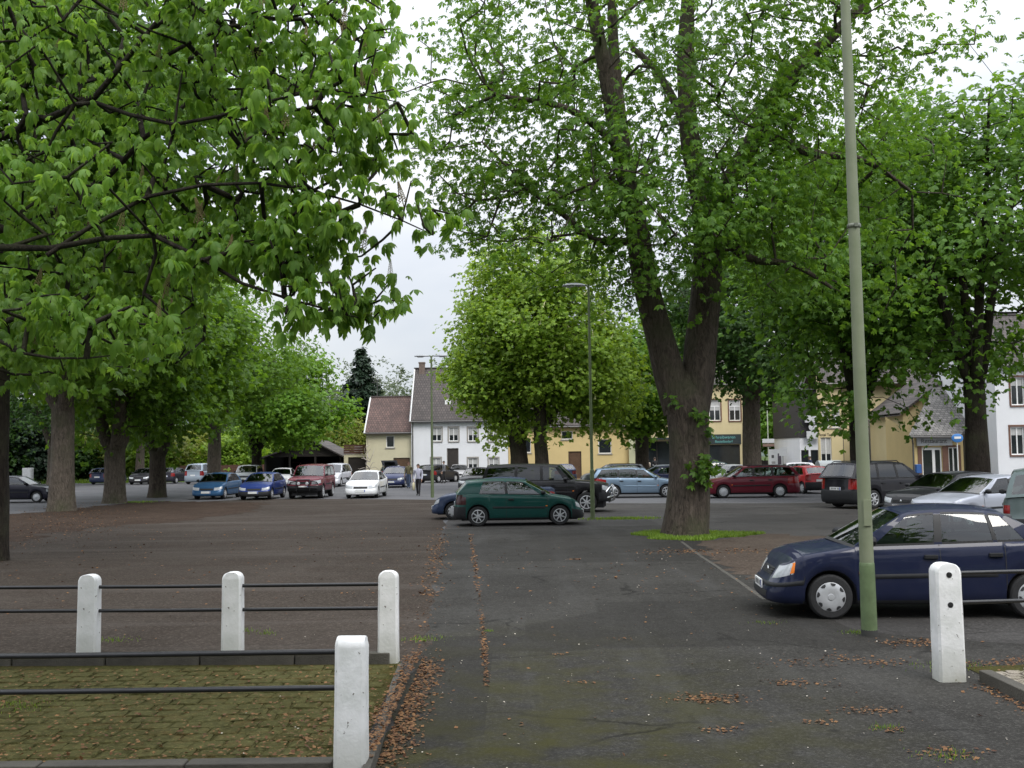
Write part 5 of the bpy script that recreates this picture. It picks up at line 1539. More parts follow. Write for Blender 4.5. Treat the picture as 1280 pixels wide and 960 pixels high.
# the row facing the entrance
def facing(label, sp, col, px, py, h=-90, **kw):
    hd = rad(h)
    car('parked_car', label, sp, col, put(px, py, sp['L'] / 2, 0, hd), hd, **kw)
facing('bright blue hatchback, its front to the gravel lot, near the left trees', hatch(pbump=False, hl=dict(y=.40, t=(.60, .92), wrap=10.6)), ('blue', (.03, .09, .19), .3), 257, 625, -93, detail=1)
facing('royal blue small hatchback between light blue hatchback and maroon off-roader', hatch(L=3.65, pbump=True), ('royal', (.018, .040, .17), .3), 316, 625.5, -92, detail=1)
facing('maroon off-road vehicle with bull bar and two spot lamps', suv(L=4.5, W=1.80, H=1.78, bull='dark'), ('darkred', (.13, .022, .035)), 379, 624, -91, detail=1)
facing('white saloon, its front to the gravel lot, beside the walking people', sedan(L=4.3, W=1.70, H=1.42, pbump=False, hl=dict(y=.42, t=(.62, .92), wrap=10.6)), ('white', (.62, .63, .64), 0.0), 450, 623.5, -92, detail=1)
facing('silver off-road car in the second row behind the royal blue hatchback', suv(L=4.2, W=1.72, H=1.62, wr=.33), ('silver2', (.42, .44, .46), .4), 304, 608.5, -86, detail=1)
facing('white saloon with dark grille in the second row', sedan(L=4.3, H=1.38), ('white2', (.60, .60, .60), 0.0), 348, 609, -86, detail=1)
facing('white people carrier in the second row near the carport', mpv(L=4.4, W=1.78, H=1.68), ('white3', (.55, .56, .60), .2), 408, 609, -95, detail=1)
facing('dark blue saloon behind the two walking people', sedan(L=4.35, W=1.73, H=1.44), ('navy2', (.02, .03, .09)), 489, 610, -92, detail=1)
facing('maroon car behind the white saloon in the second row', mpv(L=4.2, H=1.70), ('maroon2', (.13, .03, .035)), 361, 601, -90, detail=1)
facing('black saloon with silver bonnet edge behind the green hatchback', sedan(L=4.5, W=1.75, H=1.42), ('black4', (.02, .022, .026)), 590, 615.5, -97, detail=1)
facing('light grey saloon in front of the white house door', sedan(L=4.3), ('lightgrey', (.34, .34, .34), .3), 574, 602, -88, detail=1)
facing('black saloon between two old trunks of the left row', sedan(L=4.4, W=1.74), ('black5', (.015, .015, .018)), 172, 606, -88, detail=1)
def away(label, sp, col, px, py, h=90, **kw):
    hd = rad(h)
    car('parked_car', label, sp, col, put(px, py, -sp['L'] / 2, 0, hd), hd, detail=1, **kw)
away('silver hatchback with its tailgate raised near the cream house', hatch(L=4.0, W=1.7, H=1.45), ('silver3', (.36, .38, .40), .3), 487, 604.5, 90, hatch_open=True)
away('dark estate car with red tail lamps in front of the white house', estate(L=4.3), ('dark', (.02, .02, .024)), 530, 604, 62)
away('silver van parked by the yellow-green shrubs', mpv(L=4.1, W=1.74, H=1.75), ('silver4', (.30, .35, .40), .4), 241, 605.5, 80)
away('dark small car beside the silver van', hatch(), ('dark2', (.02, .02, .03)), 206, 605, 80)
away('dark blue estate seen from behind next to an old trunk', estate(L=4.3), ('navy3', (.025, .035, .075)), 121, 606, 86)
away('pale-roofed dark saloon by the yellow house door', sedan(L=4.3), ('navy4', (.08, .10, .18)), 708, 604, 92)
# cars seen from the side further back
car('parked_car', 'black saloon at the left edge of the lot behind the foremost old trunk', sedan(L=4.3, rim='plain'), ('black6', (.014, .014, .024)), put(12, 629, 0, -.8, rad(2)), rad(2), detail=1)
car('parked_car', 'grey estate car between silver-blue estate and yellow house', estate(L=4.4, rails=True), ('grey', (.16, .17, .18), .4), (AT(768, 600, 67).x, 68), rad(184), detail=1)
car('parked_car', 'dark blue car just behind the big chestnut trunk', sedan(L=4.3), ('navy5', (.02, .025, .06)), (AT(843, 600, 60).x, 60), rad(8), detail=1)
car('parked_car', 'grey hatchback in front of the shop window', hatch(L=4.0), ('grey2', (.22, .25, .28), .4), (AT(822, 600, 66).x, 66), rad(172), detail=1)
car('parked_car', 'white hatchback right of the chestnut trunk shoots', hatch(L=3.7), ('white4', (.58, .59, .60), 0.0), (AT(911, 600, 61).x, 62), rad(215), detail=1)
car('parked_car', 'dark teal saloon under the dark shop sign', sedan(L=4.3, H=1.45), ('teal', (.03, .07, .075), .3), (AT(902, 600, 74).x, 75), rad(10), detail=1)
car('parked_car', 'white car showing above the red hatchback', hatch(L=3.9), ('white5', (.6, .6, .62), 0.0), (AT(990, 600, 68).x, 68.5), rad(172), detail=1)
car('parked_car', 'light car behind the black off-road vehicle', hatch(L=3.9), ('pale', (.42, .44, .46), .2), (AT(622, 600, 72).x, 72.5), rad(-85), detail=1)
# ------------------------------------------------------------------ buildings
M_WHITEWALL = mat('white_render', (.74, .75, .77), .9, .05, .7, .25, 30)
M_CREAM = mat('cream_render', (.62, .57, .40), .9, .07, .7, .25, 30)
M_YELLOW = mat('yellow_render', (.62, .48, .23), .9, .06, .7, .25, 30)
M_YELLOW2 = mat('pale_yellow_render', (.62, .52, .30), .9, .06, .7, .25, 30)
M_PALEGREEN = mat('pale_green_render', (.50, .50, .32), .9, .06, .7)
M_FRAME = mat('white_window_frame', (.78, .78, .77), .5, .04)
M_BROWN = mat('brown_sandstone', (.16, .085, .06), .85, .15, 4)
M_GREYTRIM = mat('grey_sandstone', (.32, .30, .27), .85, .12, 4)
M_PANE = mat('window_pane', (.020, .024, .028), .06, .3, 1.2, spec=.7)
M_CURTAIN = mat('net_curtain', (.45, .45, .44), .9, .1, 8)
M_DOOR = mat('dark_door', (.035, .028, .024), .5, .2)
M_WOODDOOR = mat('brown_door', (.10, .055, .03), .5, .2)
M_RTILE = tile_mat('brown_roof_tiles', (.075, .045, .038), (.12, .07, .058))
M_GTILE = tile_mat('grey_brown_roof_tiles', (.055, .046, .043), (.085, .07, .064))
M_SLATE = tile_mat('grey_slates', (.11, .105, .10), (.20, .19, .18), .24, .28)
M_GUTTER = mat('zinc_gutter', (.12, .115, .11), .5, .1, metal=.4)
M_BLACKTIMBER = mat('dark_stained_timber', (.020, .015, .012), .8, .25, 3)
M_BROWNTIMBER = mat('brown_timber', (.085, .038, .025), .8, .25, 3)
M_GREYBOARD = mat('pale_sign_board', (.55, .56, .57), .6, .08)
M_SHOPSIGN = mat('dark_shop_sign', (.025, .035, .038), .5, .1)
M_TEALTEXT = mat('teal_lettering', (.16, .42, .40), .5, .05)
M_DARKTEXT = mat('dark_lettering', (.04, .03, .025), .6, .05)
M_BRICK = mat('chimney_brick', (.16, .12, .10), .9, .25, 6)
M_DARKSLATE = mat('dark_slate_cladding', (.030, .028, .030), .7, .2, 4)
M_DOORGREY = mat('grey_blue_door', (.12, .17, .20), .5, .1)

def wall_front(mb, x0, x1, z0, z1, y, holes, depth=.14, mi=0):
    """facade facing -Y with real openings and their reveals"""
    xs = sorted(set([x0, x1] + [h[0] for h in holes] + [h[2] for h in holes])); zs = sorted(set([z0, z1] + [h[1] for h in holes] + [h[3] for h in holes]))
    for a, b in zip(xs[:-1], xs[1:]):
        for c, d in zip(zs[:-1], zs[1:]):
            mx, mz = (a + b) / 2, (c + d) / 2
            if any(h[0] < mx < h[2] and h[1] < mz < h[3] for h in holes): continue
            mb.poly([(a, y, c), (b, y, c), (b, y, d), (a, y, d)], mi)
    for (a, c, b, d) in holes:
        mb.poly([(a, y, c), (a, y, d), (a, y + depth, d), (a, y + depth, c)], mi); mb.poly([(b, y, c), (b, y + depth, c), (b, y + depth, d), (b, y, d)], mi)
        mb.poly([(a, y, d), (b, y, d), (b, y + depth, d), (a, y + depth, d)], mi); mb.poly([(a, y, c), (a, y + depth, c), (b, y + depth, c), (b, y, c)], mi)
def window(root, a, c, b, d, y, o, trim=None, style='two', curtain=0, pane=None, sill=True, tw=.11):
    """frame, pane(s), sill and stone surround, in local coordinates of the building"""
    g = MB(); t = .065; yf, yb = y + .07, y + .13
    g.box((a, yf, c), (a + t, yb, d)); g.box((b - t, yf, c), (b, yb, d)); g.box((a + t, yf, c), (b - t, yb, c + t)); g.box((a + t, yf, d - t), (b - t, yb, d))
    if style in ('two', 'cross'):
        m = (a + b) / 2; g.box((m - .035, yf + .004, c + t), (m + .035, yb - .002, d - t if style == 'two' else c + (d - c) * .68))
    if style == 'cross':
        zz = c + (d - c) * .70; g.box((a + t, yf + .002, zz - .04), (b - t, yb - .004, zz + .04))
    w = g.build('window', M_FRAME if o != 'dark' else M_DOOR, root)
    g = MB(); g.box((a + .02, y + .105, c + .02), (b - .02, y + .115, d - .02)); g.build('pane', pane or M_PANE, w)
    if curtain:
        g = MB(); k = 10; rows = []
        for zz in (c + (d - c) * (1 - curtain), d - .05):
            rows.append([(a + .08 + (b - a - .16) * i / k, y + .098 + .003 * (i % 2), zz) for i in range(k + 1)])
        g.grid(rows); g.build('curtain', M_CURTAIN, w)
    if sill:
        g = MB(); g.box((a - .08, y - .06, c - .09), (b + .08, y + .07, c - .002)); g.build('sill', trim or M_GREYTRIM, w)
    if trim:
        g = MB()
        g.box((a - tw, y - .022, c), (a - .001, y + .05, d)); g.box((b + .001, y - .022, c), (b + tw, y + .05, d)); g.box((a - tw, y - .025, d + .001), (b + tw, y + .05, d + tw))
        g.build('surround', trim, w)
    return w
def door(root, a, c, b, d, y, m=None, trim=None):
    g = MB(); g.box((a + .05, y + .09, c), (b - .05, y + .14, d - .05))
    dr = g.build('door', m or M_DOOR, root)
    g = MB(); g.box((a, y + .06, c), (a + .05, y + .14, d)); g.box((b - .05, y + .06, c), (b, y + .14, d)); g.box((a + .05, y + .06, d - .05), (b - .05, y + .14, d)); g.build('frame', trim or M_DOOR, dr)
    for k in range(2):
        g = MB(); g.box((a + .16, y + .075, c + .25 + k * .95), (b - .16, y + .089, c + 1.0 + k * .95)); g.build('panel', m or M_DOOR, dr)
    g = MB(); g.tube([(b - .16, y + .05, c + 1.02), (b - .16, y + .088, c + 1.02)], .02, 6); g.build('handle', M_CHROME, dr)
    return dr
def uvroof(o, slope_y):
    """uv in metres: along the eave, up the slope"""
    me = o.data; uv = me.uv_layers.new(name='UVMap')
    for p in me.polygons:
        nrm = p.normal
        for li in p.loop_indices:
            v = me.vertices[me.loops[li].vertex_index].co
            if abs(nrm.x) > .75: uv.data[li].uv = (v.y, v.z)
            else: uv.data[li].uv = (v.x, math.hypot(v.z, v.y) if False else v.z / max(.3, math.sqrt(max(1e-4, 1 - nrm.z ** 2))))
def gable_roof(root, x0, x1, y0, y1, eave, ridge, m, over=.25, th=.14, name='roof'):
    """two slopes with a ridge along X"""
    ym = (y0 + y1) / 2; s = (ridge - eave) / (ym - y0); g = MB()
    ov = .3
    prof_o = [(y0 - ov, eave - ov * s), (ym, ridge), (y1 + ov, eave - ov * s)]
    A, B = x0 - over, x1 + over
    up = [(yy, z + th) for yy, z in prof_o]
    for i in range(2):
        g.poly([(A, up[i][0], up[i][1]), (B, up[i][0], up[i][1]), (B, up[i + 1][0], up[i + 1][1]), (A, up[i + 1][0], up[i + 1][1])])
        g.poly([(A, prof_o[i][0], prof_o[i][1]), (A, prof_o[i + 1][0], prof_o[i + 1][1]), (B, prof_o[i + 1][0], prof_o[i + 1][1]), (B, prof_o[i][0], prof_o[i][1])])
        for X in (A, B): g.poly([(X, prof_o[i][0], prof_o[i][1]), (X, prof_o[i + 1][0], prof_o[i + 1][1]), (X, up[i + 1][0], up[i + 1][1]), (X, up[i][0], up[i][1])])
    for i in (0, 2): g.poly([(A, *prof_o[i]), (B, *prof_o[i]), (B, *up[i]), (A, *up[i])])
    o = g.build(name, m, root); uvroof(o, s)
    q = MB(); q.tube([(A, ym, ridge + th - .01), (B, ym, ridge + th - .01)], .10, 8); q.build('ridge', m, o)
    q = MB(); q.tube([(A, y0 - ov - .05, eave - ov * s + .02), (B, y0 - ov - .05, eave - ov * s + .02)], .065, 8); q.build('gutter', M_GUTTER, o)
    return o
def house(name, label, x0, x1, y0, depth, eave, ridge, wm, rm, openings, over=.25, barge=None):
    root = empty(name, (x0, y0, 0)); tag(root, label, 'house'); W_ = x1 - x0
    holes = [(o[1] - x0, o[2], o[3] - x0, o[4]) for o in openings]
    g = MB(); wall_front(g, 0, W_, 0, eave, 0, holes)
    g.poly([(0, 0, 0), (0, 0, eave), (0, depth / 2, ridge), (0, depth, eave), (0, depth, 0)]); g.poly([(W_, 0, 0), (W_, depth, 0), (W_, depth, eave), (W_, depth / 2, ridge), (W_, 0, eave)])
    g.poly([(0, depth, 0), (0, depth, eave), (W_, depth, eave), (W_, depth, 0)])
    g.build('wall', wm, root)
    for o, h in zip(openings, holes):
        if o[0] == 'door': door(root, h[0], h[1], h[2], h[3], 0, *(o[5:]))
        else: window(root, h[0], h[1], h[2], h[3], 0, *(o[5:] if len(o) > 5 else ('white',)))
    gable_roof(root, 0, W_, 0, depth, eave, ridge, rm, over)
    if barge:
        for X in barge:
            g = MB(); s = (ridge - eave) / (depth / 2)
            g.tube([(X, -.34, eave - .34 * s + .06), (X, depth / 2, ridge + .08)], .09, 4); g.build('barge_board', M_FRAME, root)
    return root
def wz(px, py, Y): p = AT(px, py, Y); return p.x, p.z
def opening(kind, pxc, pyc, w, h, Y, *a):
    x, z = wz(pxc, pyc, Y); return (kind, x - w / 2, max(.02, z - h / 2), x + w / 2, z + h / 2) + a
YH = 88.0
xA, zA = wz(514, 523, YH); xB, _ = wz(634.5, 523, YH)
ops = [opening('window', px, 543, .80, 1.15, YH, 'white', M_GREYTRIM, 'two', .55) for px in (546, 567, 591, 617)]
ops += [opening('window', px, 581, .80, 1.15, YH, 'white', M_GREYTRIM, 'two', .45) for px in (545, 591, 617)]
xd, _ = wz(566, 580, YH); ops.append(('door', xd - .5, .03, xd + .5, 2.75, M_DOOR, M_GREYTRIM))
hw_ = house('white_house', 'white two-storey house with steep grey-brown roof and chimney', xA, xB, YH, 8.4, zA, 9.75, M_WHITEWALL, M_GTILE, ops, .12, (-.06,))
g = MB(); g.box((.35, 3.7, 8.6), (.85, 4.3, 10.3)); g.box((.31, 3.66, 10.3), (.89, 4.34, 10.42)); g.build('chimney', M_BRICK, hw_)
g = MB(); g.box((2.2 + .6, 1.0, 6.5), (3.3, 1.5, 7.0)); g.build('skylight', M_FRAME, hw_)
g = MB(); g.tube([(.12, -.06, .1), (.12, -.06, zA - .3)], .05, 6); g.build('downpipe', M_GUTTER, hw_)
xC, zC = wz(456.5, 538.5, YH)
ops = [opening('window', 487, 552, .70, 1.0, YH, 'white', None, 'one', .0)]
xg, _ = wz(505, 580, YH); ops.append(('door', xg - .95, .03, xg + .45, 2.0, M_WOODDOOR))
hc = house('cream_house', 'cream house with red-brown tiled roof beside the white house', xC, xA - .02, YH + .5, 7.2, zC, 7.25, M_CREAM, M_RTILE, ops, .05, (-.08,))
g = MB(); g.tube([(.5, 3.6, 7.1), (.5, 3.6, 9.2)], .025, 5)
for k, (z, w) in enumerate(((9.1, .55), (8.9, .4), (8.7, .45))): g.tube([(.5 - w, 3.6, z), (.5 + w, 3.6, z)], .015, 4)
g.build('aerial', M_GUTTER, hc)
# the long low yellow house
xE, zE = wz(785, 529, YH)
ops = [opening('window', 656, 557, 1.05, 1.2, YH, 'white', None, 'two', 0), opening('window', 709, 544, .95, .70, YH, 'white', None, 'one', 0), opening('window', 756.5, 558, 1.1, 1.2, YH, 'white', None, 'one', 0)]
xd, _ = wz(719, 580, YH); ops.append(('door', xd - .55, .03, xd + .55, 2.35, M_WOODDOOR))
hy = house('yellow_house', 'low yellow house with brown door behind the two light green chestnuts', xB + .02, xE, YH + .25, 8.0, zE, 8.2, M_YELLOW, M_GTILE, ops, .02)
g = MB(); g.box((6.2, 1.2, 5.3), (7.6, 3.0, 6.7)); g.build('dormer', M_FRAME, hy)
# shop house
xF, _ = wz(932, 540, YH); _, zF = wz(910, 478, YH)
ops = [opening('window', px, 513, .95, 1.75, YH, 'white', M_BROWN, 'cross', .5) for px in (825, 852, 893, 918)]
x0_, _ = wz(800, 560, YH); x1_, _ = wz(842, 560, YH); x2_, _ = wz(884, 560, YH); x3_, _ = wz(924.5, 560, YH)
ops += [('window', x0_, .55, x1_, 3.1, 'dark', None, 'two', 0), ('window', x2_, .55, x3_, 2.75, 'dark', None, 'one', 0)]
hs = house('shop_house', 'pale yellow two-storey shop house with brown window surrounds and dark sign', xE + .02, xF, YH - .15, 9.0, zF, 11.4, M_YELLOW2, M_GTILE, ops, .15)
def text(root, s, size, loc, m, name='lettering', rz=0.0, ext=.01):
    c = bpy.data.curves.new(name, 'FONT'); c.body = s; c.size = size; c.extrude = ext; c.align_x = 'CENTER'
    c.materials.append(m); t_ = bpy.data.objects.new('tmp', c); COL.objects.link(t_); me = bpy.data.meshes.new_from_object(t_.evaluated_get(bpy.context.evaluated_depsgraph_get())); bpy.data.objects.remove(t_)
    o = link(name, me, root); o.location = loc; o.rotation_euler = (math.pi / 2, 0, rz); o['kind'] = 'stuff'; return o
ox = xE + .02
g = MB(); g.box((x2_ - ox - .1, -.07, 2.80), (x3_ - ox + .1, -.004, 3.62)); sg = g.build('shop_sign', M_SHOPSIGN, hs)
text(hs, 'Schreibwaren', .36, ((x2_ + x3_) / 2 - ox, -.085, 3.26), M_TEALTEXT); text(hs, 'Bastelbedarf', .30, ((x2_ + x3_) / 2 - ox, -.085, 2.92), M_TEALTEXT)
g = MB(); g.box((x0_ - ox - .2, -.9, 3.25), (x1_ - ox + .2, -.004, 3.4)); g.build('awning', M_SHOPSIGN, hs)
g = MB(); g.box((.0, -.05, 0), (.55, -.004, zF - 3.2)); g.build('pilaster', M_PALEGREEN, hs)
for k, (a, z, w, h, m) in enumerate(((.4, .6, .5, .9, M_GREYBOARD), (1.2, .6, .35, .6, M_FRAME), (1.9, .6, .6, .5, M_PALEGREEN))):
    g = MB(); g.cbox((x0_ - ox + a, .02, z + h / 2), (w, .08, h)); g.build('window_display', m, hs, smooth=40)

# dark timber carport and the garage by the cream house
def carport():
    Y = 91.0; xl, _ = wz(330, 575, Y); xr_, _ = wz(427, 575, Y); W_ = xr_ - xl
    root = empty('carport', (xl, Y, 0)); tag(root, 'dark timber carport with a low gabled roof', 'carport')
    g = MB()
    for x in (0.1, W_ * .33, W_ * .66, W_ - .1): g.box((x - .08, 0, 0), (x + .08, .16, 2.2))
    for i, x in enumerate((0.1, W_ * .33, W_ * .66, W_ - .1)):
        q = MB(); q.box((x - .08, 0, 0), (x + .08, .16, 2.2)); q.build('post', M_BLACKTIMBER, root)
    ap = W_ * .62
    q = MB(); q.poly([(0, -.02, 2.2), (W_, -.02, 2.2), (ap, -.02, 3.55)]); q.poly([(0, .1, 2.2), (ap, .1, 3.55), (W_, .1, 2.2)]); q.build('gable', M_BLACKTIMBER, root)
    q = MB(); q.poly([(-.4, -.4, 2.12), (ap, -.4, 3.68), (ap, 8, 3.68), (-.4, 8, 2.12)]); q.poly([(ap, -.4, 3.68), (W_ + .4, -.4, 2.12), (W_ + .4, 8, 2.12), (ap, 8, 3.68)])
    q.poly([(-.4, -.4, 2.0), (ap, -.4, 3.56), (ap, 8, 3.56), (-.4, 8, 2.0)]); q.poly([(ap, -.4, 3.56), (W_ + .4, -.4, 2.0), (W_ + .4, 8, 2.0), (ap, 8, 3.56)])
    q.poly([(-.4, -.4, 2.0), (ap, -.4, 3.56), (ap, -.4, 3.68), (-.4, -.4, 2.12)]); q.poly([(ap, -.4, 3.56), (W_ + .4, -.4, 2.0), (W_ + .4, -.4, 2.12), (ap, -.4, 3.68)])
    o = q.build('roof', M_GTILE, root); uvroof(o, 1)
    q = MB(); q.box((0, 7.8, 0), (W_, 7.95, 2.3)); q.box((0, .2, 0), (.12, 7.8, 2.2)); q.box((W_ - .12, .2, 0), (W_, 7.8, 2.2)); q.build('boarding', M_BLACKTIMBER, root)
carport()
def garage():
    Y = 90.0; xl, _ = wz(430, 575, Y); xr_ = xC - .05; W_ = xr_ - xl
    root = empty('garage', (xl, Y, 0)); tag(root, 'small flat-roofed garage with brown parapet beside the cream house', 'garage')
    g = MB(); wall_front(g, 0, W_, 0, 2.35, 0, [(.35, .02, W_ - .05, 2.1)]); g.poly([(0, 0, 0), (0, 0, 2.35), (0, 5, 2.35), (0, 5, 0)]); g.poly([(W_, 0, 0), (W_, 5, 0), (W_, 5, 2.35), (W_, 0, 2.35)]); g.poly([(0, 0, 2.35), (W_, 0, 2.35), (W_, 5, 2.35), (0, 5, 2.35)])
    g.build('wall', M_CREAM, root)
    g = MB(); g.box((.37, .08, .02), (W_ - .07, .13, 2.08)); dr = g.build('garage_door', M_BLACKTIMBER, root)
    for k in range(4):
        g = MB(); g.box((-.02, -.08, 2.40 + k * .20), (W_ + .02, -.03, 2.57 + k * .20)); g.build('parapet_board', M_BROWNTIMBER, root)
    g = MB(); g.cbox((W_ * .55, .6, 2.75), (.7, .5, .8)); g.build('roof_box', M_GREYBOARD, root, smooth=30)
garage()
# ---- hotel on the right with its slate-roofed porch wing
def hotel():
    Y = 72.0; x0, _ = wz(1022, 560, Y); xm, _ = wz(1052, 560, Y); x1, _ = wz(1150, 560, Y); W_ = x1 - x0; xm -= x0
    root = empty('hotel', (x0, Y, 0)); tag(root, 'yellow hotel with lettering on its front and tall windows', 'hotel')
    ev = 6.9
    def loc_o(px, py, w, h, YY=Y): x, z = wz(px, py, YY); return (x - x0 - w / 2, max(.3, z - h / 2), x - x0 + w / 2, z + h / 2)
    hl_ = [loc_o(1030, 521, .55, 1.5), loc_o(1043, 521, .55, 1.5), loc_o(1031, 564, .75, 1.9)]
    hr_ = [loc_o(1106, 552, .75, 2.9), loc_o(1128, 552, .75, 2.9), loc_o(1080, 552, .75, 2.9)]
    g = MB(); wall_front(g, 0, xm, 0, ev, -.35, hl_); wall_front(g, xm, W_, 0, ev, 0, hr_)
    g.poly([(xm, -.35, 0), (xm, 0, 0), (xm, 0, ev), (xm, -.35, ev)]); g.poly([(0, -.35, 0), (0, -.35, ev), (.6, 1.8, 8.5), (1.2, 4, ev), (1.2, 4, 0)]); g.poly([(W_, 0, 0), (W_, 4, 0), (W_, 4, ev), (W_, 1.8, 8.5), (W_, 0, ev)])
    g.build('wall', M_YELLOW2, root)
    for h in hl_: window(root, *h, -.35, 'white', None, 'two', .6)
    for h in hr_: window(root, *h, 0, 'white', M_GREYTRIM, 'cross', .3)
    gable_roof(root, .5, W_, -.35, 4, ev, 8.5, M_GTILE, .2)
    g = MB(); g.tube([(xm + .08, -.08, .1), (xm + .08, -.08, ev - .2)], .06, 6); g.build('downpipe', M_GUTTER, root)
    x, z = wz(1035.5, 543, Y); text(root, 'Hotel Tannenhof', .24, (x - x0, -.36, z - .1), M_DARKTEXT)
    g = MB(); x, z = wz(1068, 556, Y); x -= x0
    g.tube([(x, 0, z + .2), (x, -.35, z + .25)], .02, 5); g.lathe([(.02, .12), (.14, 0), (.10, -.28), (.02, -.3)], (x, -.35, z), 'Z', 8); g.build('wall_lantern', M_DOOR, root, smooth=40)
    # the wing nearer the square
    Yw = 60.0; xa, _ = wz(1143, 560, Yw); xb, _ = wz(1204, 560, Yw)
    wing = empty('porch_house', (xa, Yw, 0)); tag(wing, 'yellow entrance wing with steep grey slate roof and pale sign over the door', 'house')
    Ww = xb - xa; ez = 2.95
    def lw(px, py, w, h): x, z = wz(px, py, Yw); return (x - xa - w / 2, max(.03, z - h / 2), x - xa + w / 2, z + h / 2)
    xd0, _ = wz(1153, 580, Yw); xd1, _ = wz(1178, 580, Yw); xw0, _ = wz(1186, 580, Yw); xw1, _ = wz(1199, 580, Yw)
    hD = (xd0 - xa, .03, xd1 - xa, 2.25); hW = (xw0 - xa, .75, xw1 - xa, 2.25)
    g = MB(); wall_front(g, 0, Ww, 0, ez, 0, [hD, hW], .2)
    # side walls, and the gable wall behind that rises to the upper roof
    g.poly([(0, 0, 0), (0, 0, ez), (0, 4.5, 4.2), (0, 4.5, 0)]); g.poly([(Ww, 0, 0), (Ww, 4.5, 0), (Ww, 4.5, 5.2), (Ww, 0, ez)])
    g.build('wall', M_YELLOW, wing)
    g = MB(); mid = (hD[0] + hD[2]) / 2 + .12
    for (a, b) in ((hD[0], mid), (mid, hD[2])):
        q = MB(); q.box((a, .08, .03), (a + .08, .16, 2.25)); q.box((b - .08, .08, .03), (b, .16, 2.25)); q.box((a + .08, .08, 2.1), (b - .08, .16, 2.25)); q.box((a + .08, .08, .03), (b - .08, .16, .25)); d_ = q.build('door', M_FRAME, wing)
        q = MB(); q.box((a + .08, .11, .25), (b - .08, .12, 2.1)); q.build('pane', M_PANE, d_)
    for X in (hD[0] - .25, hD[2] + .02):
        q = MB(); q.box((X, -.03, .02), (X + .23, .05, 2.3)); q.build('door_post', M_BROWN, wing)
    window(wing, *hW, 0, 'white', M_BROWN, 'two', 0)
    q = MB(); q.box((hD[0] - .3, -.14, 2.35), (hW[2] - .4, -.004, 2.9)); sgn = q.build('sign_board', M_GREYBOARD, wing)
    text(wing, 'Restaurant', .34, ((hD[0] + hW[2]) / 2 - .4, -.15, 2.5), M_GUTTER)
    # slate roof: eave over the door, rising to the right and back
    A = [(-.45, -.45, 2.85), (Ww - .35, -.45, 2.78), (Ww + .45, .6, 3.1), (Ww + 2.4, 4.2, 4.6), (Ww + 2.6, 4.6, 6.2), (Ww + .3, 4.6, 5.9)]
    q = MB(); q.poly([(x, y, z + .14) for x, y, z in (A[0], A[1], A[5])]); q.poly([(x, y, z + .14) for x, y, z in (A[1], A[2], A[3], A[4], A[5])])
    for i in range(6):
        a, b = A[i], A[(i + 1) % 6]; q.poly([a, b, (b[0], b[1], b[2] + .14), (a[0], a[1], a[2] + .14)])
    q.poly([A[0], A[5], A[1]]); q.poly([A[1], A[5], A[4], A[3], A[2]])
    o = q.build('roof', M_SLATE, wing); uvroof(o, 1)
    q = MB(); q.tube([(-.5, -.52, 2.86), (Ww - .3, -.52, 2.80)], .06, 6); q.tube([(-.3, -.5, 2.82), (-.15, -.2, 2.5), (-.12, -.1, .1)], .05, 6); q.build('gutter', M_GUTTER, wing)
    # gabled body behind
    Yg = 64.8; xga, _ = wz(1130, 560, Yg); xgb, _ = wz(1262, 560, Yg)
    gb = empty('gabled_house', (xga, Yg, 0)); tag(gb, 'tall yellow gable rising behind the slate porch roof', 'house'); Wg = xgb - xga
    zl = 4.5; zt = 8.2
    q = MB(); q.poly([(0, 0, 0), (Wg, 0, 0), (Wg, 0, zl + 1), (Wg * .78, 0, zt), (0, 0, zl)]); q.poly([(0, 0, 0), (0, 0, zl), (0, 6, zl), (0, 6, 0)]); q.poly([(Wg, 0, 0), (Wg, 6, 0), (Wg, 6, zl + 1), (Wg, 0, zl + 1)]); q.build('wall', M_YELLOW2, gb)
    q = MB()
    for (p0, p1) in (((-.3, zl - .25), (Wg * .78, zt)), ((Wg * .78, zt), (Wg + .2, zl + .8))):
        q.poly([(p0[0], -.3, p0[1] + .16), (p1[0], -.3, p1[1] + .16), (p1[0], 6.4, p1[1] + .16), (p0[0], 6.4, p0[1] + .16)]); q.poly([(p0[0], -.3, p0[1]), (p0[0], 6.4, p0[1]), (p1[0], 6.4, p1[1]), (p1[0], -.3, p1[1])]); q.poly([(p0[0], -.3, p0[1]), (p1[0], -.3, p1[1]), (p1[0], -.3, p1[1] + .16), (p0[0], -.3, p0[1] + .16)])
    o = q.build('roof', M_GTILE, gb); uvroof(o, 1)
    q = MB(); x, _ = wz(1236, 575, Yg); q.box((x - xga - .6, -.08, .02), (x - xga + .45, -.004, 3.3)); q.build('door', M_DOORGREY, gb)
    # white neighbour
    Yn = 57.5; xn, _ = wz(1247, 560, Yn)
    def ln(px, py, w, h): x, z = wz(px, py, Yn); return (x - .01, 0, 0, 0) if False else ('window', x - w / 2, z - h / 2, x + w / 2, z + h / 2, 'white', M_BROWN, 'two', .3)
    house('white_house', 'white neighbour house with brown window surrounds at the edge of the square', xn, xn + 9, Yn, 8.0, 6.9, 9.9, M_WHITEWALL, M_GTILE, [ln(1272, 551, .75, 1.55), ln(1272, 489, .75, 1.55), ln(1318, 551, .75, 1.55)], .1)
    # slate-clad house at the street
    Ys = 82.0; xs0, _ = wz(1000, 560, Ys); xs1, _ = wz(1034, 560, Ys)
    sh = empty('slate_clad_house', (xs0, Ys, 0)); tag(sh, 'narrow house with white ground floor and dark slate upper storey', 'house'); Wsh = xs1 - xs0
    hh = [(px_ - xs0 - .3, .5, px_ - xs0 + .3, 2.2) for px_ in (wz(1006, 560, Ys)[0], wz(1018, 560, Ys)[0])]
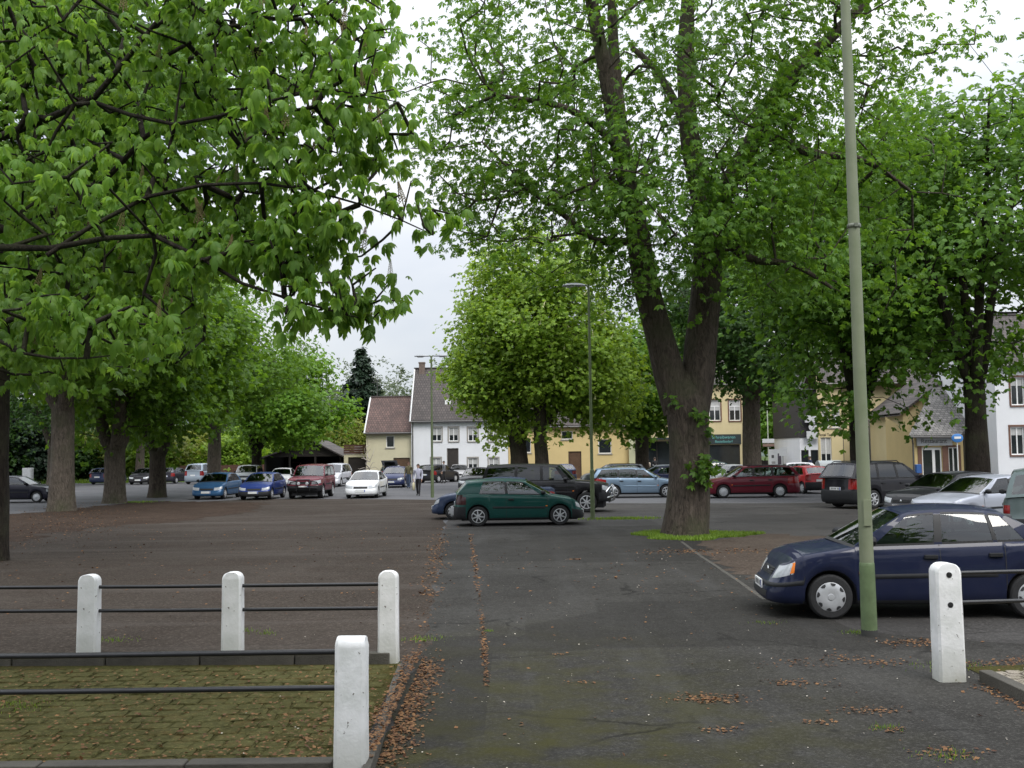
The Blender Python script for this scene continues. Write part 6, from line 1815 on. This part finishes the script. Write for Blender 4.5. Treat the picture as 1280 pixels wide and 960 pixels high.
    q = MB(); wall_front(q, 0, Wsh, 0, 3.2, 0, hh); q.poly([(0, 0, 0), (0, 0, 3.2), (0, 8, 3.2), (0, 8, 0)]); q.build('wall', M_WHITEWALL, sh)
    q = MB(); q.box((-.06, -.06, 3.2), (Wsh, 8, 7.0)); q.poly([(-.3, -.3, 6.95), (Wsh + .2, -.3, 6.95), (Wsh + .2, 4, 10), (-.3, 4, 10)]); q.poly([(-.3, 8.3, 6.95), (-.3, 4, 10), (Wsh + .2, 4, 10), (Wsh + .2, 8.3, 6.95)]); q.build('upper_storey', M_DARKSLATE, sh)
    for h in hh: window(sh, *h, 0, 'dark', None, 'one', 0, None, False)
    q = MB(); x, z = wz(1014, 524, Ys); q.cbox((x - xs0, -.35, z), (1.2, .14, .55)); q.lathe([(.001, -.06), (.32, -.05), (.32, .05), (.001, .06)], (x - xs0, -.35, z - .62), 'Y', 16); q.cbox((x - xs0 + .05, -.35, z - 1.25), (1.1, .12, .6)); q.box((x - xs0 - .04, -.3, z - 1.4), (x - xs0 + .04, -.06, z + .2)); q.build('inn_sign', M_GREYBOARD, sh, smooth=40)
hotel()
# ---- back hedge fence and small street things
def palisade():
    root = empty('board_fence', (AT(225, 580, 101).x, 101, 0)); tag(root, 'brown board fence between the shrubs and the carport', 'fence')
    m_b = M_BROWNTIMBER
    q = MB(); q.box((0, 0, 0), (.17, .03, 1.5)); me = q.mesh('board', m_b)
    n = int((AT(335, 580, 101).x - AT(225, 580, 101).x) / .19)
    for k in range(n): link('board', me, root, (k * .19, 0, rng.uniform(-.03, .03)))
    for z in (.3, 1.2):
        q = MB(); q.box((0, .031, z), (n * .19, .08, z + .1)); q.build('rail', m_b, root)
palisade()
def street_bits():
    def ground_at(px, Y): return Vector((AT(px, 580, Y).x, Y, .004))
    r = empty('cabinet', ground_at(35, 95)); tag(r, 'pale grey utility cabinet in front of the dark shrubs', 'cabinet')
    q = MB(); q.cbox((0, 0, .75), (.85, .5, 1.5), ch=.08); b = q.build('casing', M_GREYBOARD, r, smooth=30)
    q = MB(); q.box((-.35, -.265, .25), (-.02, -.252, 1.35)); q.build('door', M_GREYBOARD, r); q = MB(); q.box((.02, -.265, .25), (.35, -.252, 1.35)); q.build('door', M_GREYBOARD, r)
    # wheeled container
    r = empty('waste_container', ground_at(1036, 66.5)); tag(r, 'grey wheeled waste container with domed lid in front of the hotel', 'container')
    m_c = mat('container_grey', (.12, .14, .14), .6, .15, 5)
    q = MB(); rows = [[(x * k, y * k, z) for x, y in ((-.68, -.5), (.68, -.5), (.68, .5), (-.68, .5))] for z, k in ((.25, .82), (.6, .9), (1.15, 1.0))]; q.grid(rows, close=True); q.poly(rows[0]); q.build('bin', m_c, r, smooth=20)
    q = MB(); rows = [[(-.72 + 1.44 * i / 6, math.cos(a) * .55, 1.15 + math.sin(a) * .36) for i in range(7)] for a in [math.pi * k / 8 for k in range(9)]]; q.grid(rows); q.poly([r_[0] for r_ in rows]); q.poly([r_[-1] for r_ in rows]); q.build('lid', mat('container_lid', (.30, .33, .34), .5, .1), r, smooth=40)
    for x in (-.5, .5):
        for y in (-.35, .35): q = MB(); q.lathe([(.12, .03), (.12, -.03), (.001, -.03)], (x, y, .12), 'X', 12); q.box((x - .03, y - .03, .12), (x + .03, y + .03, .28)); q.build('castor', M_TYRE, r, smooth=40)
    # sign posts
    r = empty('sign_post', ground_at(961, 82)); tag(r, 'thin pole carrying a small street sign in front of the weeping tree', 'sign')
    q = MB(); q.tube([(0, 0, 0), (0, 0, 6.2)], .045, 8); q.build('pole', mat('pale_pole', (.42, .45, .36), .6, .1), r, smooth=40)
    q = MB(); q.cbox((0, -.07, 2.95), (.95, .04, .32), ch=.3); q.build('sign_plate', M_GREYBOARD, r, smooth=30); q = MB(); q.cbox((0, -.07, 2.62), (.9, .04, .22), ch=.3); q.build('sign_plate', mat('brown_sign', (.20, .13, .10), .6), r, smooth=30)
    r = empty('notice_board', ground_at(970, 86)); tag(r, 'white notice board on two posts by the hedge', 'notice board')
    for x in (-.4, .4): q = MB(); q.box((x - .03, .03, 0), (x + .03, .09, 2.3)); q.build('post', M_GUTTER, r)
    q = MB(); q.box((-.55, 0, .75), (.55, .03, 2.3)); q.build('board', M_FRAME, r)
    for (x, z, w, h, c) in ((-.25, 1.7, .2, .25, (.1, .1, .1)), (.3, 1.5, .28, .9, (.12, .10, .12)), (-.2, 1.2, .3, .2, (.4, .38, .36))): q = MB(); q.box((x - w / 2, -.012, z - h / 2), (x + w / 2, -.001, z + h / 2)); q.build('poster', mat('poster_%d' % int(c[0] * 100 + z), c, .7, .3, 12), r)
    r = empty('small_sign', ground_at(979, 85)); tag(r, 'small white square sign on a post beside the notice board', 'sign')
    q = MB(); q.tube([(0, 0, 0), (0, 0, 2.3)], .03, 6); q.build('post', M_GUTTER, r, smooth=40); q = MB(); q.box((-.32, -.06, 1.75), (.32, -.032, 2.4)); q.build('sign_plate', M_FRAME, r)
    r = empty('blue_sign', ground_at(1197.5, 56)); tag(r, 'blue oval sign on a white post in front of the porch', 'sign')
    q = MB(); q.tube([(0, 0, 0), (0, 0, 2.7)], .03, 8); q.build('post', M_FRAME, r, smooth=40)
    q = MB(); q.lathe([(.001, -.04), (.24, -.04), (.26, -.03), (.26, .03), (.001, .03)], (0, 0, 0), 'Y', 24); q.v = [(x * 1.2, y - .05, z * .9 + 2.72) for x, y, z in q.v]; q.build('sign_plate', mat('sign_blue', (.05, .20, .52), .4, .05), r, smooth=40)
    q = MB(); q.cbox((0, -.10, 2.74), (.36, .012, .12)); q.build('sign_mark', M_FRAME, r)
    r = empty('letter_box', ground_at(1147.5, 58.8)); tag(r, 'small blue box on a stand beside the downpipe', 'box')
    q = MB(); q.box((-.04, -.04, 0), (.04, .04, .8)); q.build('stand', M_GUTTER, r); q = MB(); q.cbox((0, 0, 1.05), (.32, .25, .5)); q.build('casing', mat('box_blue', (.03, .10, .30), .5), r, smooth=30)
    # dark railing hedge in front of the weeping tree
    r = empty('dark_fence', ground_at(948, 92)); tag(r, 'low dark boarded fence below the weeping tree', 'fence')
    q = MB(); q.box((0, 0, 0), (.20, .04, 1.35)); me = q.mesh('board', M_BLACKTIMBER)
    for k in range(22): link('board', me, r, (k * .21, 0, rng.uniform(-.02, .02)))
    # thin leafless blossom tree in front of the cream house
    rs = np.random.default_rng(5); b = ground_at(462, 82); r = empty('sapling', b); tag(r, 'thin pale sapling in front of the cream house wall', 'tree')
    cl = np.array([b.x, b.y, 2.2]) + rs.normal(0, 1, (34, 3)) * np.array([.45, .4, .9]); cl = cl[cl[:, 2] > .8]
    st = [(np.array([b.x, b.y, z]), .03) for z in (0., .4, .8, 1.2)]
    pos, par, w, nb = grow(st, cl, rs)
    q = MB(); q.tube([(0, 0, 0), (0, 0, 1.25)], [.05, .035], 6); q.build('trunk', M_BARK_L, r, smooth=60)
    link('branches', twig_mesh('branches', pos, par, w, nb, mat('pale_twig', (.34, .30, .26), .8), .014, .05, 4, off=np.array(b)), r)['kind'] = 'stuff'
street_bits()
# ------------------------------------------------------------------ people
M_SKIN = mat('skin', (.48, .29, .21), .6, .08)
M_HAIR = mat('brown_hair', (.05, .03, .02), .7, .2)
M_SHOE = mat('dark_shoe', (.02, .018, .016), .6)
def person(label, loc, heading, jacket, trousers, h=1.72, stride=.18, arm=(.05, -.05), hair=None, bag=None, elbow=.15):
    """one skinned body from a posed skeleton; facing +X before turning"""
    s = h / 1.72
    J = {'pelvis': (0, 0, .95), 'waist': (0.0, 0, 1.10), 'chest': (.01, 0, 1.30), 'neck0': (.0, 0, 1.46), 'neck': (.015, 0, 1.53), 'head': (.03, 0, 1.62), 'crown': (.025, 0, 1.69)}
    E = [('pelvis', 'waist'), ('waist', 'chest'), ('chest', 'neck0'), ('neck0', 'neck'), ('neck', 'head'), ('head', 'crown')]
    Rd = {'pelvis': (.145, .115), 'waist': (.135, .10), 'chest': (.165, .115), 'neck0': (.085, .07), 'neck': (.052, .052), 'head': (.078, .088), 'crown': (.055, .06)}
    for k, sg in (('L', 1), ('R', -1)):
        st = stride * sg
        J['hip' + k] = (0, .085 * sg, .90); J['knee' + k] = (st * .55 + .03, .09 * sg, .50); J['ank' + k] = (st * 1.0 - (.05 if st < 0 else 0), .09 * sg, .09 + (.03 if st < 0 else 0)); J['toe' + k] = (st * 1.0 + .13, .105 * sg, .035)
        a = arm[0] if sg > 0 else arm[1]
        J['sho' + k] = (0, .185 * sg, 1.41); J['elb' + k] = (a * .6 - .02, .235 * sg, 1.13); J['wri' + k] = (a + elbow, .235 * sg, .90); J['hand' + k] = (a + elbow + .02, .235 * sg, .83)
        E += [('pelvis', 'hip' + k), ('hip' + k, 'knee' + k), ('knee' + k, 'ank' + k), ('ank' + k, 'toe' + k), ('chest', 'sho' + k), ('sho' + k, 'elb' + k), ('elb' + k, 'wri' + k), ('wri' + k, 'hand' + k)]
        Rd.update({'hip' + k: (.095, .10), 'knee' + k: (.062, .064), 'ank' + k: (.045, .05), 'toe' + k: (.042, .035), 'sho' + k: (.068, .07), 'elb' + k: (.05, .05), 'wri' + k: (.034, .036), 'hand' + k: (.042, .024)})
    names = list(J); me = bpy.data.meshes.new('person')
    me.from_pydata([tuple(q * s for q in J[k]) for k in names], [(names.index(a), names.index(b)) for a, b in E], [])
    tmp = bpy.data.objects.new('tmp', me); COL.objects.link(tmp)
    sk = tmp.modifiers.new('skin', 'SKIN'); sk.use_smooth_shade = True
    sv = me.skin_vertices[0].data
    for i, k in enumerate(names):
        sv[i].radius = (Rd[k][0] * s, Rd[k][1] * s); sv[i].use_root = (k == 'pelvis')
    ss = tmp.modifiers.new('sub', 'SUBSURF'); ss.levels = 2
    dg = bpy.context.evaluated_depsgraph_get(); body = bpy.data.meshes.new_from_object(tmp.evaluated_get(dg))
    bpy.data.objects.remove(tmp)
    body.name = 'person'
    for m in (jacket, trousers, M_SKIN, M_SHOE):
        pass
    # fingers join the palms
    vs = [tuple(v.co) for v in body.vertices]; fs = [tuple(p.vertices) for p in body.polygons]
    mb = MB(); mb.v = vs; mb.f = fs; mb.m = [0] * len(fs)
    for i, p in enumerate(body.polygons):
        c = p.center / s
        if c.z > 1.50: mb.m[i] = 2
        elif c.z < .085: mb.m[i] = 3
        elif abs(c.y) > .17 and c.z < .905: mb.m[i] = 2
        elif c.z < .93 and abs(c.y) < .19: mb.m[i] = 1
    for k, sg in (('L', 1), ('R', -1)):
        w = Vector(J['hand' + k])
        for j in range(4):
            f = w + Vector((-.027 + j * .018, 0, -.03)); ln = (.055, .068, .072, .062)[j]
            mb.tube([f * s, (f + Vector((.004, -.006 * sg, -ln * .55))) * s, (f + Vector((.012, -.018 * sg, -ln))) * s], [.009 * s, .0085 * s, .006 * s], 5, 2)
        f = w + Vector((.03, 0, .015)); mb.tube([f * s, (f + Vector((.022, -.006 * sg, -.03))) * s, (f + Vector((.026, -.012 * sg, -.055))) * s], [.010 * s, .009 * s, .007 * s], 5, 2)
    # nose and ears
    mb.tube([(.115 * s, 0, 1.625 * s), (.135 * s, 0, 1.60 * s), (.112 * s, 0, 1.592 * s)], [.010 * s, .015 * s, .012 * s], 6, 2)
    for sg in (1, -1): mb.tube([(.025 * s, .082 * sg * s, 1.635 * s), (.02 * s, .094 * sg * s, 1.615 * s), (.027 * s, .084 * sg * s, 1.585 * s)], [.010 * s, .014 * s, .008 * s], 6, 2)
    for sg in (1, -1): mb.lathe([(.001, .006 * s), (.010 * s, .004 * s), (.012 * s, 0)], (.104 * s, .032 * sg * s, 1.625 * s), 'X', 8, 3)
    mb.box((.100 * s, -.024 * s, 1.562 * s), (.109 * s, .024 * s, 1.570 * s), 3)
    me2 = mb.mesh('person', [jacket, trousers, M_SKIN, M_SHOE]); me2.polygons.foreach_set('use_smooth', [True] * len(me2.polygons))
    o = link('person', me2, None, (loc[0], loc[1], .006), heading); tag(o, label, 'person')
    hm = MB()
    rows = []
    for k in range(7):
        t = k / 6 * math.pi * .62; r_ = math.sin(t); z = math.cos(t)
        rows.append([((.012 + .102 * r_ * math.cos(a) * (1 if math.cos(a) < .2 else .86)) * s, .090 * r_ * math.sin(a) * s, (1.628 + .108 * z + (.055 * max(0, math.cos(a)) if k > 3 else 0)) * s) for a in [2 * math.pi * j / 14 for j in range(14)]])
    hm.grid(rows, close=True); hm.build('hair', hair or M_HAIR, o, smooth=60)
    if bag:
        w = Matrix.Rotation(heading, 4, 'Z') @ Vector([q * s for q in J['handR']]) + Vector((loc[0], loc[1], .006))
        q = MB(); rows = []
        for z, k in ((-.52, .7), (-.48, 1.0), (-.3, 1.08), (-.14, .85), (-.10, .5)):
            rows.append([(.17 * k * math.cos(a), .07 * k * math.sin(a), z) for a in [2 * math.pi * j / 12 for j in range(12)]])
        r = empty('shopping_bag', w, heading); tag(r, bag[1], 'bag')
        q.grid(rows, close=True); q.poly(rows[0]); q.poly(rows[-1]); q.build('sack', bag[0], r, smooth=60)
        q = MB(); q.tube([(.08, 0, -.11), (.04, .0, -.07), (0, 0, -.055), (-.04, 0, -.07), (-.08, 0, -.11)], .006, 5); q.build('handle', bag[0], r, smooth=60)
    return o
m_pale = mat('pale_lilac_jacket', (.36, .36, .44), .8, .1); m_olive = mat('olive_jacket', (.14, .12, .06), .85, .15); m_black = mat('black_cloth', (.012, .012, .014), .85)
m_jeans = mat('blue_jeans', (.07, .10, .17), .85, .15); m_dkblue = mat('dark_blue_cloth', (.02, .025, .06), .85); m_beige = mat('beige_cloth', (.50, .42, .34), .85, .1); m_red = mat('rust_cloth', (.16, .05, .03), .85)
m_grey = mat('grey_cloth', (.16, .16, .17), .85)
p = G(523, 620); person('person in pale lilac jacket and black trousers walking with a bag', p, rad(-95), m_pale, m_black, 1.70, .22, (.10, -.06), bag=(mat('pale_bag', (.50, .46, .30), .7, .1), 'pale shopping bag carried by the person in the lilac jacket'))
p = G(511, 610.5); person('person in olive jacket and jeans beside the dark blue saloon', p, rad(-100), m_olive, m_jeans, 1.72, .12, (.0, .02), hair=mat('reddish_hair', (.13, .05, .03), .7), elbow=.2)
p = Vector((AT(555, 590, 80).x, 80, 0)); person('person in dark clothes near the white house door', p, rad(200), m_grey, m_black, 1.72, .14)
p = Vector((AT(810, 590, 84.5).x, 84.5, 0)); person('person in beige coat at the shop window', p, rad(60), m_beige, m_beige, 1.62, .05, hair=mat('grey_hair', (.35, .33, .30), .8))
p = Vector((AT(819, 590, 84).x, 84, 0)); person('person in black coat beside the shop window display', p, rad(110), m_black, m_black, 1.76, .08)
p = Vector((AT(1013, 590, 71).x, 71, 0)); person('person in dark blue coat in front of the slate-clad house', p, rad(190), m_dkblue, m_black, 1.76, .12)

# ------------------------------------------------------------------ litter, grass and moss
def leaf_litter():
    rs = np.random.default_rng(77); P = []
    def line(a, b, n, w):
        t = rs.random(n)[:, None]; a, b = np.array(a[:2]), np.array(b[:2])
        P.append(a + (b - a) * t + rs.normal(0, 1, (n, 2)) * w)
    def blob(c, r, n, st=1.0):
        c = np.array(c[:2]); P.append(c + rs.normal(0, 1, (n, 2)) * np.array([r * st, r]))
    line((-1.0, 7.2), (-.98, 11.2), 1900, .10); line((-.92, 7.6), (-.86, 10.8), 900, .09); line((-1.3, 7.4), (-1.4, 9.0), 600, .3)
    line((-1.05, 11.3), (-2.0, 29), 520, .13)
    a, b, c = G(609, 860), G(602, 770), G(588, 668); line(a, b, 330, .022); line(b, c, 260, .03)
    for px, py, r, n in ((885, 876, .10, 150), (1000, 856, .09, 60), (1085, 890, .09, 70), (900, 915, .05, 30), (1020, 905, .05, 26), (1185, 945, .10, 60), (1115, 915, .05, 24), (1000, 830, .12, 50), (1050, 824, .10, 40), (1150, 805, .15, 160), (1100, 830, .10, 60), (730, 855, .05, 14), (700, 820, .04, 10), (780, 800, .05, 12), (850, 690, .35, 90), (930, 690, .4, 90), (720, 700, .05, 14)):
        blob(G(px, py), r, int(n * 1.6), 1.6)
    line((4.22, 9.6), (4.22, 7.6), 380, .07); line((4.5, 10.5), (6.2, 10.9), 420, .10); line((4.6, 9.5), (5.4, 9.2), 60, .3)
    n = 260; X = rs.uniform(-.7, 4.2, n); Y = rs.uniform(6.5, 24, n); P.append(np.stack([X, Y], axis=1))
    n = 650; X = rs.uniform(-12, -1.2, n); Y = rs.uniform(11.5, 32, n); P.append(np.stack([X, Y], axis=1))
    n = 2600; X = -1.25 - 4.6 * rs.random(n); Y = 7.4 + 3.4 * rs.random(n) ** 1.8; P.append(np.stack([X, Y], axis=1))
    n = 1400; t = rs.random(n); X = -12 - 10 * rs.random(n); Y = 28 + (X + 12) * -2.4 + rs.normal(0, 3, n); P.append(np.stack([X, Y], axis=1))
    P = np.concatenate(P); n = len(P)
    P3 = np.concatenate([P, np.full((n, 1), .019)], axis=1)
    on_kerb = (P[:, 0] > -7) & (P[:, 0] < -1.2) & (P[:, 1] < 10.95) & (P[:, 1] > 7.3); P3[on_kerb, 2] = .036
    on_k = (np.abs(P[:, 0] + 1.06) < .08) & (P[:, 1] < 11) & (P[:, 1] > 7.2); P3[on_k, 2] = .125
    N = rs.normal(0, .28, (n, 3)) + np.array([0, 0, 1.0]); D = rs.normal(0, 1, (n, 3)); D[:, 2] *= .1
    S = np.where(P[:, 1] < 16, rs.uniform(.15, 1.0, n) ** 1.5 * .03 + .004, rs.uniform(.02, .05, n))
    pv = np.array([(0, -.5, 0), (.34, 0, .06), (0, .5, .02), (-.34, 0, .08)])
    V, Q = scatter([(pv, [(0, 1, 2, 3)])], P3, frames(D, N), S * 1.5)
    o = link('leaf_litter', np_mesh('leaf_litter', V, Q, leaf_mat('dry_leaf', (.07, .028, .012), (.23, .12, .048), .1, .8))); tag(o, 'brown and tan leaf litter scattered along kerbs and cracks', 'leaf litter', kind='stuff')
    # pale petals
    n = 300; X = rs.uniform(-2.5, 5.2, n); Y = 6.5 + 16 * rs.random(n) ** 1.4; P3 = np.stack([X, Y, np.full(n, .018)], axis=1); P3[X < -1.1, 2] = .04
    N = rs.normal(0, .2, (n, 3)) + np.array([0, 0, 1.0]); D = rs.normal(0, 1, (n, 3)); D[:, 2] *= .1
    V, Q = scatter([(pv, [(0, 1, 2, 3)])], P3, frames(D, N), rs.uniform(.012, .026, n))
    o = link('fallen_petals', np_mesh('fallen_petals', V, Q, mat('pale_petal', (.55, .50, .42), .8, .2))); tag(o, 'pale fallen petals dotted over the drive', 'petals', kind='stuff')
leaf_litter()
def grass():
    rs = np.random.default_rng(78); P = []
    def ring(c, r0, r1, n, sx=1.0):
        a = rs.uniform(0, 6.28, n); r = np.sqrt(rs.uniform(r0 * r0, r1 * r1, n)) * (1 + .22 * np.sin(a * 3 + 1) + .1 * np.sin(a * 7)); P.append(np.stack([c[0] + r * np.cos(a) * sx, c[1] + r * np.sin(a)], axis=1))
    ring((B0.x + .15, B0.y - .1), .5, 1.38, 9000, 1.1)
    def blob(c, r, n, st=1.0): P.append(np.array(c[:2]) + rs.normal(0, 1, (n, 2)) * np.array([r * st, r]))
    q = G(755, 649); blob((q.x + .6, q.y), .26, 900, 2.4)
    blob(G(528, 800), .09, 160, 1.5); blob(G(960, 780), .06, 60, 2); blob(G(1068, 792), .07, 110); blob(G(1185, 947), .07, 90, 1.5); blob(G(1110, 912), .05, 60, 1.5); blob(G(170, 628), .5, 500); blob(G(610, 790), .03, 40, 1); blob((4.35, 10.5), .12, 140, 2)
    blob(G(20, 884), .12, 240, 1.6); blob(G(140, 802), .10, 110, 1.4); blob(G(310, 790), .08, 70, 1.6); blob(G(335, 793), .06, 60)
    a = rs.random(9000); P.append(np.stack([-60 + 58 * a, 98.5 + rs.normal(0, 1.0, 9000)], axis=1))
    P = np.concatenate(P); n = len(P)
    h = np.where(P[:, 1] > 60, rs.uniform(.15, .45, n), np.where(P[:, 1] > 15, rs.uniform(.03, .09, n), rs.uniform(.015, .045, n)))
    w = np.where(P[:, 1] > 60, .05, np.where(P[:, 1] > 15, .014, .005))
    az = rs.uniform(0, 6.28, n); dx, dy = np.cos(az), np.sin(az); ln = rs.uniform(.1, .6, n) * h
    b = np.stack([P[:, 0], P[:, 1], np.full(n, .004)], axis=1)
    V = np.stack([b + np.stack([-dy * w, dx * w, 0 * w], axis=1), b + np.stack([dy * w, -dx * w, 0 * w], axis=1), b + np.stack([dx * ln, dy * ln, h], axis=1)], axis=1).reshape(-1, 3)
    Q = np.arange(n * 3).reshape(-1, 3)
    o = link('grass', np_mesh('grass', V, Q, leaf_mat('grass_blade', (.085, .17, .02), (.19, .28, .035), .4))); tag(o, 'bright tufts of grass round the big trunk and along cracks', 'grass', kind='stuff')
    sheet('grass_bed', wobble([(B0.x + .15 + 1.12 * math.cos(k * .3) * (1 + .22 * math.sin(k * .9 + 1)), B0.y - .1 + 1.05 * math.sin(k * .3) * (1 + .22 * math.sin(k * .9 + 1))) for k in range(21)], 9, 0, 1), .0165, ground_mat('grassy_soil', (.05, .075, .018), (.085, .12, .028), (.06, .045, .02), fine=30, patch_scale=1.2))
grass()
